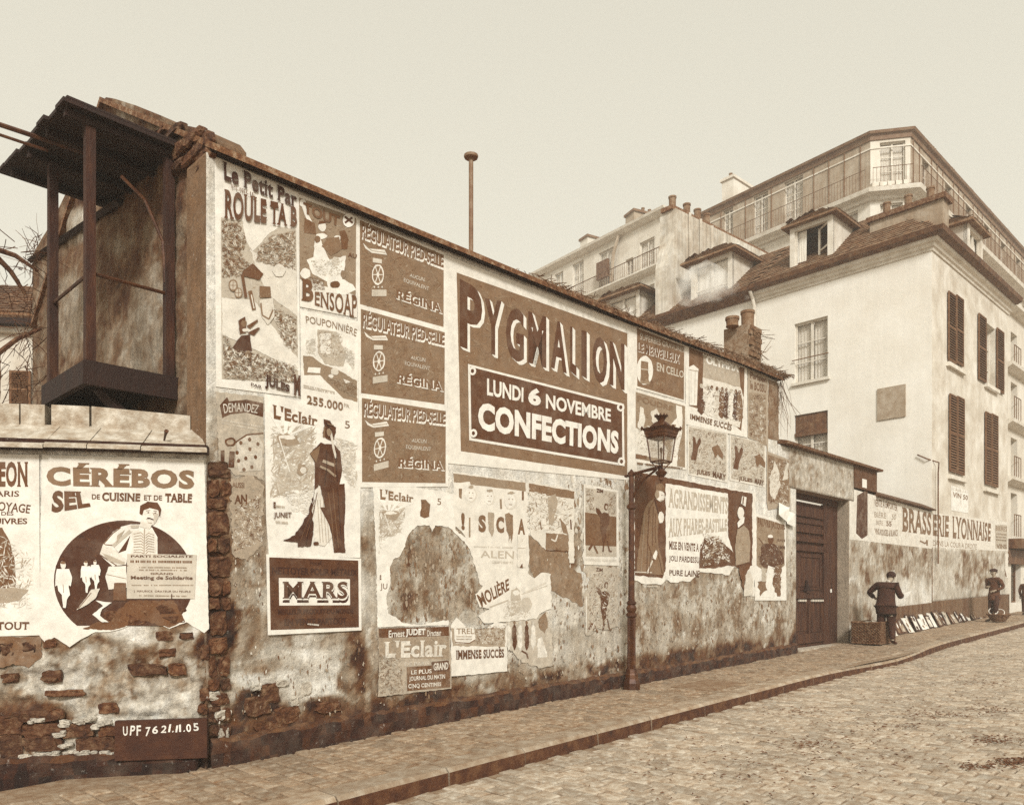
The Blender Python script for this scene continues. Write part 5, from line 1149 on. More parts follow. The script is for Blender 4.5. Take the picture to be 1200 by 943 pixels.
p.fol([(640, 250), (780, 300), (770, 560), (700, 480)], 60, 30, [.78, .84, .72]).fol([(380, 560), (560, 540), (540, 700), (420, 660)], 50, 22, [.88, .8, .9]).blob(480, 435, 30, 34, .55, .3).blob(485, 440, 18, 18, .85)
p.poly([(545, 395), (520, 350), (565, 305), (580, 290), (600, 300), (650, 300), (685, 340), (695, 440), (680, 515), (708, 512), (712, 640), (705, 770), (712, 885), (650, 885), (640, 800), (600, 640), (575, 520), (545, 548), (548, 440)], .22, .4)
p.poly([(548, 540), (530, 660), (545, 740), (535, 800), (525, 850), (455, 855), (455, 830), (375, 820), (440, 790), (510, 680)], .18, .9).poly([(567, 520), (600, 640), (640, 800), (600, 850), (550, 840), (540, 760), (548, 640)], .86, .3)
for x in (565, 580, 597, 612): p.line([(x - 4, 600), (x + 12, 830)], 3, .6)
p.poly([(520, 350), (575, 310), (570, 345), (555, 400)], .4).poly([(595, 210), (605, 205), (600, 265), (590, 262)], .42).line([(632, 230), (650, 330), (662, 375)], 12, .8).line([(575, 420), (620, 440), (660, 475)], 12, .55).line([(590, 390), (655, 415)], 16, .62).blob(555, 835, 16, 10, .25)
p.poly([(575, 640), (600, 640), (610, 560), (690, 530), (700, 700), (690, 860)], .24)
for a, b in (((620, 560), (650, 860)), ((645, 540), (675, 860)), ((670, 535), (690, 820)), ((610, 330), (600, 520)), ((640, 320), (655, 500)), ((665, 340), (670, 500)), ((560, 560), (500, 800)), ((545, 600), (470, 820)), ((530, 700), (500, 840))): p.line([a, ((a[0] + b[0]) / 2 + p.rr.uniform(-8, 8), (a[1] + b[1]) / 2), b], 3.5, p.rr.choice((.38, .32, .12)))
p.blob(625, 235, 14, 22, .5, .15).line([(612, 190), (650, 200)], 5, .45).line([(605, 180), (640, 230)], 4, .12)
p.text('E', [(318, 612), (332, 613), (332, 645), (318, 645)], .25, .03, serif=1).lines([(338, 628), (385, 634), (385, 645), (338, 642)], 1, .6, .8).text('JUNET' if True else '', [(320, 668), (416, 668), (414, 706), (320, 704)], .28, .02).lines([(335, 712), (405, 718), (405, 730), (335, 726)], 1, .66, .8)
p.done()
# -- 7 metal polish
z = Z(300, 630, 7.858)
p = Poster(MW, z, [(95, 150), (968, 190), (972, 850), (110, 895)], .93, 'poster', 'dark metal polish poster with one big word on a white strip, under the standing figure', lvl=3)
p.poly([(122, 178), (942, 208), (948, 822), (135, 848)], .24)
p.text('POUR', [(490, 222), (600, 226), (598, 252), (490, 250)], .14, .02).text('NETTOYER POLIR MÉTAUX', [(140, 262), (925, 290), (925, 350), (140, 335)], .13, .03).poly([(210, 368), (865, 380), (866, 618), (214, 622)], .93)
p.shade('MARS', [(236, 400), (842, 402), (846, 592), (236, 590)], .14, .14, (0, 8), 1, .03, serif=1).text('MARS', [(236, 400), (842, 402), (838, 572), (236, 568)], .9, .035, dy=4, serif=1).text('MARS', [(236, 400), (836, 402), (832, 560), (236, 560)], .22, .022, serif=1)
p.text('MEILLEUR PRODUIT DU MONDE', [(195, 655), (890, 650), (890, 695), (195, 705)], .14, .03).text('EN VENTE PARTOUT', [(255, 745), (825, 735), (825, 795), (255, 805)], .14, .03).lines([(475, 785), (580, 795), (580, 812), (475, 800)], 1, .85, .9).done()
# -- 8 torn copy of the newspaper poster
zi = Z(430, 560, 5.239)
p = Poster(MW, zi, [(35, 20), (330, 60), (500, 90), (540, 100), (545, 320), (600, 360), (660, 450), (670, 480), (600, 390), (500, 300), (420, 290), (400, 330), (385, 290), (310, 290), (270, 330), (245, 370), (235, 420), (200, 480), (160, 500), (140, 560), (145, 640), (120, 740), (130, 830), (200, 870), (225, 890), (320, 900), (500, 870), (505, 915), (65, 925), (58, 500)], .92, 'torn_poster', 'second newspaper poster, its middle torn away to bare wall', rough_=.7, step=2.5, lvl=1)
def z2(pt): X, Y = pt; return (430 + (60 + (X - 300) * .862) / 5.239, 560 + (65 + (Y - 85) * .84) / 5.239)
p.z = z2
p.fol([(310, 200), (520, 200), (480, 420), (380, 440), (305, 600)], 90, 30, [.62, .7, .76], 1.6)
for a, b in ((320, 140), (395, 140), (470, 150), (545, 185)): p.poly([(a - 18, b), (a + 22, b + 6), (398 + (a - 430) * .18, 252), (388 + (a - 430) * .18, 248)], .95)
p.blob(400, 275, 62, 34, .58, .25).blob(398, 262, 42, 12, .9, .3).line([(320, 240), (350, 230), (375, 246), (400, 230), (440, 245)], 7, .95).line([(355, 265), (405, 420)], 6, .88)
p.text("L'Eclair", [(316, 85), (560, 130), (556, 185), (318, 165)], .42, .03, serif=1).text('5', [(728, 155), (755, 158), (755, 205), (728, 203)], .4, .0).poly([(615, 165), (650, 165), (682, 200), (675, 290), (640, 300), (610, 285), (618, 230)], .36, .8).text('E', [(318, 715), (330, 715), (330, 750), (318, 750)], .3, .03, serif=1).text('JU', [(322, 775), (372, 778), (370, 832), (322, 830)], .34, .0).done()
# -- 9 big store poster
z = Z(520, 300, 3.625)
p = Poster(MW, z, [(5, -5), (815, 300), (822, 955), (20, 880)], .90, 'poster', 'biggest brown poster, store sale lettering above a white framed panel', lvl=1)
p.poly([(55, 70), (780, 328), (780, 935), (73, 828)], .42, .15, 8).fol([(60, 90), (770, 350), (770, 900), (80, 820)], 70, 26, [.40, .44, .46], 3)
PY = [('P', (66, 98, 168, 122), (385, 408), (66, 168)), ]
W_ = [(66, 168, 98, 150, 400, 430), (172, 250, 180, 195, 425, 438), (262, 345, 212, 235, 452, 465), (357, 440, 235, 262, 470, 485), (452, 527, 272, 290, 490, 508), (535, 568, 300, 308, 505, 520), (583, 612, 315, 325, 525, 530), (630, 698, 335, 355, 545, 560), (703, 772, 362, 378, 562, 580)]
for ch, (x0, x1, ya, yb, yc, ye) in zip('PYGMALION', W_):
    q = [(x0, ya), (x1, yb), (x1, ye - 4), (x0, yc - 14)]
    q = [(x0, ya), (x1 - 7, yb - 3), (x1 - 7, ye - 8), (x0, yc - 16)]
    for i in range(6, 0, -1): p.text(ch, q, .93, .03, dx=i * 2, dy=i * 2.3)
    p.text(ch, q, .25, .035)
p.poly([(103, 458), (765, 628), (768, 892), (108, 782)], .93).poly([(113, 470), (757, 636), (759, 880), (118, 772)], .26)
for x, y in ((122, 488), (752, 642), (126, 752), (755, 872)): p.blob(x, y, 16, 18, .93, .03).blob(x, y, 7, 9, .24, .03)
p.text('LUNDI', [(180, 520), (335, 560), (334, 622), (180, 592)], .93, .03).text('6', [(355, 556), (410, 566), (408, 640), (355, 630)], .93, .05).text('NOVEMBRE', [(430, 585), (706, 650), (706, 706), (430, 648)], .93, .03).text('CONFECTIONS', [(142, 618), (740, 745), (738, 842), (142, 738)], .94, .05, 1.05).done()
# -- 10 torn satirical sheet
zk = Z(525, 545, 7.858)
p = Poster(MW, zk, [(45, 60), (700, 150), (740, 170), (745, 900), (740, 1180), (680, 1330), (620, 1330), (300, 1100), (200, 760), (150, 640), (60, 560)], .88, 'torn_poster', 'torn pale sheet of cartoon heads with broken capital letters, below the biggest poster', rough_=.9, step=3, lvl=1)
p.poly([(50, 75), (715, 160), (715, 240), (400, 200), (210, 180), (200, 150), (120, 160), (52, 155)], .5, .3).text('!', [(115, 435), (150, 438), (150, 600), (118, 595)], .35, .05).text('S', [(275, 455), (345, 460), (345, 620), (275, 615)], .38, .06).text('C', [(438, 470), (512, 475), (512, 628), (438, 620)], .38, .06).text('A', [(638, 490), (705, 495), (705, 640), (638, 635)], .38, .05).text('ALEN', [(290, 785), (605, 790), (600, 860), (295, 850)], .68, .01)
for x, y, r in ((215, 270, 55), (385, 300, 52), (580, 330, 60)):
    p.blob(x, y, r, r * 1.25, .82, .08).blob(x - 10, y, r * .88, r * 1.1, .91, .08).blob(x - 18, y - 18, 6, 5, .45).blob(x + 14, y - 16, 6, 5, .45).line([(x - 18, y + 30), (x + 10, y + 34)], 6, .4).blob(x, y - r * 1.25, r * .5, 14, .6, .3)
p.poly([(370, 430), (425, 440), (425, 600), (405, 660), (375, 600)], .6, .5).poly([(525, 450), (560, 435), (600, 460), (600, 600), (585, 720), (572, 640), (562, 720), (555, 630), (538, 600)], .45, .5).poly([(100, 215), (130, 215), (125, 310), (102, 290)], .45).line([(200, 480), (200, 660)], 14, .5).line([(485, 310), (490, 400)], 18, .5).line([(690, 240), (690, 320)], 18, .35)
p.lines([(240, 740), (600, 750), (600, 775), (240, 765)], 1, .8).lines([(410, 880), (600, 885), (600, 910), (410, 905)], 2, .78).poly([(640, 640), (720, 650), (715, 940), (640, 940)], .86, .5).line([(640, 760), (715, 765)], 4, .5).poly([(660, 940), (685, 900), (690, 945)], .3).done()
p = Poster(MW, zk, [(740, 155), (1010, 190), (1110, 215), (1165, 230), (1165, 620), (1160, 900), (1120, 900), (1100, 780), (900, 780), (760, 640)], .84, 'torn_poster', 'torn pale poster of sketched figures with a dark top band, left of the dancer', rough_=.9, step=3, lvl=1)
p.poly([(745, 165), (1165, 240), (1165, 310), (900, 275), (745, 240)], .42, .4).fol([(710, 200), (1160, 330), (1150, 620), (720, 600)], 130, 26, [.6, .72, .92, .5, .9]).poly([(900, 620), (1110, 640), (1110, 790), (900, 775)], .45, .6).line([(950, 680), (990, 700), (1010, 640)], 12, .85).line([(900, 780), (1110, 795)], 8, .3).poly([(920, 300), (990, 260), (1010, 350), (960, 560), (930, 520)], .6, .8).poly([(1030, 480), (1090, 560), (1110, 640), (1060, 620)], .45, .6).line([(850, 520), (860, 590)], 10, .4).line([(1130, 500), (1135, 590)], 12, .3).done()
p = Poster(MW, zk, [(745, 640), (900, 780), (1100, 800), (1120, 940), (1230, 1000), (1240, 1300), (1000, 1180), (800, 1050), (740, 900)], .45, 'torn_poster', 'brown bare patch of old paste and paper under the sketched figures', rough_=1.2, step=3, mat=OLDPRINT, lvl=0).done()
# -- 11 dancer print, two copies
zm = Z(655, 560, 7.254)
for k, lab in enumerate(('framed print of a dark figure dancing, its border whole, left of the lamp post', 'tattered lower copy of the dancing figure print, left of the lamp post')):
    def z(pt, k=k): a, b = zm(pt); return (a, b + 93 * k - (a - 690) * .05 * k)
    out = [(212, 48), (505, 105), (510, 745), (215, 735)] if k == 0 else [(230, 60), (515, 100), (515, 200), (490, 330), (510, 420), (505, 600), (400, 620), (330, 600), (270, 660), (225, 650), (215, 320), (265, 190), (200, 100)]
    p = Poster(MW, z, out, .88 if k == 0 else .7, 'poster' if k == 0 else 'torn_poster', lab, rough_=0 if k == 0 else 1.3, step=2.5, lvl=2 - 2 * k, mat=PRINT if k == 0 else OLDPRINT)
    if k == 0:
        p.poly([(225, 80), (490, 120), (490, 670), (228, 665)], .7).poly([(222, 290), (488, 330), (488, 580), (225, 570)], .36).fol([(228, 90), (300, 100), (300, 290), (228, 280)], 50, 14, [.4, .85, .6]).fol([(415, 120), (488, 130), (488, 310), (415, 310)], 50, 14, [.4, .5, .7])
        p.lines([(228, 680), (490, 690), (490, 730), (228, 720)], 1, .84)
    p.text('ZIM', [(310, 88), (370, 98), (368, 128), (312, 120)], .25, .04)
    p.poly([(315, 250), (345, 265), (365, 300), (385, 290), (420, 300), (435, 330), (420, 400), (405, 430), (400, 520), (380, 560), (365, 520), (355, 430), (350, 330), (318, 290)], .26, .8).blob(402, 242, 18, 30, .3).blob(404, 246, 9, 16, .7).line([(385, 520), (375, 625)], 12, .28).line([(410, 530), (430, 620), (450, 622)], 12, .28).line([(285, 560), (255, 610)], 20, .3).line([(300, 575), (330, 640)], 14, .35)
    if k: p.fol([(260, 120), (500, 140), (490, 580), (240, 640)], 130, 16, [.3, .45, .85, .9, .6]); p.line([(232, 330), (232, 640)], 8, .92)
    p.done()
# -- 12 moliere
zl = Z(540, 640, 5.894)
p = Poster(MW, zl, [(200, 150), (450, 180), (510, 220), (560, 180), (622, 190), (625, 300), (622, 430), (590, 440), (540, 470), (520, 500), (280, 520), (160, 530), (120, 480), (200, 430), (130, 420), (100, 330), (170, 260)], .88, 'torn_poster', 'torn pale poster with slanting theatre name and a faint veiled figure', rough_=1, step=3, lvl=3)
p.text('MOLIÈRE', [(100, 330), (325, 215), (330, 300), (140, 420)], .33, .03).poly([(350, 300), (385, 280), (410, 310), (415, 400), (430, 470), (340, 480), (345, 380)], .7, .8).blob(382, 320, 24, 18, .9).fol([(290, 380), (480, 360), (490, 500), (290, 510)], 60, 20, [.68, .78, .85]).line([(420, 330), (600, 270)], 6, .75).line([(440, 320), (590, 250)], 10, .8).blob(450, 400, 42, 50, .74, .1).line([(200, 420), (330, 370)], 10, .7).done()
p = Poster(MW, zl, [(310, 520), (400, 500), (470, 510), (540, 470), (600, 450), (612, 560), (630, 560), (635, 820), (560, 840), (420, 800), (330, 700), (305, 600)], .72, 'torn_poster', 'scrap with a row of pale standing figures, low on the wall', rough_=1.3, step=3, lvl=1, mat=OLDPRINT)
for x in (330, 370, 410, 455, 500): p.poly([(x - 14, 560), (x, 530), (x + 14, 560), (x + 16, 680), (x, 720), (x - 14, 680)], p.rr.choice((.25, .9, .3, .88)), .8).blob(x, 525, 9, 12, p.rr.choice((.8, .4)))
p.poly([(540, 500), (590, 450), (600, 560), (580, 600), (540, 560)], .45, 1).poly([(530, 640), (560, 620), (600, 760), (530, 770)], .9, .6).line([(420, 720), (455, 740), (465, 775)], 12, .25).done()
# -- 13 second newspaper notice and the 'immense succes'
zj = Z(430, 720, 6.667)
p = Poster(MW, zj, [(80, 95), (650, 80), (660, 575), (310, 615), (85, 640), (95, 450), (90, 200)], .66, 'torn_poster', 'low newspaper notice with gothic title, its left half flaked away', rough_=.6, step=3, mat=OLDPRINT, lvl=1)
p.poly([(90, 108), (640, 92), (642, 165), (92, 182)], .3).poly([(92, 185), (640, 168), (645, 350), (95, 330)], .56).poly([(310, 408), (650, 385), (652, 565), (315, 595)], .34).poly([(505, 368), (640, 355), (642, 440), (508, 450)], .25)
p.text('Ernest', [(165, 122), (290, 118), (290, 172), (165, 178)], .88, .02).text('JUDET', [(298, 112), (455, 105), (455, 170), (298, 175)], .93, .04, serif=1).text('Directeur', [(466, 120), (575, 115), (575, 162), (466, 168)], .85, .02)
p.text("L'Eclair", [(130, 205), (620, 185), (615, 325), (130, 340)], .86, .03, serif=1).text('DE PARIS', [(290, 372), (480, 362), (480, 392), (290, 402)], .82, .0).text('GRAND', [(516, 378), (630, 368), (630, 425), (516, 435)], .88, .03).text('LE PLUS', [(340, 432), (500, 422), (500, 455), (340, 465)], .9, .02).text('JOURNAL DU MATIN', [(325, 482), (605, 462), (605, 508), (325, 525)], .9, .02).text('CINQ CENTIMES', [(318, 540), (575, 525), (575, 560), (318, 580)], .9, .02, serif=1)
p.fol([(90, 300), (260, 330), (300, 610), (90, 630)], 150, 14, [.45, .8, .7, .55, .35]).done()
p = Poster(MW, zj, [(655, 90), (700, 20), (760, 80), (880, 150), (1000, 60), (1090, 70), (1098, 440), (900, 462), (660, 480)], .90, 'poster', 'white playbill strip reading great success, low on the wall between torn scraps', rough_=.6, step=4, lvl=3)
p.poly([(660, 100), (880, 110), (1085, 100), (1080, 250), (670, 245)], .6, .8).fol([(740, 90), (1085, 80), (1080, 240), (860, 230)], 130, 13, [.35, .5, .8, .9]).poly([(682, 100), (835, 100), (848, 190), (800, 225), (700, 225), (684, 190)], .9, .4).text('TREL', [(692, 105), (830, 105), (830, 150), (692, 150)], .5, .02).line([(690, 215), (800, 222), (845, 195)], 7, .35).lines([(700, 165), (820, 165), (820, 205), (700, 205)], 2, .6)
p.text('IMMENSE SUCCÈS', [(688, 272), (1062, 262), (1064, 332), (688, 348)], .28, .03, serif=1).done()
# -- 14 upper right
zn = Z(735, 375, 5.239)
p = Poster(MW, zn, [(50, 35), (358, 155), (352, 500), (48, 415)], .9, 'poster', 'brown poster with a small oval photograph and embossed lettering, above the lamp', lvl=1)
p.poly([(60, 50), (350, 162), (348, 490), (62, 405)], .40).blob(108, 308, 52, 88, .92, .03, 18).poly([(85, 250), (130, 258), (132, 370), (140, 385), (80, 380), (84, 340)], .42, .5).line([(85, 300), (130, 305)], 5, .75).poly([(80, 370), (140, 380), (138, 395), (80, 388)], .5)
p.text('SUPERBES GRAVURES', [(75, 80), (345, 172), (345, 200), (75, 120)], .75, .0).shade('LE MERVEILLEUX', [(62, 135), (318, 212), (316, 270), (62, 192)], .92, .34, (3, 4), 2, .03).text('EN CELLO', [(178, 258), (345, 315), (342, 358), (178, 312)], .74, .02).done()
p = Poster(MW, zn, [(42, 425), (362, 515), (365, 920), (45, 870)], .9, 'poster', 'poster of a pale robed woman and sprites, half hidden behind the lantern', lvl=1)
p.poly([(52, 440), (355, 528), (355, 905), (52, 850)], .5).poly([(300, 520), (335, 530), (340, 600), (335, 700), (315, 790), (305, 905), (260, 890), (280, 740), (300, 640), (270, 640), (305, 600)], .9, .5).poly([(50, 660), (100, 680), (200, 720), (250, 800), (240, 860), (50, 820)], .86, .6)
p.poly([(80, 530), (100, 540), (110, 620), (95, 680), (65, 660)], .85, .8).poly([(145, 560), (180, 540), (210, 600), (180, 640), (150, 620)], .8, .8).text('CASTORIA' if 0 else 'POUDRE', [(60, 460), (280, 530), (275, 560), (60, 500)], .42, .03).poly([(52, 825), (120, 832), (120, 850), (52, 850)], .35).lines([(60, 872), (340, 905), (340, 918), (60, 890)], 1, .4, .7).fol([(60, 640), (340, 660), (330, 860), (60, 800)], 80, 14, [.7, .9, .6]).done()
zo = Z(800, 395, 5.097)
p = Poster(MW, zo, [(15, 50), (385, 180), (385, 600), (20, 520)], .91, 'poster', 'music hall poster with a crowd of dancers under the roof creeper', lvl=2)
p.poly([(38, 60), (370, 185), (365, 380), (350, 560), (240, 470), (38, 410)], .36).poly([(125, 100), (335, 172), (345, 300), (120, 250)], .66).poly([(120, 240), (345, 300), (365, 360), (340, 540), (110, 450)], .86, .5).fol([(125, 100), (335, 170), (335, 200), (125, 150)], 10, 10, [.6, .7], 2)
for i in range(14): a = i / 13; p.quad(120 + a * 215, 98 + a * 75, 126 + a * 215, 106 + a * 75, .92)
p.poly([(38, 178), (65, 165), (95, 190), (92, 215), (85, 408), (40, 405)], .92).line([(50, 205), (50, 390)], 3, .7).line([(75, 205), (72, 395)], 3, .7).line([(40, 195), (92, 205)], 4, .5)
p.text('OLYMPIA', [(135, 108), (332, 172), (330, 212), (135, 160)], .95, .05)
for x, tn in ((110, .25), (150, .88), (175, .9), (205, .82), (235, .35), (262, .22), (290, .9), (318, .2), (340, .4)):
    y0 = 290 + (x - 110) * .17; p.blob(x, y0, 9, 13, p.rr.choice((.35, .7)), .2).poly([(x - 12, y0 + 14), (x + 12, y0 + 14), (x + 22, y0 + 150), (x + 2, y0 + 175), (x - 22, y0 + 150)], tn, .8)
p.fol([(110, 280), (350, 320), (350, 520), (110, 440)], 150, 9, [.2, .4, .7, .92, .95]).text('IMMENSE SUCCÈS', [(38, 455), (290, 520), (285, 558), (38, 488)], .35, .015, serif=1).done()
p = Poster(MW, zo, [(388, 185), (510, 235), (510, 700), (500, 640), (390, 600)], .62, 'poster', 'narrow grey poster of a hunchback tale beside the music hall crowd', lvl=1)
p.poly([(395, 330), (500, 340), (498, 650), (395, 590)], .55).text('Parisien', [(400, 205), (498, 240), (498, 275), (400, 245)], .3, .03).text('le BOSSU', [(398, 258), (498, 288), (498, 335), (398, 310)], .35, .03, serif=1).fol([(395, 340), (500, 345), (498, 640), (395, 590)], 200, 11, [.3, .42, .5, .6, .8]).done()
p = Poster(MW, zo, [(512, 250), (572, 275), (575, 620), (512, 605)], .42, 'torn_poster', 'dark narrow remnant at the very end of the high wall under the creeper', lvl=0, rough_=.5, mat=OLDPRINT)
p.fol([(515, 260), (570, 280), (570, 610), (515, 600)], 60, 12, [.3, .4, .5, .55]).done()
for k, (x0, lab) in enumerate(((30, 'left one of two small engraving posters with a raised hand among leaves'), (282, 'right one of two small engraving posters with a raised hand among leaves'))):
    dy = k * 55; w_ = 240 - k * 25
    p = Poster(MW, zo, [(x0, 520 + dy * 1.15), (x0 + w_, 570 + dy * 1.15), (x0 + w_ - 2, 868 + dy * .55), (x0 + 2, 820 + dy * .62)], .88, 'poster', lab, group='small engraving posters', lvl=1)
    p.poly([(x0 + 6, 532 + dy), (x0 + w_ - 8, 578 + dy), (x0 + w_ - 8, 850 + dy * .6), (x0 + 8, 812 + dy * .62)], .72)
    p.fol([(x0 + 8, 535 + dy), (x0 + w_ - 10, 580 + dy), (x0 + w_ - 10, 850 + dy * .6), (x0 + 8, 812 + dy * .62)], 300, 9, [.4, .5, .6, .75, .85, .9])
    p.poly([(x0 + 20, 730 + dy), (x0 + 32, 650 + dy), (x0 + 30, 590 + dy), (x0 + 45, 600 + dy), (x0 + 55, 640 + dy), (x0 + 70, 600 + dy), (x0 + 80, 615 + dy), (x0 + 60, 680 + dy), (x0 + 50, 735 + dy)], .28, .6).poly([(x0 + 145, 655 + dy), (x0 + 180, 640 + dy), (x0 + 212, 700 + dy * .9), (x0 + 210, 730 + dy * .9), (x0 + 180, 700 + dy), (x0 + 165, 720 + dy)], .38, .8)
    p.text('MARY', [(x0 + 145, 798 + dy * .75), (x0 + w_ - 15, 820 + dy * .7), (x0 + w_ - 15, 858 + dy * .6), (x0 + 145, 835 + dy * .7)], .26, .03, serif=1).text('JULES', [(x0 + 50, 790 + dy * .75), (x0 + 130, 803 + dy * .75), (x0 + 130, 835 + dy * .7), (x0 + 50, 822 + dy * .7)], .3, .03, serif=1).done()
zq = Z(740, 540, 5.239)
p = Poster(MW, zq, [(832, -60), (978, -5), (975, 275), (840, 300), (830, 250)], .6, 'poster', 'curling engraving poster at the wall end above a loose flap of paper', lvl=2)
p.poly([(838, -40), (970, 5), (968, 260), (838, 245)], .45).fol([(838, -35), (970, 5), (968, 270), (838, 260)], 170, 12, [.3, .4, .6, .8]).poly([(880, 0), (905, 60), (915, 150), (880, 240), (850, 200), (850, 100)], .82, .6).fol([(855, 60), (910, 60), (905, 220), (860, 220)], 40, 9, [.5, .9, .7]).poly([(950, 20), (965, 10), (960, 110), (925, 120)], .8, .6).done()
mb = MB()
for pts, o1 in (([(905, 255), (970, 290), (955, 375), (905, 330)], .10), ([(958, 305), (1005, 325), (1003, 405), (955, 385)], .07), ([(940, -50), (985, 120), (968, 60)], .05)):
    a = [MW.P_px(*zq(q), .03 if i == 0 else o1) for i, q in enumerate(pts)]; mb.prism(a, (0, 0, .004), .93)
meta(mb.build('paper_flap', PRINT, kind='stuff'), 'loose curled flaps of paper hanging at the right end of the wall', 'paper')
# -- 15 clothing poster with two men
p = Poster(MW, zq, [(0, 60), (765, 195), (760, 450), (755, 830), (700, 830), (690, 660), (630, 650), (600, 700), (420, 680), (360, 740), (210, 730), (180, 760), (60, 750), (-5, 720)], .9, 'torn_poster', 'wide overcoat poster with two men in profile, right of the lamp', rough_=.8, step=4, lvl=2)
p.poly([(18, 65), (742, 200), (742, 640), (690, 660), (600, 640), (500, 660), (210, 660), (190, 720), (20, 700)], .27, .6)
p.poly([(210, 138), (592, 200), (592, 460), (625, 560), (560, 500), (450, 470), (420, 560), (412, 680), (320, 700), (290, 745), (240, 745), (212, 720)], .93, .5)
p.text('AGRANDISSEMENTS', [(222, 165), (588, 225), (586, 328), (222, 285)], .68, .03, serif=1).text('AUX PHARES-BASTILLE', [(222, 350), (585, 355), (582, 430), (222, 470)], .68, .03, serif=1)
p.text('MISE EN VENTE A C', [(226, 490), (430, 510), (428, 558), (226, 542)], .28, .02, serif=1).text('JOLI PARDESSUS', [(226, 580), (425, 590), (423, 640), (226, 622)], .25, .02, serif=1).text('PURE LAINE', [(228, 668), (415, 672), (412, 712), (228, 702)], .25, .02)
p.fol([(440, 440), (560, 460), (620, 620), (430, 650)], 160, 14, [.4, .55, .8, .9, .35])
# left man: bowler, long coat, stick
p.poly([(100, 260), (140, 225), (165, 300), (175, 340), (160, 420), (165, 520), (195, 640), (200, 700), (30, 690), (35, 600), (60, 420), (75, 320)], .42, .4).poly([(150, 150), (175, 132), (200, 148), (206, 190), (150, 186)], .40).blob(178, 215, 26, 34, .88, .08).blob(158, 205, 14, 26, .55).line([(140, 230), (160, 300), (170, 345)], 8, .18).blob(182, 345, 17, 38, .9, .1).poly([(150, 545), (162, 560), (150, 605), (125, 595)], .9).line([(130, 610), (95, 690)], 9, .8).line([(110, 300), (100, 500), (140, 620)], 5, .3).line([(20, 680), (125, 684)], 6, .8).line([(95, 770), (160, 770)], 5, .8)
for a, b in (((80, 330), (60, 680)), ((110, 300), (95, 690)), ((135, 280), (130, 520)), ((150, 320), (150, 500)), ((160, 560), (190, 690)), ((120, 560), (110, 690)), ((140, 240), (100, 330))): p.line([a, ((a[0] + b[0]) / 2 + p.rr.uniform(-6, 6), (a[1] + b[1]) / 2), b], 4, p.rr.choice((.3, .52, .25)))
p.line([(196, 205), (206, 222), (196, 228)], 4, .8).line([(182, 210), (192, 210)], 3, .3).line([(176, 244), (192, 240)], 5, .5)
# right man: top hat
p.poly([(650, 420), (690, 395), (722, 430), (730, 520), (725, 620), (640, 640), (636, 520)], .55, .4).poly([(672, 260), (680, 215), (707, 222), (700, 280)], .9).line([(688, 220), (684, 265)], 8, .3).poly([(660, 258), (700, 285), (695, 300), (662, 272)], .25).blob(672, 318, 20, 38, .88, .1).poly([(650, 380), (680, 340), (695, 345), (690, 380), (655, 410)], .93).poly([(660, 640), (730, 640), (700, 700), (690, 800), (670, 720)], .3, .8).poly([(700, 700), (725, 670), (745, 720), (745, 820), (690, 830)], .8, .8)
p.done()
# -- 16 poor jack
p = Poster(MW, zq, [(755, 318), (948, 375), (952, 855), (758, 855)], .92, 'poster', 'small comedy poster of a huddled clown, white border, at the far right end', lvl=3)
p.poly([(768, 340), (938, 390), (940, 640), (850, 700), (768, 640)], .5, .3).text('PAUVRE JACQUES', [(770, 345), (938, 395), (938, 430), (770, 415)], .32, .03, serif=1).text('JEAN', [(885, 475), (938, 480), (938, 502), (885, 498)], .25, .02).text('KEMM', [(885, 515), (938, 520), (938, 542), (885, 538)], .25, .02)
p.poly([(800, 520), (830, 505), (880, 510), (930, 560), (935, 630), (880, 650), (850, 670), (800, 640), (785, 600)], .24, .9).blob(855, 485, 17, 24, .3).blob(853, 462, 16, 10, .92).poly([(840, 640), (880, 655), (860, 740), (870, 840), (800, 835), (820, 740)], .93, .5).poly([(890, 640), (925, 640), (915, 740), (915, 830), (895, 830), (865, 750)], .35, 1.2).poly([(775, 740), (820, 720), (835, 790), (790, 830)], .4, 1.4).poly([(800, 650), (830, 660), (825, 740), (800, 740)], .7, .8).fol([(780, 500), (935, 520), (930, 640), (780, 640)], 60, 9, [.2, .4, .7, .15]).line([(780, 470), (810, 510)], 5, .3).fol([(860, 640), (930, 640), (920, 830), (870, 780)], 30, 9, [.2, .85, .5]).done()
# -- scraps of torn paper over the worn parts
mb = MB(); rr = random.Random(77)
def scraps(mb, pl, poly, n_, size, tones, seed, up=.0045):
    rr = random.Random(seed); xs = [p[0] for p in poly]; ys = [p[1] for p in poly]; k = 0; o = up
    while k < n_:
        x, y = rr.uniform(min(xs), max(xs)), rr.uniform(min(ys), max(ys))
        if not inside((x, y), poly): continue
        k += 1; r = size * rr.uniform(.25, 1.15) ** 2; nn_ = rr.randint(5, 8); o += .000002
        mb.add([pl.P_px(x + r * math.cos(6.283 * i / nn_ + .3) * rr.uniform(.25, 1.2) * .7, y + r * math.sin(6.283 * i / nn_ + .3) * rr.uniform(.4, 2.2), o) for i in range(nn_)], [tuple(range(nn_))], rr.choice(tones))
scraps(mb, MW, [(560, 660), (640, 640), (735, 660), (735, 785), (600, 800), (560, 750)], 900, 1.7, [.34, .4, .5, .55, .62, .68, .74, .45], 1)
scraps(mb, MW, [(745, 680), (800, 670), (930, 640), (928, 735), (745, 775)], 900, 1.6, [.40, .4, .45, .5, .55, .6, .66, .72], 2)
scraps(mb, MW, [(272, 560), (308, 560), (308, 720), (274, 740)], 260, 1.8, [.25, .4, .5, .6, .8, .45], 3)
scraps(mb, MW, [(455, 625), (550, 620), (575, 700), (530, 735), (460, 725)], 700, 2.0, [.38, .42, .46, .5, .56, .62], 4)
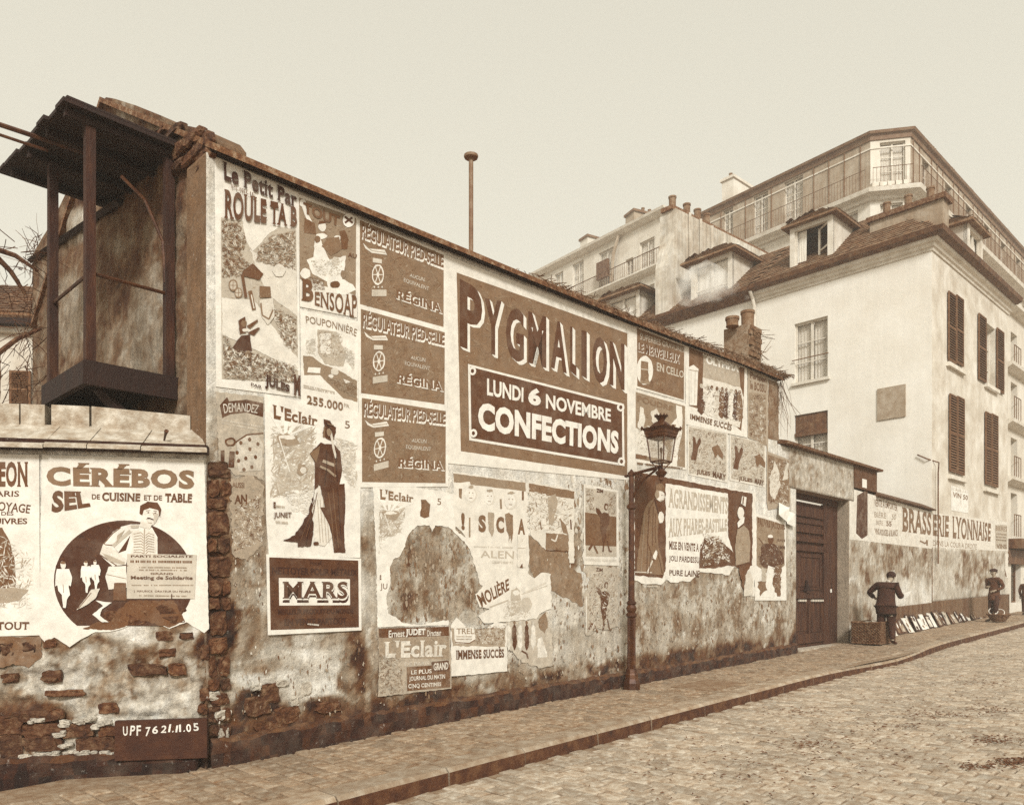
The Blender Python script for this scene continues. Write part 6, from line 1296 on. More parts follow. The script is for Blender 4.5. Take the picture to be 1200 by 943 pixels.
scraps(mb, MW, [(660, 560), (745, 560), (745, 690), (690, 700)], 420, 3, [.4, .55, .8, .9], 5)
scraps(mb, MW, [(300, 750), (470, 745), (560, 800), (450, 830), (250, 850)], 350, 1.7, [.3, .4, .45, .55, .65, .85], 6)
meta(mb.build('paper_scraps', OLDPRINT, kind='stuff', fix=False), 'small tatters of old posters clinging to the worn lower wall', 'paper scraps')
# -- low wall posters
za = Z(0, 525, 3.928)
p = Poster(LW, za, [(192, 30), (940, 52), (962, 830), (940, 850), (860, 800), (830, 810), (780, 830), (700, 800), (640, 790), (560, 830), (500, 845), (440, 845), (370, 880), (320, 915), (250, 870), (205, 890), (180, 860), (185, 500)], .90, 'poster', 'salt advertisement with a moustached man on a dark disc, on the low wall', rough_=.5, step=4, lvl=1)
disc = [(570 + 322 * math.cos(t), 610 + 278 * math.sin(t)) for t in [i * math.pi / 30 for i in range(60)] if not (math.sin(t) > .78 and True)]
p.poly([q for q in disc], .19)
p.poly([(380, 830), (500, 835), (560, 825), (640, 790), (780, 825), (850, 790), (800, 700), (600, 700), (500, 780)], .32, 1)
p.text('CÉRÉBOS', [(215, 80), (898, 98), (895, 188), (218, 172)], .42, .05, 1.05, serif=1)
p.text('SEL', [(245, 195), (400, 200), (420, 270), (238, 300)], .28, .05, serif=1).text('DE', [(425, 212), (462, 213), (462, 236), (425, 235)], .3, .02).text('CUISINE', [(472, 203), (650, 208), (648, 246), (472, 244)], .28, .04, serif=1).text('ET DE', [(665, 216), (748, 218), (748, 241), (665, 240)], .3, .02).text('TABLE', [(760, 208), (888, 210), (886, 252), (760, 248)], .28, .04, serif=1)
# torso and head
p.poly([(560, 360), (600, 350), (640, 350), (700, 365), (725, 410), (725, 490), (600, 500), (585, 520), (520, 545), (460, 490), (475, 440), (520, 385)], .9, .2).poly([(520, 450), (545, 480), (600, 400), (580, 470), (545, 482)], .22).poly([(600, 380), (700, 375), (722, 420), (715, 485), (600, 490), (615, 440)], .84)
for k in range(8): p.line([(615, 395 + k * 12), (650, 388 + k * 13), (660, 400 + k * 12)], 3, .5).line([(710, 400 + k * 11), (682, 390 + k * 12), (670, 402 + k * 12)], 3, .5)
p.line([(665, 370), (663, 490)], 5, .62).line([(555, 365), (520, 390), (475, 442), (530, 448)], 4, .35).line([(600, 380), (520, 450)], 16, .7).poly([(460, 485), (475, 440), (530, 470), (585, 515), (580, 535), (540, 540)], .84).line([(460, 490), (545, 545), (590, 540)], 4, .3)
p.blob(690, 300, 42, 54, .86, .04, 16).poly([(642, 300), (645, 265), (680, 245), (725, 250), (742, 280), (736, 320), (728, 285), (690, 275), (662, 285), (655, 310)], .25, .2).poly([(672, 326), (680, 318), (692, 320), (706, 326), (714, 334), (700, 330), (690, 326)], .15).line([(672, 288), (692, 286)], 3, .25).line([(706, 288), (724, 292)], 3, .25).blob(683, 296, 5, 3, .25).blob(714, 298, 5, 3, .25).line([(704, 296), (710, 314)], 3, .55).poly([(650, 335), (700, 350), (690, 372), (640, 360)], .82).line([(680, 342), (700, 344)], 3, .5)
p.poly([(468, 480), (520, 500), (575, 525), (570, 536), (500, 520)], .66, .3).poly([(540, 400), (575, 375), (560, 400), (535, 440)], .62, .2).poly([(708, 300), (730, 300), (722, 330), (706, 345)], .72, .2).poly([(600, 355), (640, 352), (636, 366), (604, 368)], .7, .2).poly([(500, 545), (580, 540), (585, 640), (500, 650), (485, 590)], .88, .3).poly([(525, 620), (580, 620), (582, 700), (520, 700)], .3, .5).line([(490, 580), (580, 600)], 3, .5)
for x, y, h in ((290, 545, 190), (395, 535, 130), (437, 530, 120)):
    s_ = h / 190; f = lambda pts: [(x + a * s_, y + b * s_) for a, b in pts]
    p.poly(f([(-28, 10), (28, 10), (42, 50), (36, 90), (26, 85), (26, 95), (32, 130), (18, 150), (12, 190), (0, 188), (-5, 130), (-22, 110), (-26, 85), (-36, 90), (-34, 40)]), .93, .3).blob(x, y - 8 * s_, 13 * s_, 18 * s_, .85).line(f([(0, 80), (3, 120)]), 3, .5).blob(x, y - 18 * s_, 12 * s_, 7 * s_, .4)
p.poly([(350, 745), (395, 690), (420, 650), (460, 645), (440, 690), (400, 720)], .8, .3).line([(360, 738), (420, 665)], 4, .35).poly([(440, 700), (515, 710), (470, 740), (460, 770), (500, 800), (470, 800), (425, 765), (475, 725)], .93, .4).done()
p = Poster(LW, za, [(585, 485), (905, 490), (895, 692), (583, 692)], .74, 'poster', 'small meeting notice pasted over the dark disc of the salt advertisement', lvl=3)
p.text('PARTI SOCIALISTE', [(605, 492), (890, 492), (888, 504), (605, 503)], .25, .03).lines([(600, 515), (890, 518), (890, 530), (600, 528)], 1, .35, .9).lines([(640, 545), (860, 547), (860, 570), (640, 568)], 2, .5, .5).text('GRAND', [(695, 572), (800, 573), (800, 582), (695, 581)], .35, .02).text('Meeting de Solidarite', [(605, 586), (890, 588), (888, 610), (605, 608)], .25, .025).lines([(605, 628), (890, 628), (890, 632), (605, 632)], 1, .5, .9).text('J. JAURES  ALLEMANE' if 0 else 'J. MAURICE  ORATEUR DU PEUPLE', [(618, 652), (880, 655), (880, 666), (618, 664)], .3, .0).lines([(640, 675), (860, 678), (860, 683), (640, 680)], 1, .5, .8).line([(790, 670), (790, 692)], 4, .2).done()
p = Poster(LW, za, [(-200, 22), (180, 30), (185, 860), (-200, 870)], .90, 'poster', 'leftmost poster on the low wall, cleaning advertisement with a dark rounded shape', lvl=1)
p.text('GEON', [(-52, 62), (132, 62), (132, 180), (-52, 180)], .30, .04, serif=1).text('PARIS', [(-45, 195), (92, 197), (90, 224), (-45, 224)], .28, .02).text('NETTOYAGE', [(-120, 245), (145, 262), (138, 302), (-120, 290)], .28, .02, arch=.15).text('DES', [(8, 292), (65, 292), (65, 310), (8, 310)], .28, .02).text('CUIVRES', [(-60, 322), (128, 322), (128, 350), (-60, 350)], .28, .03).text('PARTOUT', [(-110, 798), (140, 798), (138, 835), (-110, 838)], .28, .03, serif=1)
p.poly([(-200, 360), (10, 365), (45, 430), (68, 520), (75, 640), (-200, 660)], .36, .3).fol([(-10, 380), (160, 500), (150, 740), (-60, 740)], 70, 18, [.8, .74, .86, .6], 2).line([(0, 640), (40, 600), (45, 570)], 5, .3).poly([(-100, 660), (60, 640), (130, 650), (90, 700), (-100, 730)], .6, .8).done()
p = Poster(LW, za, [(-200, 865), (190, 868), (192, 960), (130, 1010), (60, 990), (-20, 1020), (-200, 1030)], .36, 'torn_poster', 'dark remnant under the leftmost poster of the low wall', rough_=1.2, step=3, lvl=0, mat=OLDPRINT).done()
# slate with chalked archive number
zs = Z(0, 680, 3.585)
mb = MB(); q0, z0 = LW.uv(140, 895); q1, _ = LW.uv(246, 895); zt_ = LW.uv(142, 842)[1]; zt2 = LW.uv(245, 839)[1]
zb_ = LW.uv(190, 886)[1]; mb.pbox(LW, q0, q1, zb_, zt_, .060, .122, .12, z3=zt2, z2=zb_); sl = mb.build('slate', tone_mat('slate_board', .10, .22, scale=7, bump=.4)); meta(sl, 'dark slate chalked with letters and a date, standing at the foot of the low wall', 'slate')
p = Poster.__new__(Poster); p.pl, p.z, p.mat, p.rr, p.o, p.k, p.let, p.pic, p.obj = LW, zs, PAINTM, rr, .1235, 0, MB(), MB(), sl
for ch, x0, x1, y0, y1 in (('U', 537, 556, 600, 638), ('P', 564, 584, 600, 640), ('F', 592, 610, 600, 642), ('7', 628, 648, 604, 642), ('6', 656, 680, 602, 634), ('2', 692, 714, 598, 628), ('1', 722, 730, 596, 628), ('.', 737, 743, 622, 628), ('1', 752, 760, 598, 626), ('1', 768, 776, 596, 626), ('.', 784, 790, 620, 626), ('0', 798, 818, 592, 624), ('5', 828, 850, 590, 622)):
    j = rr.uniform(-3, 3); sl_ = rr.uniform(-4, 6); p.text(ch, [(x0 + sl_, y0 + j), (x1 + sl_, y0 + j - 1), (x1, y1 + j), (x0, y1 + j)], .95, .02)
p.done()

# ------------------------------------------------------------------ brasserie signboard painted on the wall
zg = Z(980, 560, 4.49)
def painted(pl, z, parent, o=.002):
    p = Poster.__new__(Poster); p.pl, p.z, p.mat, p.rr, p.o, p.k, p.let, p.pic, p.obj = pl, z, PAINTM, random.Random(5), o, 0, MB(), MB(), parent; return p
sg = Poster(MW, zg, [(70, 52), (505, 180), (505, 372), (70, 322)], .88, 'wall_sign', 'long white painted brasserie sign, left part with beer prices and first letters', 'sign', lvl=0, mat=PAINTM)
sg.poly([(110, 92), (165, 60), (165, 300), (135, 320), (104, 290)], .22)
sg.text('VENTE À EMPORTER', [(198, 108), (322, 140), (320, 175), (200, 150)], .42, .02, arch=.15).text('BIÈRE    50', [(200, 175), (315, 190), (313, 220), (200, 205)], .5, .0).text('BIERE', [(210, 222), (246, 226), (246, 248), (210, 245)], .5, .0).text('55', [(262, 225), (290, 228), (290, 255), (262, 252)], .35, .03).text('VINS ROUGES & BLANCS', [(198, 262), (322, 270), (322, 305), (205, 295)], .42, .02, arch=-.15)
sg.text('BRASS', [(345, 150), (500, 185), (498, 302), (345, 282)], .40, .03, serif=1).line([(440, 330), (470, 345), (478, 325), (478, 355)], 8, .4).text('DAN', [(502 - 0, 322), (508, 323), (508, 352), (502, 350)], .5, 0) if False else sg.text('BRASS', [(345, 150), (500, 185), (498, 302), (345, 282)], .40, .03, serif=1).line([(440, 330), (470, 345), (478, 325), (478, 355)], 8, .4)
sg.done()
sg = Poster(WR, zg, [(506, 182), (905, 232), (905, 385), (506, 368)], .88, 'wall_sign', 'long white painted brasserie sign, right part on the white house itself', 'sign', lvl=0, mat=PAINTM)
sg.text('ERIE', [(508, 190), (594, 200), (592, 312), (508, 303)], .40, .03, serif=1).text('LYONNAISE', [(610, 198), (815, 238), (812, 335), (610, 318)], .38, .03, serif=1).text('DANS LA COUR A DROITE', [(508, 326), (740, 348), (738, 375), (508, 355)], .52, .01)
sg.poly([(835, 245), (900, 248), (900, 375), (838, 372)], .70, .3).text('BIERES', [(838, 250), (898, 256), (898, 280), (838, 276)], .45, .02).lines([(840, 290), (895, 294), (895, 340), (840, 335)], 3, .5).text('VINS', [(842, 345), (895, 348), (895, 372), (842, 370)], .45, .03).done()
sg = Poster(WR, zg, [(605, 38), (695, 68), (695, 185), (605, 170)], .97, 'wall_sign', 'small white wine price panel on the house wall below the shutters', 'sign', lvl=1, mat=PAINTM)
sg.text('CAVE DU', [(612, 50), (690, 70), (690, 82), (612, 64)], .66, .0).text('VIN 50', [(612, 72), (692, 92), (690, 118), (612, 100)], .40, .03).done()
sg = Poster(WR, zg, [(812, 398), (905, 396), (905, 525), (850, 530), (845, 470), (812, 470)], .86, 'poster', 'pale bills pasted on the white house beyond the standing boy', rough_=.4, step=3, lvl=1)
sg.line([(872, 420), (895, 520)], 6, .3).fol([(815, 400), (900, 400), (900, 520), (850, 520)], 14, 6, [.5, .7]).done()
# stained dado of the house at street level
mb = MB(); ns = 12
for i in range(ns):
    a = qE * i / ns; b = qE * (i + 1) / ns; ua = WR.P(a, 0).to_2d().dot(d); ub = WR.P(b, 0).to_2d().dot(d)
    mb.pbox(WR, a, b, gz(ua) - .2, gz(ua) + .72, -.02, .05, round(.38 + rr.uniform(-.05, .05), 2), z2=gz(ub) - .2, z3=gz(ub) + .72)
mb.build('base_band', WALLM, house)
STN = tone_field(.74, [(1115, 690, 30, 14, .78, .7), (1140, 668, 22, 22, .46, .8), (1160, 655, 10, 14, .6, .5), (1100, 665, 10, 20, .66, .5)], warp=8, grain=.16, gs=2.5)
def wr_lo(s): return gz(WR.P(s, 0).to_2d().dot(d)) + .70
wr_hi = pxline(WR, [(1092, 641), (1181, 646)])
mbx = gridwall('street_render', WR, .01, qE - .4, wr_lo, wr_hi, .08, STN, None, .05, parent=house); mbx.location = Vector((WR.n.x, WR.n.y, 0)) * .02
# ------------------------------------------------------------------ gas lamp
lu, lv = 9.16, 6.42; LP = UV(lu, lv, gz(lu)); px2z = lambda y, Y: CZ + (HY - y) / F * Y
lamp = thing('street_lamp', 'cast iron gas lamp with a square lantern on a bracket arm', 'street lamp', LP)
g0 = LP.z; zz = lambda y: px2z(y, LP.y) - g0 + .02
mb = MB(); mb.lathe((LP.x, LP.y, g0), [(.125, -.05), (.125, .10), (.115, .12), (.10, .16), (.095, .22), (.085, .24), (.075, .30)], 8, rot=.4); mb.build('lamp_base', IRON, lamp)
mb = MB(); nf = 20; vs = []
for z in (.28, zz(724)):
    for k in range(nf * 2): r = .062 - (.009 if k % 2 else 0) - .004 * (z > 1); vs.append((LP.x + r * math.cos(math.pi * k / nf), LP.y + r * math.sin(math.pi * k / nf), g0 + z))
m = nf * 2; mb.add(vs, [(k, (k + 1) % m, m + (k + 1) % m, m + k) for k in range(m)]); mb.build('fluted_column', IRON, lamp)
z1 = zz(724); mb = MB(); mb.lathe((LP.x, LP.y, g0), [(.058, z1 - .01), (.078, z1 + .01), (.078, z1 + .04), (.055, z1 + .06), (.072, z1 + .10), (.076, z1 + .13), (.055, z1 + .17), (.07, z1 + .19), (.07, z1 + .21), (.05, z1 + .23)], 16)
mb.build('collar', IRON, lamp); mb = MB(); mb.lathe((LP.x, LP.y, g0), [(.04, zz(599)), (.07, zz(597)), (.07, zz(594)), (.045, zz(592))], 12); mb.build('collar', IRON, lamp)
mb = MB(); zt_ = zz(558); mb.lathe((LP.x, LP.y, g0), [(.047, z1 + .2), (.036, zt_ - .02), (.05, zt_ - .01), (.055, zt_ + .03), (.03, zt_ + .05), (.01, zt_ + .08)], 12); mb.build('shaft', IRON, lamp)
ad = Vector((-n.x, -n.y, 0)); P_ = lambda a, z: LP + ad * a + Vector((0, 0, z)); LA = .50; za = zz(557)
mb = MB(); mb.tube([P_(-.08, za - .02), P_(0, za - .01), P_(.2, za + .02), P_(LA, za + .05)], [.02, .024, .022, .026], 6); mb.lathe(tuple(P_(-.09, za - .045)), [(.0, 0), (.03, .012), (.03, .035), (0, .05)], 8)
mb.tube([P_(.0, zz(592)), P_(.06, zz(580)), P_(.15, zz(569)), P_(.28, zz(562)), P_(.42, za + .02)], .017, 6)
for c, r_, a0 in ((P_(.09, za - .09), .05, 0), (P_(.17, za - .05), .032, 1)):
    mb.tube([c + ad * math.cos(t) * r_ * (1 - t / 14) + Vector((0, 0, math.sin(t) * r_ * (1 - t / 14))) for t in [a0 + i * .6 for i in range(14)]], .007, 5)
mb.build('bracket_arm', IRON, lamp)
LC = P_(LA, 0); ro = math.atan2(d.y, d.x) + math.pi / 4; q_ = lambda y: px2z(y, LC.y)
mb = MB(); mb.lathe((LC.x, LC.y, 0), [(.015, q_(564)), (.035, q_(562)), (.035, q_(559)), (.06, q_(557)), (.085, q_(553.5)), (.05, q_(551)), (.03, q_(548))], 12)
mb.lathe((LC.x + .0, LC.y, 0), [(.012, q_(566)), (.02, q_(565)), (.012, q_(564))], 8)
zb, zg, zc_, ztp = q_(541), q_(513), q_(503), q_(494)
cr = lambda r, z, k: Vector((LC.x + r * math.cos(ro + k * math.pi / 2), LC.y + r * math.sin(ro + k * math.pi / 2), z))
lant = mb.build('lantern', IRON, lamp)
for k in range(4):
    mb = MB(); mb.tube([cr(.03, q_(551), k), cr(.08, q_(546), k), cr(.143, zb, k)], .008, 5); mb.tube([cr(.146, zb - .01, k), cr(.2, zg + .01, k)], .010, 5); mb.tube([cr(.146, zb, k), cr(.146, zb, k + 1)], .010, 5); mb.tube([cr(.2, zg, k), cr(.2, zg, k + 1)], .012, 5); mb.build('lantern_rib', IRON, lant)
    mb = MB(); mb.add([cr(.143, zb, k), cr(.143, zb, k + 1), cr(.197, zg, k + 1), cr(.197, zg, k), cr(.140, zb, k), cr(.140, zb, k + 1), cr(.194, zg, k + 1), cr(.194, zg, k)], [(0, 1, 2, 3), (7, 6, 5, 4), (0, 4, 5, 1), (2, 6, 7, 3)]); mb.build('lantern_pane', GLASS, lant)
mb = MB(); mb.lathe((LC.x, LC.y, 0), [(.19, zg - .005), (.22, zg + .012), (.222, zg + .04), (.235, zg + .05), (.24, zc_ - .03), (.285, zc_ + .01), (.26, zc_ + .01), (.2, zc_ + .0), (.10, ztp - .02), (.07, ztp)], 4, rot=ro); mb.build('lantern_hood', IRON, lant)
mb = MB(); mb.lathe((LC.x, LC.y, 0), [(.075, ztp - .02), (.045, ztp + .01), (.055, ztp + .03), (.085, ztp + .07), (.09, ztp + .075), (.07, ztp + .075), (.03, ztp + .03)], 14)
for k in range(10): a = k * .628; c = (LC.x + .084 * math.cos(a), LC.y + .084 * math.sin(a), ztp + .07); mb.lathe(c, [(.014, 0), (.018, .012), (.002, .035)], 5)
mb.build('lantern_crown', IRON, lant)
for k in range(4):
    for t in (0.0, .5):
        c = cr(.27, zc_, k) * (1 - t) + cr(.27, zc_, k + 1) * t; mb = MB(); mb.tube([c + Vector((0, 0, -.015)), c + Vector((0, 0, .018)), c + Vector((0, 0, .045))], [.012, .022, .004], 6); mb.build('lantern_finial', IRON, lant)
mb = MB(); mb.lathe((LC.x, LC.y, 0), [(.012, q_(551)), (.010, zb + .12), (.02, zb + .14), (.022, zb + .18), (.008, zb + .2)], 8); mb.build('gas_burner', IRON, lant)

# ------------------------------------------------------------------ people
def skinned(name, J, E, mat, parent, root, sub=2):
    names = list(J); me = bpy.data.meshes.new(name); ox = worldloc(parent)
    me.from_pydata([tuple(Vector(J[k][0]) - Vector(ox)) for k in names], [(names.index(a), names.index(b)) for a, b in E], [])
    o = linkmesh(name, me, parent); sk = o.modifiers.new('skin', 'SKIN'); sk.use_smooth_shade = True
    for i, k in enumerate(names):
        r = J[k][1]; v = me.skin_vertices[0].data[i] if me.skin_vertices else None
        if v is None: break
        v.radius = (r, r) if not isinstance(r, tuple) else r; v.use_root = (k == root)
    ss = o.modifiers.new('smooth', 'SUBSURF'); ss.levels = sub; ss.render_levels = sub; me.materials.append(mat); return o
def skin(name, J, E, mat, parent, root, sub=2):
    me0 = bpy.data.meshes.new('tmp')
    names = list(J); ox = Vector(worldloc(parent)); bm = bmesh.new(); ly = bm.verts.layers.skin.verify(); vs = []
    for k in names:
        v = bm.verts.new(Vector(J[k][0]) - ox); r = J[k][1]; v[ly].radius = r if isinstance(r, tuple) else (r, r); v[ly].use_root = (k == root); vs.append(v)
    for a, b in E: bm.edges.new((vs[names.index(a)], vs[names.index(b)]))
    bm.to_mesh(me0); bm.free(); o = bpy.data.objects.new('tmp', me0); C.objects.link(o)
    sk = o.modifiers.new('skin', 'SKIN'); sk.use_smooth_shade = True; sk.branch_smoothing = .3
    ss = o.modifiers.new('smooth', 'SUBSURF'); ss.levels = ss.render_levels = sub
    dg = bpy.context.evaluated_depsgraph_get(); me = bpy.data.meshes.new_from_object(o.evaluated_get(dg)); bpy.data.objects.remove(o)
    me.name = name; me.materials.clear(); me.materials.append(mat); me.polygons.foreach_set('use_smooth', [True] * len(me.polygons)); return linkmesh(name, me, parent)
def ell(name, c, r, mat, parent, ax=None, cut=None, seg=14, rings=10):
    bm = bmesh.new(); bmesh.ops.create_uvsphere(bm, u_segments=seg, v_segments=rings, radius=1); ox = Vector(worldloc(parent)); X, Y, Zv = ax or (Vector((1, 0, 0)), Vector((0, 1, 0)), Vector((0, 0, 1)))
    if cut: bmesh.ops.delete(bm, geom=[v for v in bm.verts if cut(v.co)], context='VERTS')
    for v in bm.verts: v.co = Vector(c) + X * v.co.x * r[0] + Y * v.co.y * r[1] + Zv * v.co.z * r[2] - ox
    me = bpy.data.meshes.new(name); bm.to_mesh(me); bm.free(); me.materials.append(mat); me.polygons.foreach_set('use_smooth', [True] * len(me.polygons)); return linkmesh(name, me, parent)
def human(label, foot, face, H, pose, coat, trous, cap=None, hair=None, group=None, slim=1.0):
    """pose gives joints as (right, forward, up) in metres for a 1.65 m body; face = facing direction in plan"""
    fo = Vector((face[0], face[1], 0)).normalized(); ri = Vector((fo.y, -fo.x, 0)); s = H / 1.65; W = lambda p: Vector(foot) + (ri * p[0] + fo * p[1] + Vector((0, 0, p[2]))) * s
    t = thing('person', label, 'person', foot, group); g = pose; J = {}
    def j(k, p, r): J[k] = (W(p), (r[0] * s, r[1] * s) if isinstance(r, tuple) else r * s)
    for k, r in (('pelvis', (.10, .075)), ('waist', (.095, .07)), ('chest', (.11, .075)), ('neck0', .045), ('neck', .05), ('head0', .065), ('head', .085), ('crown', .07)): j(k, g[k], r)
    E = [('pelvis', 'waist'), ('waist', 'chest'), ('chest', 'neck0'), ('neck0', 'neck'), ('neck', 'head0'), ('head0', 'head'), ('head', 'crown')]
    for sd in 'LR':
        for k, r in (('sh', .046), ('el', .038), ('wr', .027), ('palm', (.034, .018))): j(k + sd, g[k + sd], r)
        E += [('chest', 'sh' + sd), ('sh' + sd, 'el' + sd), ('el' + sd, 'wr' + sd), ('wr' + sd, 'palm' + sd)]
        pw, pp_ = Vector(g['wr' + sd]), Vector(g['palm' + sd]); dv = (pp_ - pw).normalized(); sidev = dv.cross(Vector((0, 1, .3))).normalized()
        if sidev.length < .1: sidev = Vector((1, 0, 0))
        for fi in range(4):
            b0 = pp_ + sidev * (fi - 1.5) * .019 + dv * .02; l = (.062, .072, .068, .052)[fi]; cu = dv.cross(sidev).normalized() * .018
            j('f%d%s' % (fi, sd), tuple(b0 + dv * l * .5 + cu * .3), .0085); j('g%d%s' % (fi, sd), tuple(b0 + dv * l * .95 + cu), .007); E += [('palm' + sd, 'f%d%s' % (fi, sd)), ('f%d%s' % (fi, sd), 'g%d%s' % (fi, sd))]
        tb = pw + dv * .025 - sidev * .035; j('t' + sd, tuple(tb + dv * .03), .010); j('u' + sd, tuple(tb + dv * .058 - sidev * .004), .008); E += [('palm' + sd, 't' + sd), ('t' + sd, 'u' + sd)]
        for k, r in (('hip', .048), ('kn', .042), ('an', .036), ('toe', .034)): j(k + sd, g[k + sd], r)
        E += [('pelvis', 'hip' + sd), ('hip' + sd, 'kn' + sd), ('kn' + sd, 'an' + sd), ('an' + sd, 'toe' + sd)]
    body = skin('body', J, E, SKIN, t, 'pelvis', 1)
    # head details
    hv = (Vector(g['crown']) - Vector(g['head0'])).normalized(); hf = Vector(g.get('look', (0, 1, 0))).normalized(); hf = (hf - hv * hf.dot(hv)).normalized(); hr = hf.cross(hv)
    L3 = lambda v: (ri * v.x + fo * v.y + Vector((0, 0, v.z))); ax = (L3(hr), L3(hf), L3(hv)); hc = W(g['head']); at_ = lambda a, b, c: hc + (ax[0] * a + ax[1] * b + ax[2] * c) * s
    ell('nose', at_(0, .098, -.012), (.012 * s, .016 * s, .02 * s), SKIN, t, ax); ell('mouth', at_(0, .088, -.052), (.024 * s, .008 * s, .006 * s), MATS['slate_board'], t, ax)
    for q in (-1, 1):
        ell('eye', at_(q * .032, .082, .012), (.012 * s, .008 * s, .007 * s), MATS['slate_board'], t, ax); ell('ear', at_(q * .083, .0, -.005), (.010 * s, .02 * s, .03 * s), SKIN, t, ax)
    if hair: ell('hair', at_(0, -.018, .035), (.099 * s, .104 * s, .098 * s), hair, t, ax, cut=lambda c: c.y > .35 and c.z < .25 or c.z < -.72)
    if cap:
        ell('cap', at_(0, -.01, .065), (.112 * s, .118 * s, .062 * s), cap, t, ax, cut=lambda c: c.z < -.5); ell('cap_peak', at_(0, .10, .048), (.07 * s, .05 * s, .010 * s), cap, t, ax)
    # coat
    K = {}
    def kk(k, p, r): K[k] = (W(p), (r[0] * s * slim, r[1] * s * slim) if isinstance(r, tuple) else r * s * slim)
    pe, ch = Vector(g['pelvis']), Vector(g['chest'])
    kk('hem', tuple(pe + Vector((0, -.0, -.17))), (.225, .18)); kk('edge', tuple(pe + Vector((0, -.0, -.20))), (.21, .17)); kk('pelvis', tuple(pe), (.225, .175)); kk('waist', g['waist'], (.20, .16)); kk('chest', g['chest'], (.215, .165)); kk('upper', tuple(Vector(g['neck0']) * .62 + ch * .38), (.19, .135)); kk('collar', tuple(Vector(g['neck0']) + Vector((0, 0, .01))), .085)
    EE = [('edge', 'hem'), ('hem', 'pelvis'), ('pelvis', 'waist'), ('waist', 'chest'), ('chest', 'upper'), ('upper', 'collar')]
    for sd in 'LR':
        kk('sh' + sd, g['sh' + sd], .092); kk('el' + sd, g['el' + sd], .064); kk('wr' + sd, g['wr' + sd], .048); EE += [('upper', 'sh' + sd), ('sh' + sd, 'el' + sd), ('el' + sd, 'wr' + sd)]
    skin('jacket', K, EE, coat, t, 'waist', 2)
    K.clear(); kk('top', tuple(pe + Vector((0, 0, .04))), (.15, .115)); kk('pelvis', tuple(pe + Vector((0, 0, -.06))), (.155, .12)); EE = [('top', 'pelvis')]
    for sd in 'LR':
        kk('hip' + sd, g['hip' + sd], .125); kk('th' + sd, tuple((Vector(g['hip' + sd]) + Vector(g['kn' + sd])) / 2), .108); kk('kn' + sd, g['kn' + sd], .088); kk('an' + sd, tuple(Vector(g['an' + sd]) + Vector((0, 0, .02))), .07); EE += [('pelvis', 'hip' + sd), ('hip' + sd, 'th' + sd), ('th' + sd, 'kn' + sd), ('kn' + sd, 'an' + sd)]
    skin('trousers', K, EE, trous, t, 'pelvis', 2)
    for sd in 'LR':
        a, b = Vector(g['an' + sd]), Vector(g['toe' + sd]); K.clear(); kk('a', tuple(a + Vector((0, 0, .01))), .05); kk('h', tuple(a * .95 + b * .05 + Vector((0, 0, -.03))), (.046, .04)); kk('b', tuple((a + b) / 2 + Vector((0, 0, -.01))), (.048, .036)); kk('c', tuple(b + (b - a) * .3), (.045, .028)); skin('shoe', K, [('a', 'h'), ('h', 'b'), ('b', 'c')], MATS['slate_board'], t, 'h', 1)
    K.clear(); kk('a', tuple(Vector(g['neck0']) + Vector((0, 0, .012))), .068); kk('b', tuple(Vector(g['neck']) * .7 + Vector(g['neck0']) * .3), .063); skin('collar_band', K, [('a', 'b')], CURT, t, 'a', 1)
    return t, W
def onground(px, py):
    k = (px - CX) / F; dn = (py - HY) / F; Y = CZ / (dn + SL * (k * d.x + d.y)); p = Vector((k * Y, Y)); return Vector((p.x, p.y, gz(p.dot(d))))
HAIR = tone_mat('dark_hair', .04, .16, scale=30, bump=.4)
base_pose = dict(pelvis=(0, 0, .86), waist=(0, 0, 1.02), chest=(0, .0, 1.24), neck0=(0, .0, 1.385), neck=(0, .01, 1.43), head0=(0, .02, 1.48), head=(0, .03, 1.535), crown=(0, .02, 1.585), hipL=(-.09, 0, .80), hipR=(.09, 0, .80), knL=(-.10, .01, .45), knR=(.10, .01, .45), anL=(-.11, -.02, .09), anR=(.11, -.02, .09), toeL=(-.13, .11, .04), toeR=(.13, .11, .04), shL=(-.19, 0, 1.33), shR=(.19, 0, 1.33))
f1 = onground(1038, 755); v1 = Vector((f1.x, f1.y)).normalized()
pose = dict(base_pose); pose.update(chest=(.0, .06, 1.22), waist=(0, .02, 1.02), neck0=(.02, .11, 1.36), neck=(.04, .15, 1.40), head0=(.05, .19, 1.44), head=(.065, .22, 1.49), crown=(.07, .24, 1.55), look=(.25, .8, -.6), shL=(-.18, .06, 1.32), shR=(.19, .08, 1.31), elL=(-.37, .08, 1.15), wrL=(-.30, .27, 1.04), palmL=(-.26, .34, 1.01), elR=(.27, .14, 1.05), wrR=(.26, .36, 1.10), palmR=(.25, .44, 1.12), knL=(-.1, .03, .45), knR=(.12, .0, .45), anR=(.14, -.04, .09), toeR=(.18, .08, .04))
t1, W1 = human('person seen from behind in a dark jacket, elbow out, reading beside the wicker hamper', f1, (v1.x + .22, v1.y - .05), 1.66, pose, CLOTH1, MATS['dark_wool'], hair=HAIR, group=None)
mb = MB(); c = W1((.31, .44, 1.13)); rgt = Vector((v1.y, -v1.x, 0)); 
mb.prism([c - rgt * .06 + Vector((0, 0, -.13)), c + rgt * .07 + Vector((0, 0, -.06)), c + rgt * .13 + Vector((0, 0, .07)), c - rgt * .0 + Vector((0, 0, .02))], Vector((v1.x, v1.y, 0)) * .004, .95); meta(mb.build('paper_sheet', PRINT), 'white paper sheet held by the person bending over the hamper', 'paper')
f2 = onground(1165, 728.5); v2 = Vector((f2.x, f2.y)).normalized(); r2 = Vector((v2.y, -v2.x))
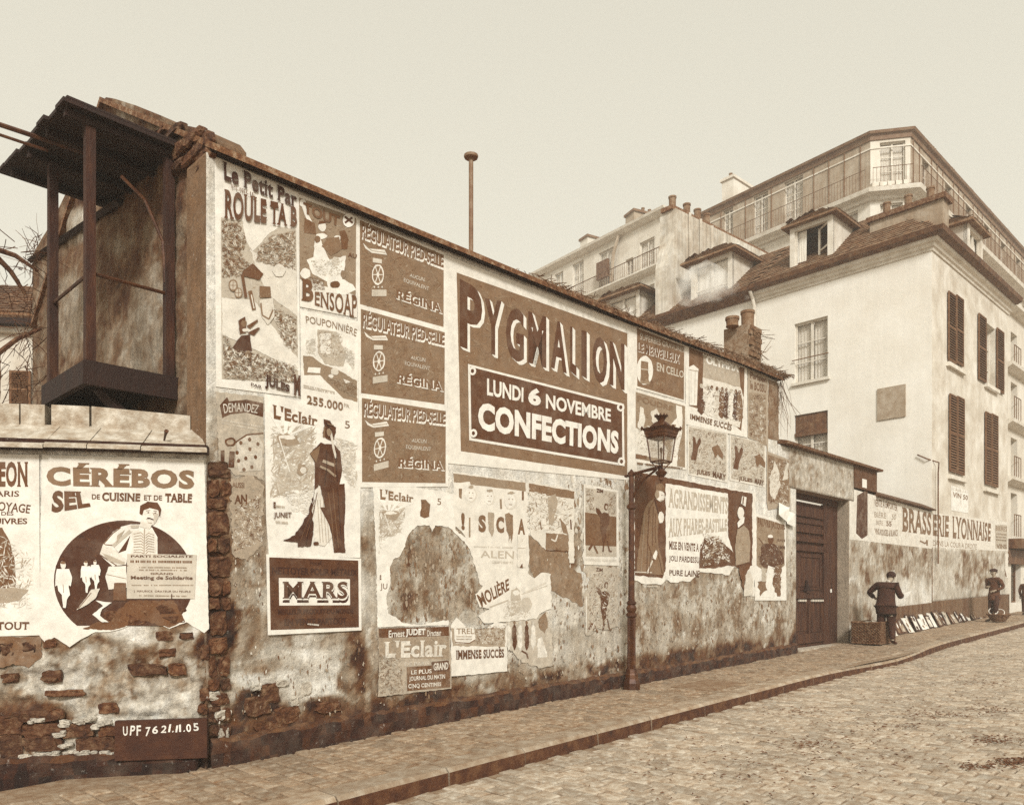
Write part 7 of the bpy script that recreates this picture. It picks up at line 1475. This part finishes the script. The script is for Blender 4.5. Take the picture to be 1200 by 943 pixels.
pose = dict(base_pose); pose.update(pelvis=(0, 0, .86), chest=(0, -.03, 1.22), look=(-.1, 1, 0), elL=(-.27, -.06, 1.08), wrL=(-.16, .12, .98), palmL=(-.10, .17, .96), elR=(.25, -.02, 1.07), wrR=(.12, .19, 1.08), palmR=(.05, .21, 1.09), knL=(-.09, .05, .45), knR=(.09, .03, .45), anL=(-.08, .0, .09), anR=(.10, .02, .09), toeL=(-.10, .13, .04), toeR=(.14, .15, .04))
t2, W2 = human('boy in a flat cap and dark work clothes standing beside the shallow basket', f2, tuple(-v2 - r2 * .8), 1.64, pose, CLOTH2, MATS['dark_wool'], cap=MATS['dark_wool'], hair=HAIR, slim=.87)
Y3 = 27.0; f3 = Vector(((1203 - CX) / F * Y3, Y3, 0)); f3.z = gz(f3.to_2d().dot(d))
pose = dict(base_pose); pose.update(elL=(-.26, 0, 1.08), wrL=(-.24, .08, .88), palmL=(-.24, .1, .80), elR=(.26, 0, 1.08), wrR=(.24, .08, .88), palmR=(.24, .1, .80))
human('small dark clothed person at the right edge, far down the street', f3, (.6, .8), 1.3, pose, CLOTH2, MATS['dark_wool'], cap=MATS['dark_wool'], hair=HAIR)

# ------------------------------------------------------------------ hamper, basket, leaning pictures
def hamper(u0, u1, v0, v1, h, label):
    t = thing('wicker_hamper', label, 'basket', UV((u0 + u1) / 2, (v0 + v1) / 2, gz((u0 + u1) / 2))); g = gz((u0 + u1) / 2) + .02
    cs = [(u0, v0), (u1, v0), (u1, v1), (u0, v1)]; rr = random.Random(3)
    for a, b in zip(cs, cs[1:] + cs[:1]):     # woven side: stakes and wavy weavers
        mb = MB(); L_ = math.hypot(b[0] - a[0], b[1] - a[1]); ns = int(L_ / .07); nr = 15
        A, B = UV(*a), UV(*b); t_ = (B - A).normalized(); o_ = Vector((t_.y, -t_.x, 0))
        for r_ in range(nr):
            pts = []
            for i in range(ns * 2 + 1): p = A + (B - A) * i / (ns * 2); pts.append(p + o_ * (.012 * (1 if (i // 1 + r_) % 2 else -1)) + Vector((0, 0, g + .02 + (h - .05) * r_ / (nr - 1) + rr.uniform(-.003, .003))))
            mb.tube(pts, .015, 4)
        for i in range(ns + 1): p = A + (B - A) * i / ns; mb.tube([p + Vector((0, 0, g)), p + Vector((0, 0, g + h))], .009, 4)
        mb.build('woven_side', WICKER, t, kind='stuff', fix=False)
    mb = MB()
    for i in range(4):
        a, b = cs[i], cs[(i + 1) % 4]; mb.tube([UV(*a, g + h), UV((a[0] + b[0]) / 2, (a[1] + b[1]) / 2, g + h - .012), UV(*b, g + h)], .026, 6); mb.tube([UV(*a, g + .01), UV(*b, g + .01)], .022, 6)
    mb.build('rim', WICKER, t)
    mb = MB(); ubox(mb, u0 + .03, u1 - .03, v0 + .03, v1 - .03, g - .01, g + h * .80, tone=.2); mb.build('packed_contents', WALLM, t)
    for i in range(9):
        c = UV(rr.uniform(u0 + .12, u1 - .12), rr.uniform(v0 + .12, v1 - .1), g + h * .82 + i * .012); a = rr.uniform(0, 3); x = Vector((math.cos(a), math.sin(a), rr.uniform(-.2, .2))) * .12; y = Vector((-math.sin(a), math.cos(a), rr.uniform(-.1, .3))) * .09
        mb = MB(); mb.prism([c - x - y, c + x - y, c + x + y, c - x + y], (0, 0, .006), rr.choice((.9, .7, .5, .95))); mb.build('paper_bundle', PRINT, t)
    return t
hamper(17.75, 18.75, 5.86, 6.46, .47, 'big square wicker hamper full of papers at the foot of the wall by the gateway')
fb = onground(1177, 729); ub, vb = fb.to_2d().dot(d), fb.to_2d().dot(n)
t = thing('shallow_basket', 'shallow flared basket with pale hoop handles beside the standing boy', 'basket', UV(ub, vb + .2, gz(ub)))
g = gz(ub) + .02; mb = MB(); r2_ = Vector((r2.x, r2.y, 0)); v2_ = Vector((v2.x, v2.y, 0)); c0 = UV(ub, vb + .15, g) + r2_ * .0
def ring(w_, l, z): return [c0 + r2_ * w_ * math.cos(a) + v2_ * l * math.sin(a) + Vector((0, 0, z)) for a in [math.pi * 2 * k / 20 for k in range(20)]]
R0, R1, R2, R3 = ring(.17, .14, 0), ring(.31, .24, .22), ring(.29, .22, .22), ring(.15, .12, .03)
vs = R0 + R1 + R2 + R3; fs = [(a * 20 + k, a * 20 + (k + 1) % 20, (a + 1) * 20 + (k + 1) % 20, (a + 1) * 20 + k) for a in range(3) for k in range(20)] + [tuple(range(20))[::-1], tuple(range(60, 80))]
mb.add(vs, fs, .3)
for k in range(5): mb.tube([p for p in ring(.17 + .14 * (k + .5) / 5 + .004, .14 + .1 * (k + .5) / 5 + .004, .22 * (k + .5) / 5)] + [ring(.17 + .14 * (k + .5) / 5 + .004, .14 + .1 * (k + .5) / 5 + .004, .22 * (k + .5) / 5)[0]], .012, 4)
mb.build('basket_body', WICKER, t)
mb = MB(); mb.tube(R1 + [R1[0]], .022, 6); mb.build('rim', WICKER, t)
for off in (-.09, .08):
    mb = MB(); mb.tube([c0 + r2_ * (off + .12 * math.cos(a) - .05) + v2_ * .10 * math.sin(a) + Vector((0, 0, .24 + .10 * math.sin(a) + (.08 if off < 0 else .04))) for a in [math.pi * 2 * k / 16 for k in range(17)]], .013, 6, .85); mb.build('hoop', PRINT, t)
rr = random.Random(44); u = 18.85; i = 0; names_ = ['first', 'second', 'third', 'fourth', 'fifth', 'sixth', 'seventh', 'eighth', 'ninth', 'tenth', 'eleventh', 'twelfth', 'thirteenth', 'fourteenth', 'fifteenth', 'sixteenth', 'seventeenth', 'eighteenth', 'nineteenth', 'twentieth', 'twenty first', 'twenty second']
tones = [.16, .12, .90, .88, .85, .18, .22, .2, .88, .16, .9, .2, .92, .92, .18, .9, .22, .88, .2, .7, .24, .6]
tones = [t if rr.random() < .6 else .12 for t in tones * 2]
while i < 34 and u < 30.2:
    w_ = rr.uniform(.22, .36); h = rr.uniform(.34, .46) if tones[i % 22] < .5 else rr.uniform(.28, .4); lean = rr.uniform(.14, .22); v0 = 6.44 + rr.uniform(-.05, .03); g = gz(u) + .022; yaw = rr.uniform(-.1, .06)
    t = thing('leaning_picture', '%s picture from the hamper in the row leaning along the wall foot, %s' % ((names_ + ['twenty ' + x for x in names_[2:9]] + ['thirtieth', 'thirty first', 'thirty second', 'thirty third', 'thirty fourth', 'thirty fifth'])[i], 'dark framed' if tones[i] < .5 else 'pale'), 'picture', UV(u, v0, g), 'pictures leaning along the foot of the wall')
    P = lambda a, b, o=0: UV(u + a, v0 + lean * b / h + yaw * a, g + b) + ad * o
    mb = MB(); fr = .035 if tones[i] < .5 else .012
    for (a0, a1, b0, b1) in ((0, w_, 0, fr), (0, w_, h - fr, h), (0, fr, fr, h - fr), (w_ - fr, w_, fr, h - fr)): mb.hexa([P(a0, b0, .02), P(a1, b0, .02), P(a1, b0, 0), P(a0, b0, 0), P(a0, b1, .02), P(a1, b1, .02), P(a1, b1, 0), P(a0, b1, 0)], tones[i])
    mb.build('frame', PRINT, t)
    mb = MB(); mb.hexa([P(fr, fr, .008), P(w_ - fr, fr, .008), P(w_ - fr, fr, 0), P(fr, fr, 0), P(fr, h - fr, .008), P(w_ - fr, h - fr, .008), P(w_ - fr, h - fr, 0), P(fr, h - fr, 0)], tones[i] if tones[i] > .5 else rr.choice((.3, .55, .85))); sh = mb.build('sheet', PRINT, t)
    mb = MB()
    for q in range(7):
        a, b = rr.uniform(.15, .85) * w_, rr.uniform(.15, .85) * h; r_ = rr.uniform(.02, .07); mb.add([P(a + r_ * math.cos(x) * rr.uniform(.5, 1.2), b + r_ * 1.2 * math.sin(x) * rr.uniform(.5, 1.2), .0085 + q * .0003) for x in [k * 1.05 for k in range(6)]], [tuple(range(6))], rr.choice((.15, .4, .7, .95)))
    mb.build('picture', PRINT, sh, kind='stuff', fix=False)
    u += w_ + rr.uniform(.0, .10); i += 1
# ------------------------------------------------------------------ chimney smoke and the hazy air
def smoke():
    bm = bmesh.new(); bmesh.ops.create_icosphere(bm, subdivisions=3, radius=1); Y = 16.5
    def W(x, y, dY=0): return Vector(((x - CX) / F * (Y + dY), Y + dY, CZ + (HY - y) / F * (Y + dY)))
    a, b = W(866, 360), W(806, 340, .6)
    for v in bm.verts:
        t = (v.co.x + 1) / 2; r = .12 + .5 * (1 - t) ** .8; c = b + (a - b) * t + Vector((0, 0, .35 * math.sin(t * 2.6)))
        v.co = c + Vector((v.co.x * .25, v.co.y * r, v.co.z * r)) * (1 + .25 * fnoise(v.co.x * 2, v.co.y * 2, v.co.z * 2))
    me = bpy.data.meshes.new('smoke'); bm.to_mesh(me); bm.free(); m = bpy.data.materials.new('chimney_smoke'); m.use_nodes = True; t = m.node_tree; t.nodes.clear()
    out = t.nodes.new('ShaderNodeOutputMaterial'); pv = t.nodes.new('ShaderNodeVolumePrincipled'); pv.inputs['Color'].default_value = (1, .99, .96, 1); pv.inputs['Anisotropy'].default_value = 0
    g = t.nodes.new('ShaderNodeNewGeometry'); nn = t.nodes.new('ShaderNodeTexNoise'); nn.inputs['Scale'].default_value = 2.2; nn.inputs['Detail'].default_value = 4; t.links.new(g.outputs['Position'], nn.inputs['Vector'])
    mr = t.nodes.new('ShaderNodeMapRange'); mr.inputs[1].default_value = .42; mr.inputs[2].default_value = .7; mr.inputs[3].default_value = 0; mr.inputs[4].default_value = 3.6; t.links.new(nn.outputs[0], mr.inputs[0]); t.links.new(mr.outputs[0], pv.inputs['Density']); t.links.new(pv.outputs[0], out.inputs['Volume'])
    me.materials.append(m); o = linkmesh('smoke', me); meta(o, 'wisp of pale smoke drifting left from the chimney pots', 'smoke', kind='stuff')
smoke()
HAZE = .0022
mb = MB(); hc_ = [UV(-155, -155), UV(235, -155), UV(235, 205), UV(-155, 205)]; mb.hexa([(p.x, p.y, -5.2) for p in hc_] + [(p.x, p.y, 27.6) for p in hc_])
hm = bpy.data.materials.new('pale_air'); hm.use_nodes = True; t = hm.node_tree; t.nodes.clear(); out = t.nodes.new('ShaderNodeOutputMaterial'); pv = t.nodes.new('ShaderNodeVolumePrincipled')
pv.inputs['Color'].default_value = (.97, .95, .9, 1); pv.inputs['Density'].default_value = HAZE; pv.inputs['Anisotropy'].default_value = .0; t.links.new(pv.outputs[0], out.inputs['Volume'])
if HAZE: hz = mb.build('haze', hm, None, kind='stuff'); hz['label'] = 'thin pale haze in the street air'; hz['category'] = 'haze'
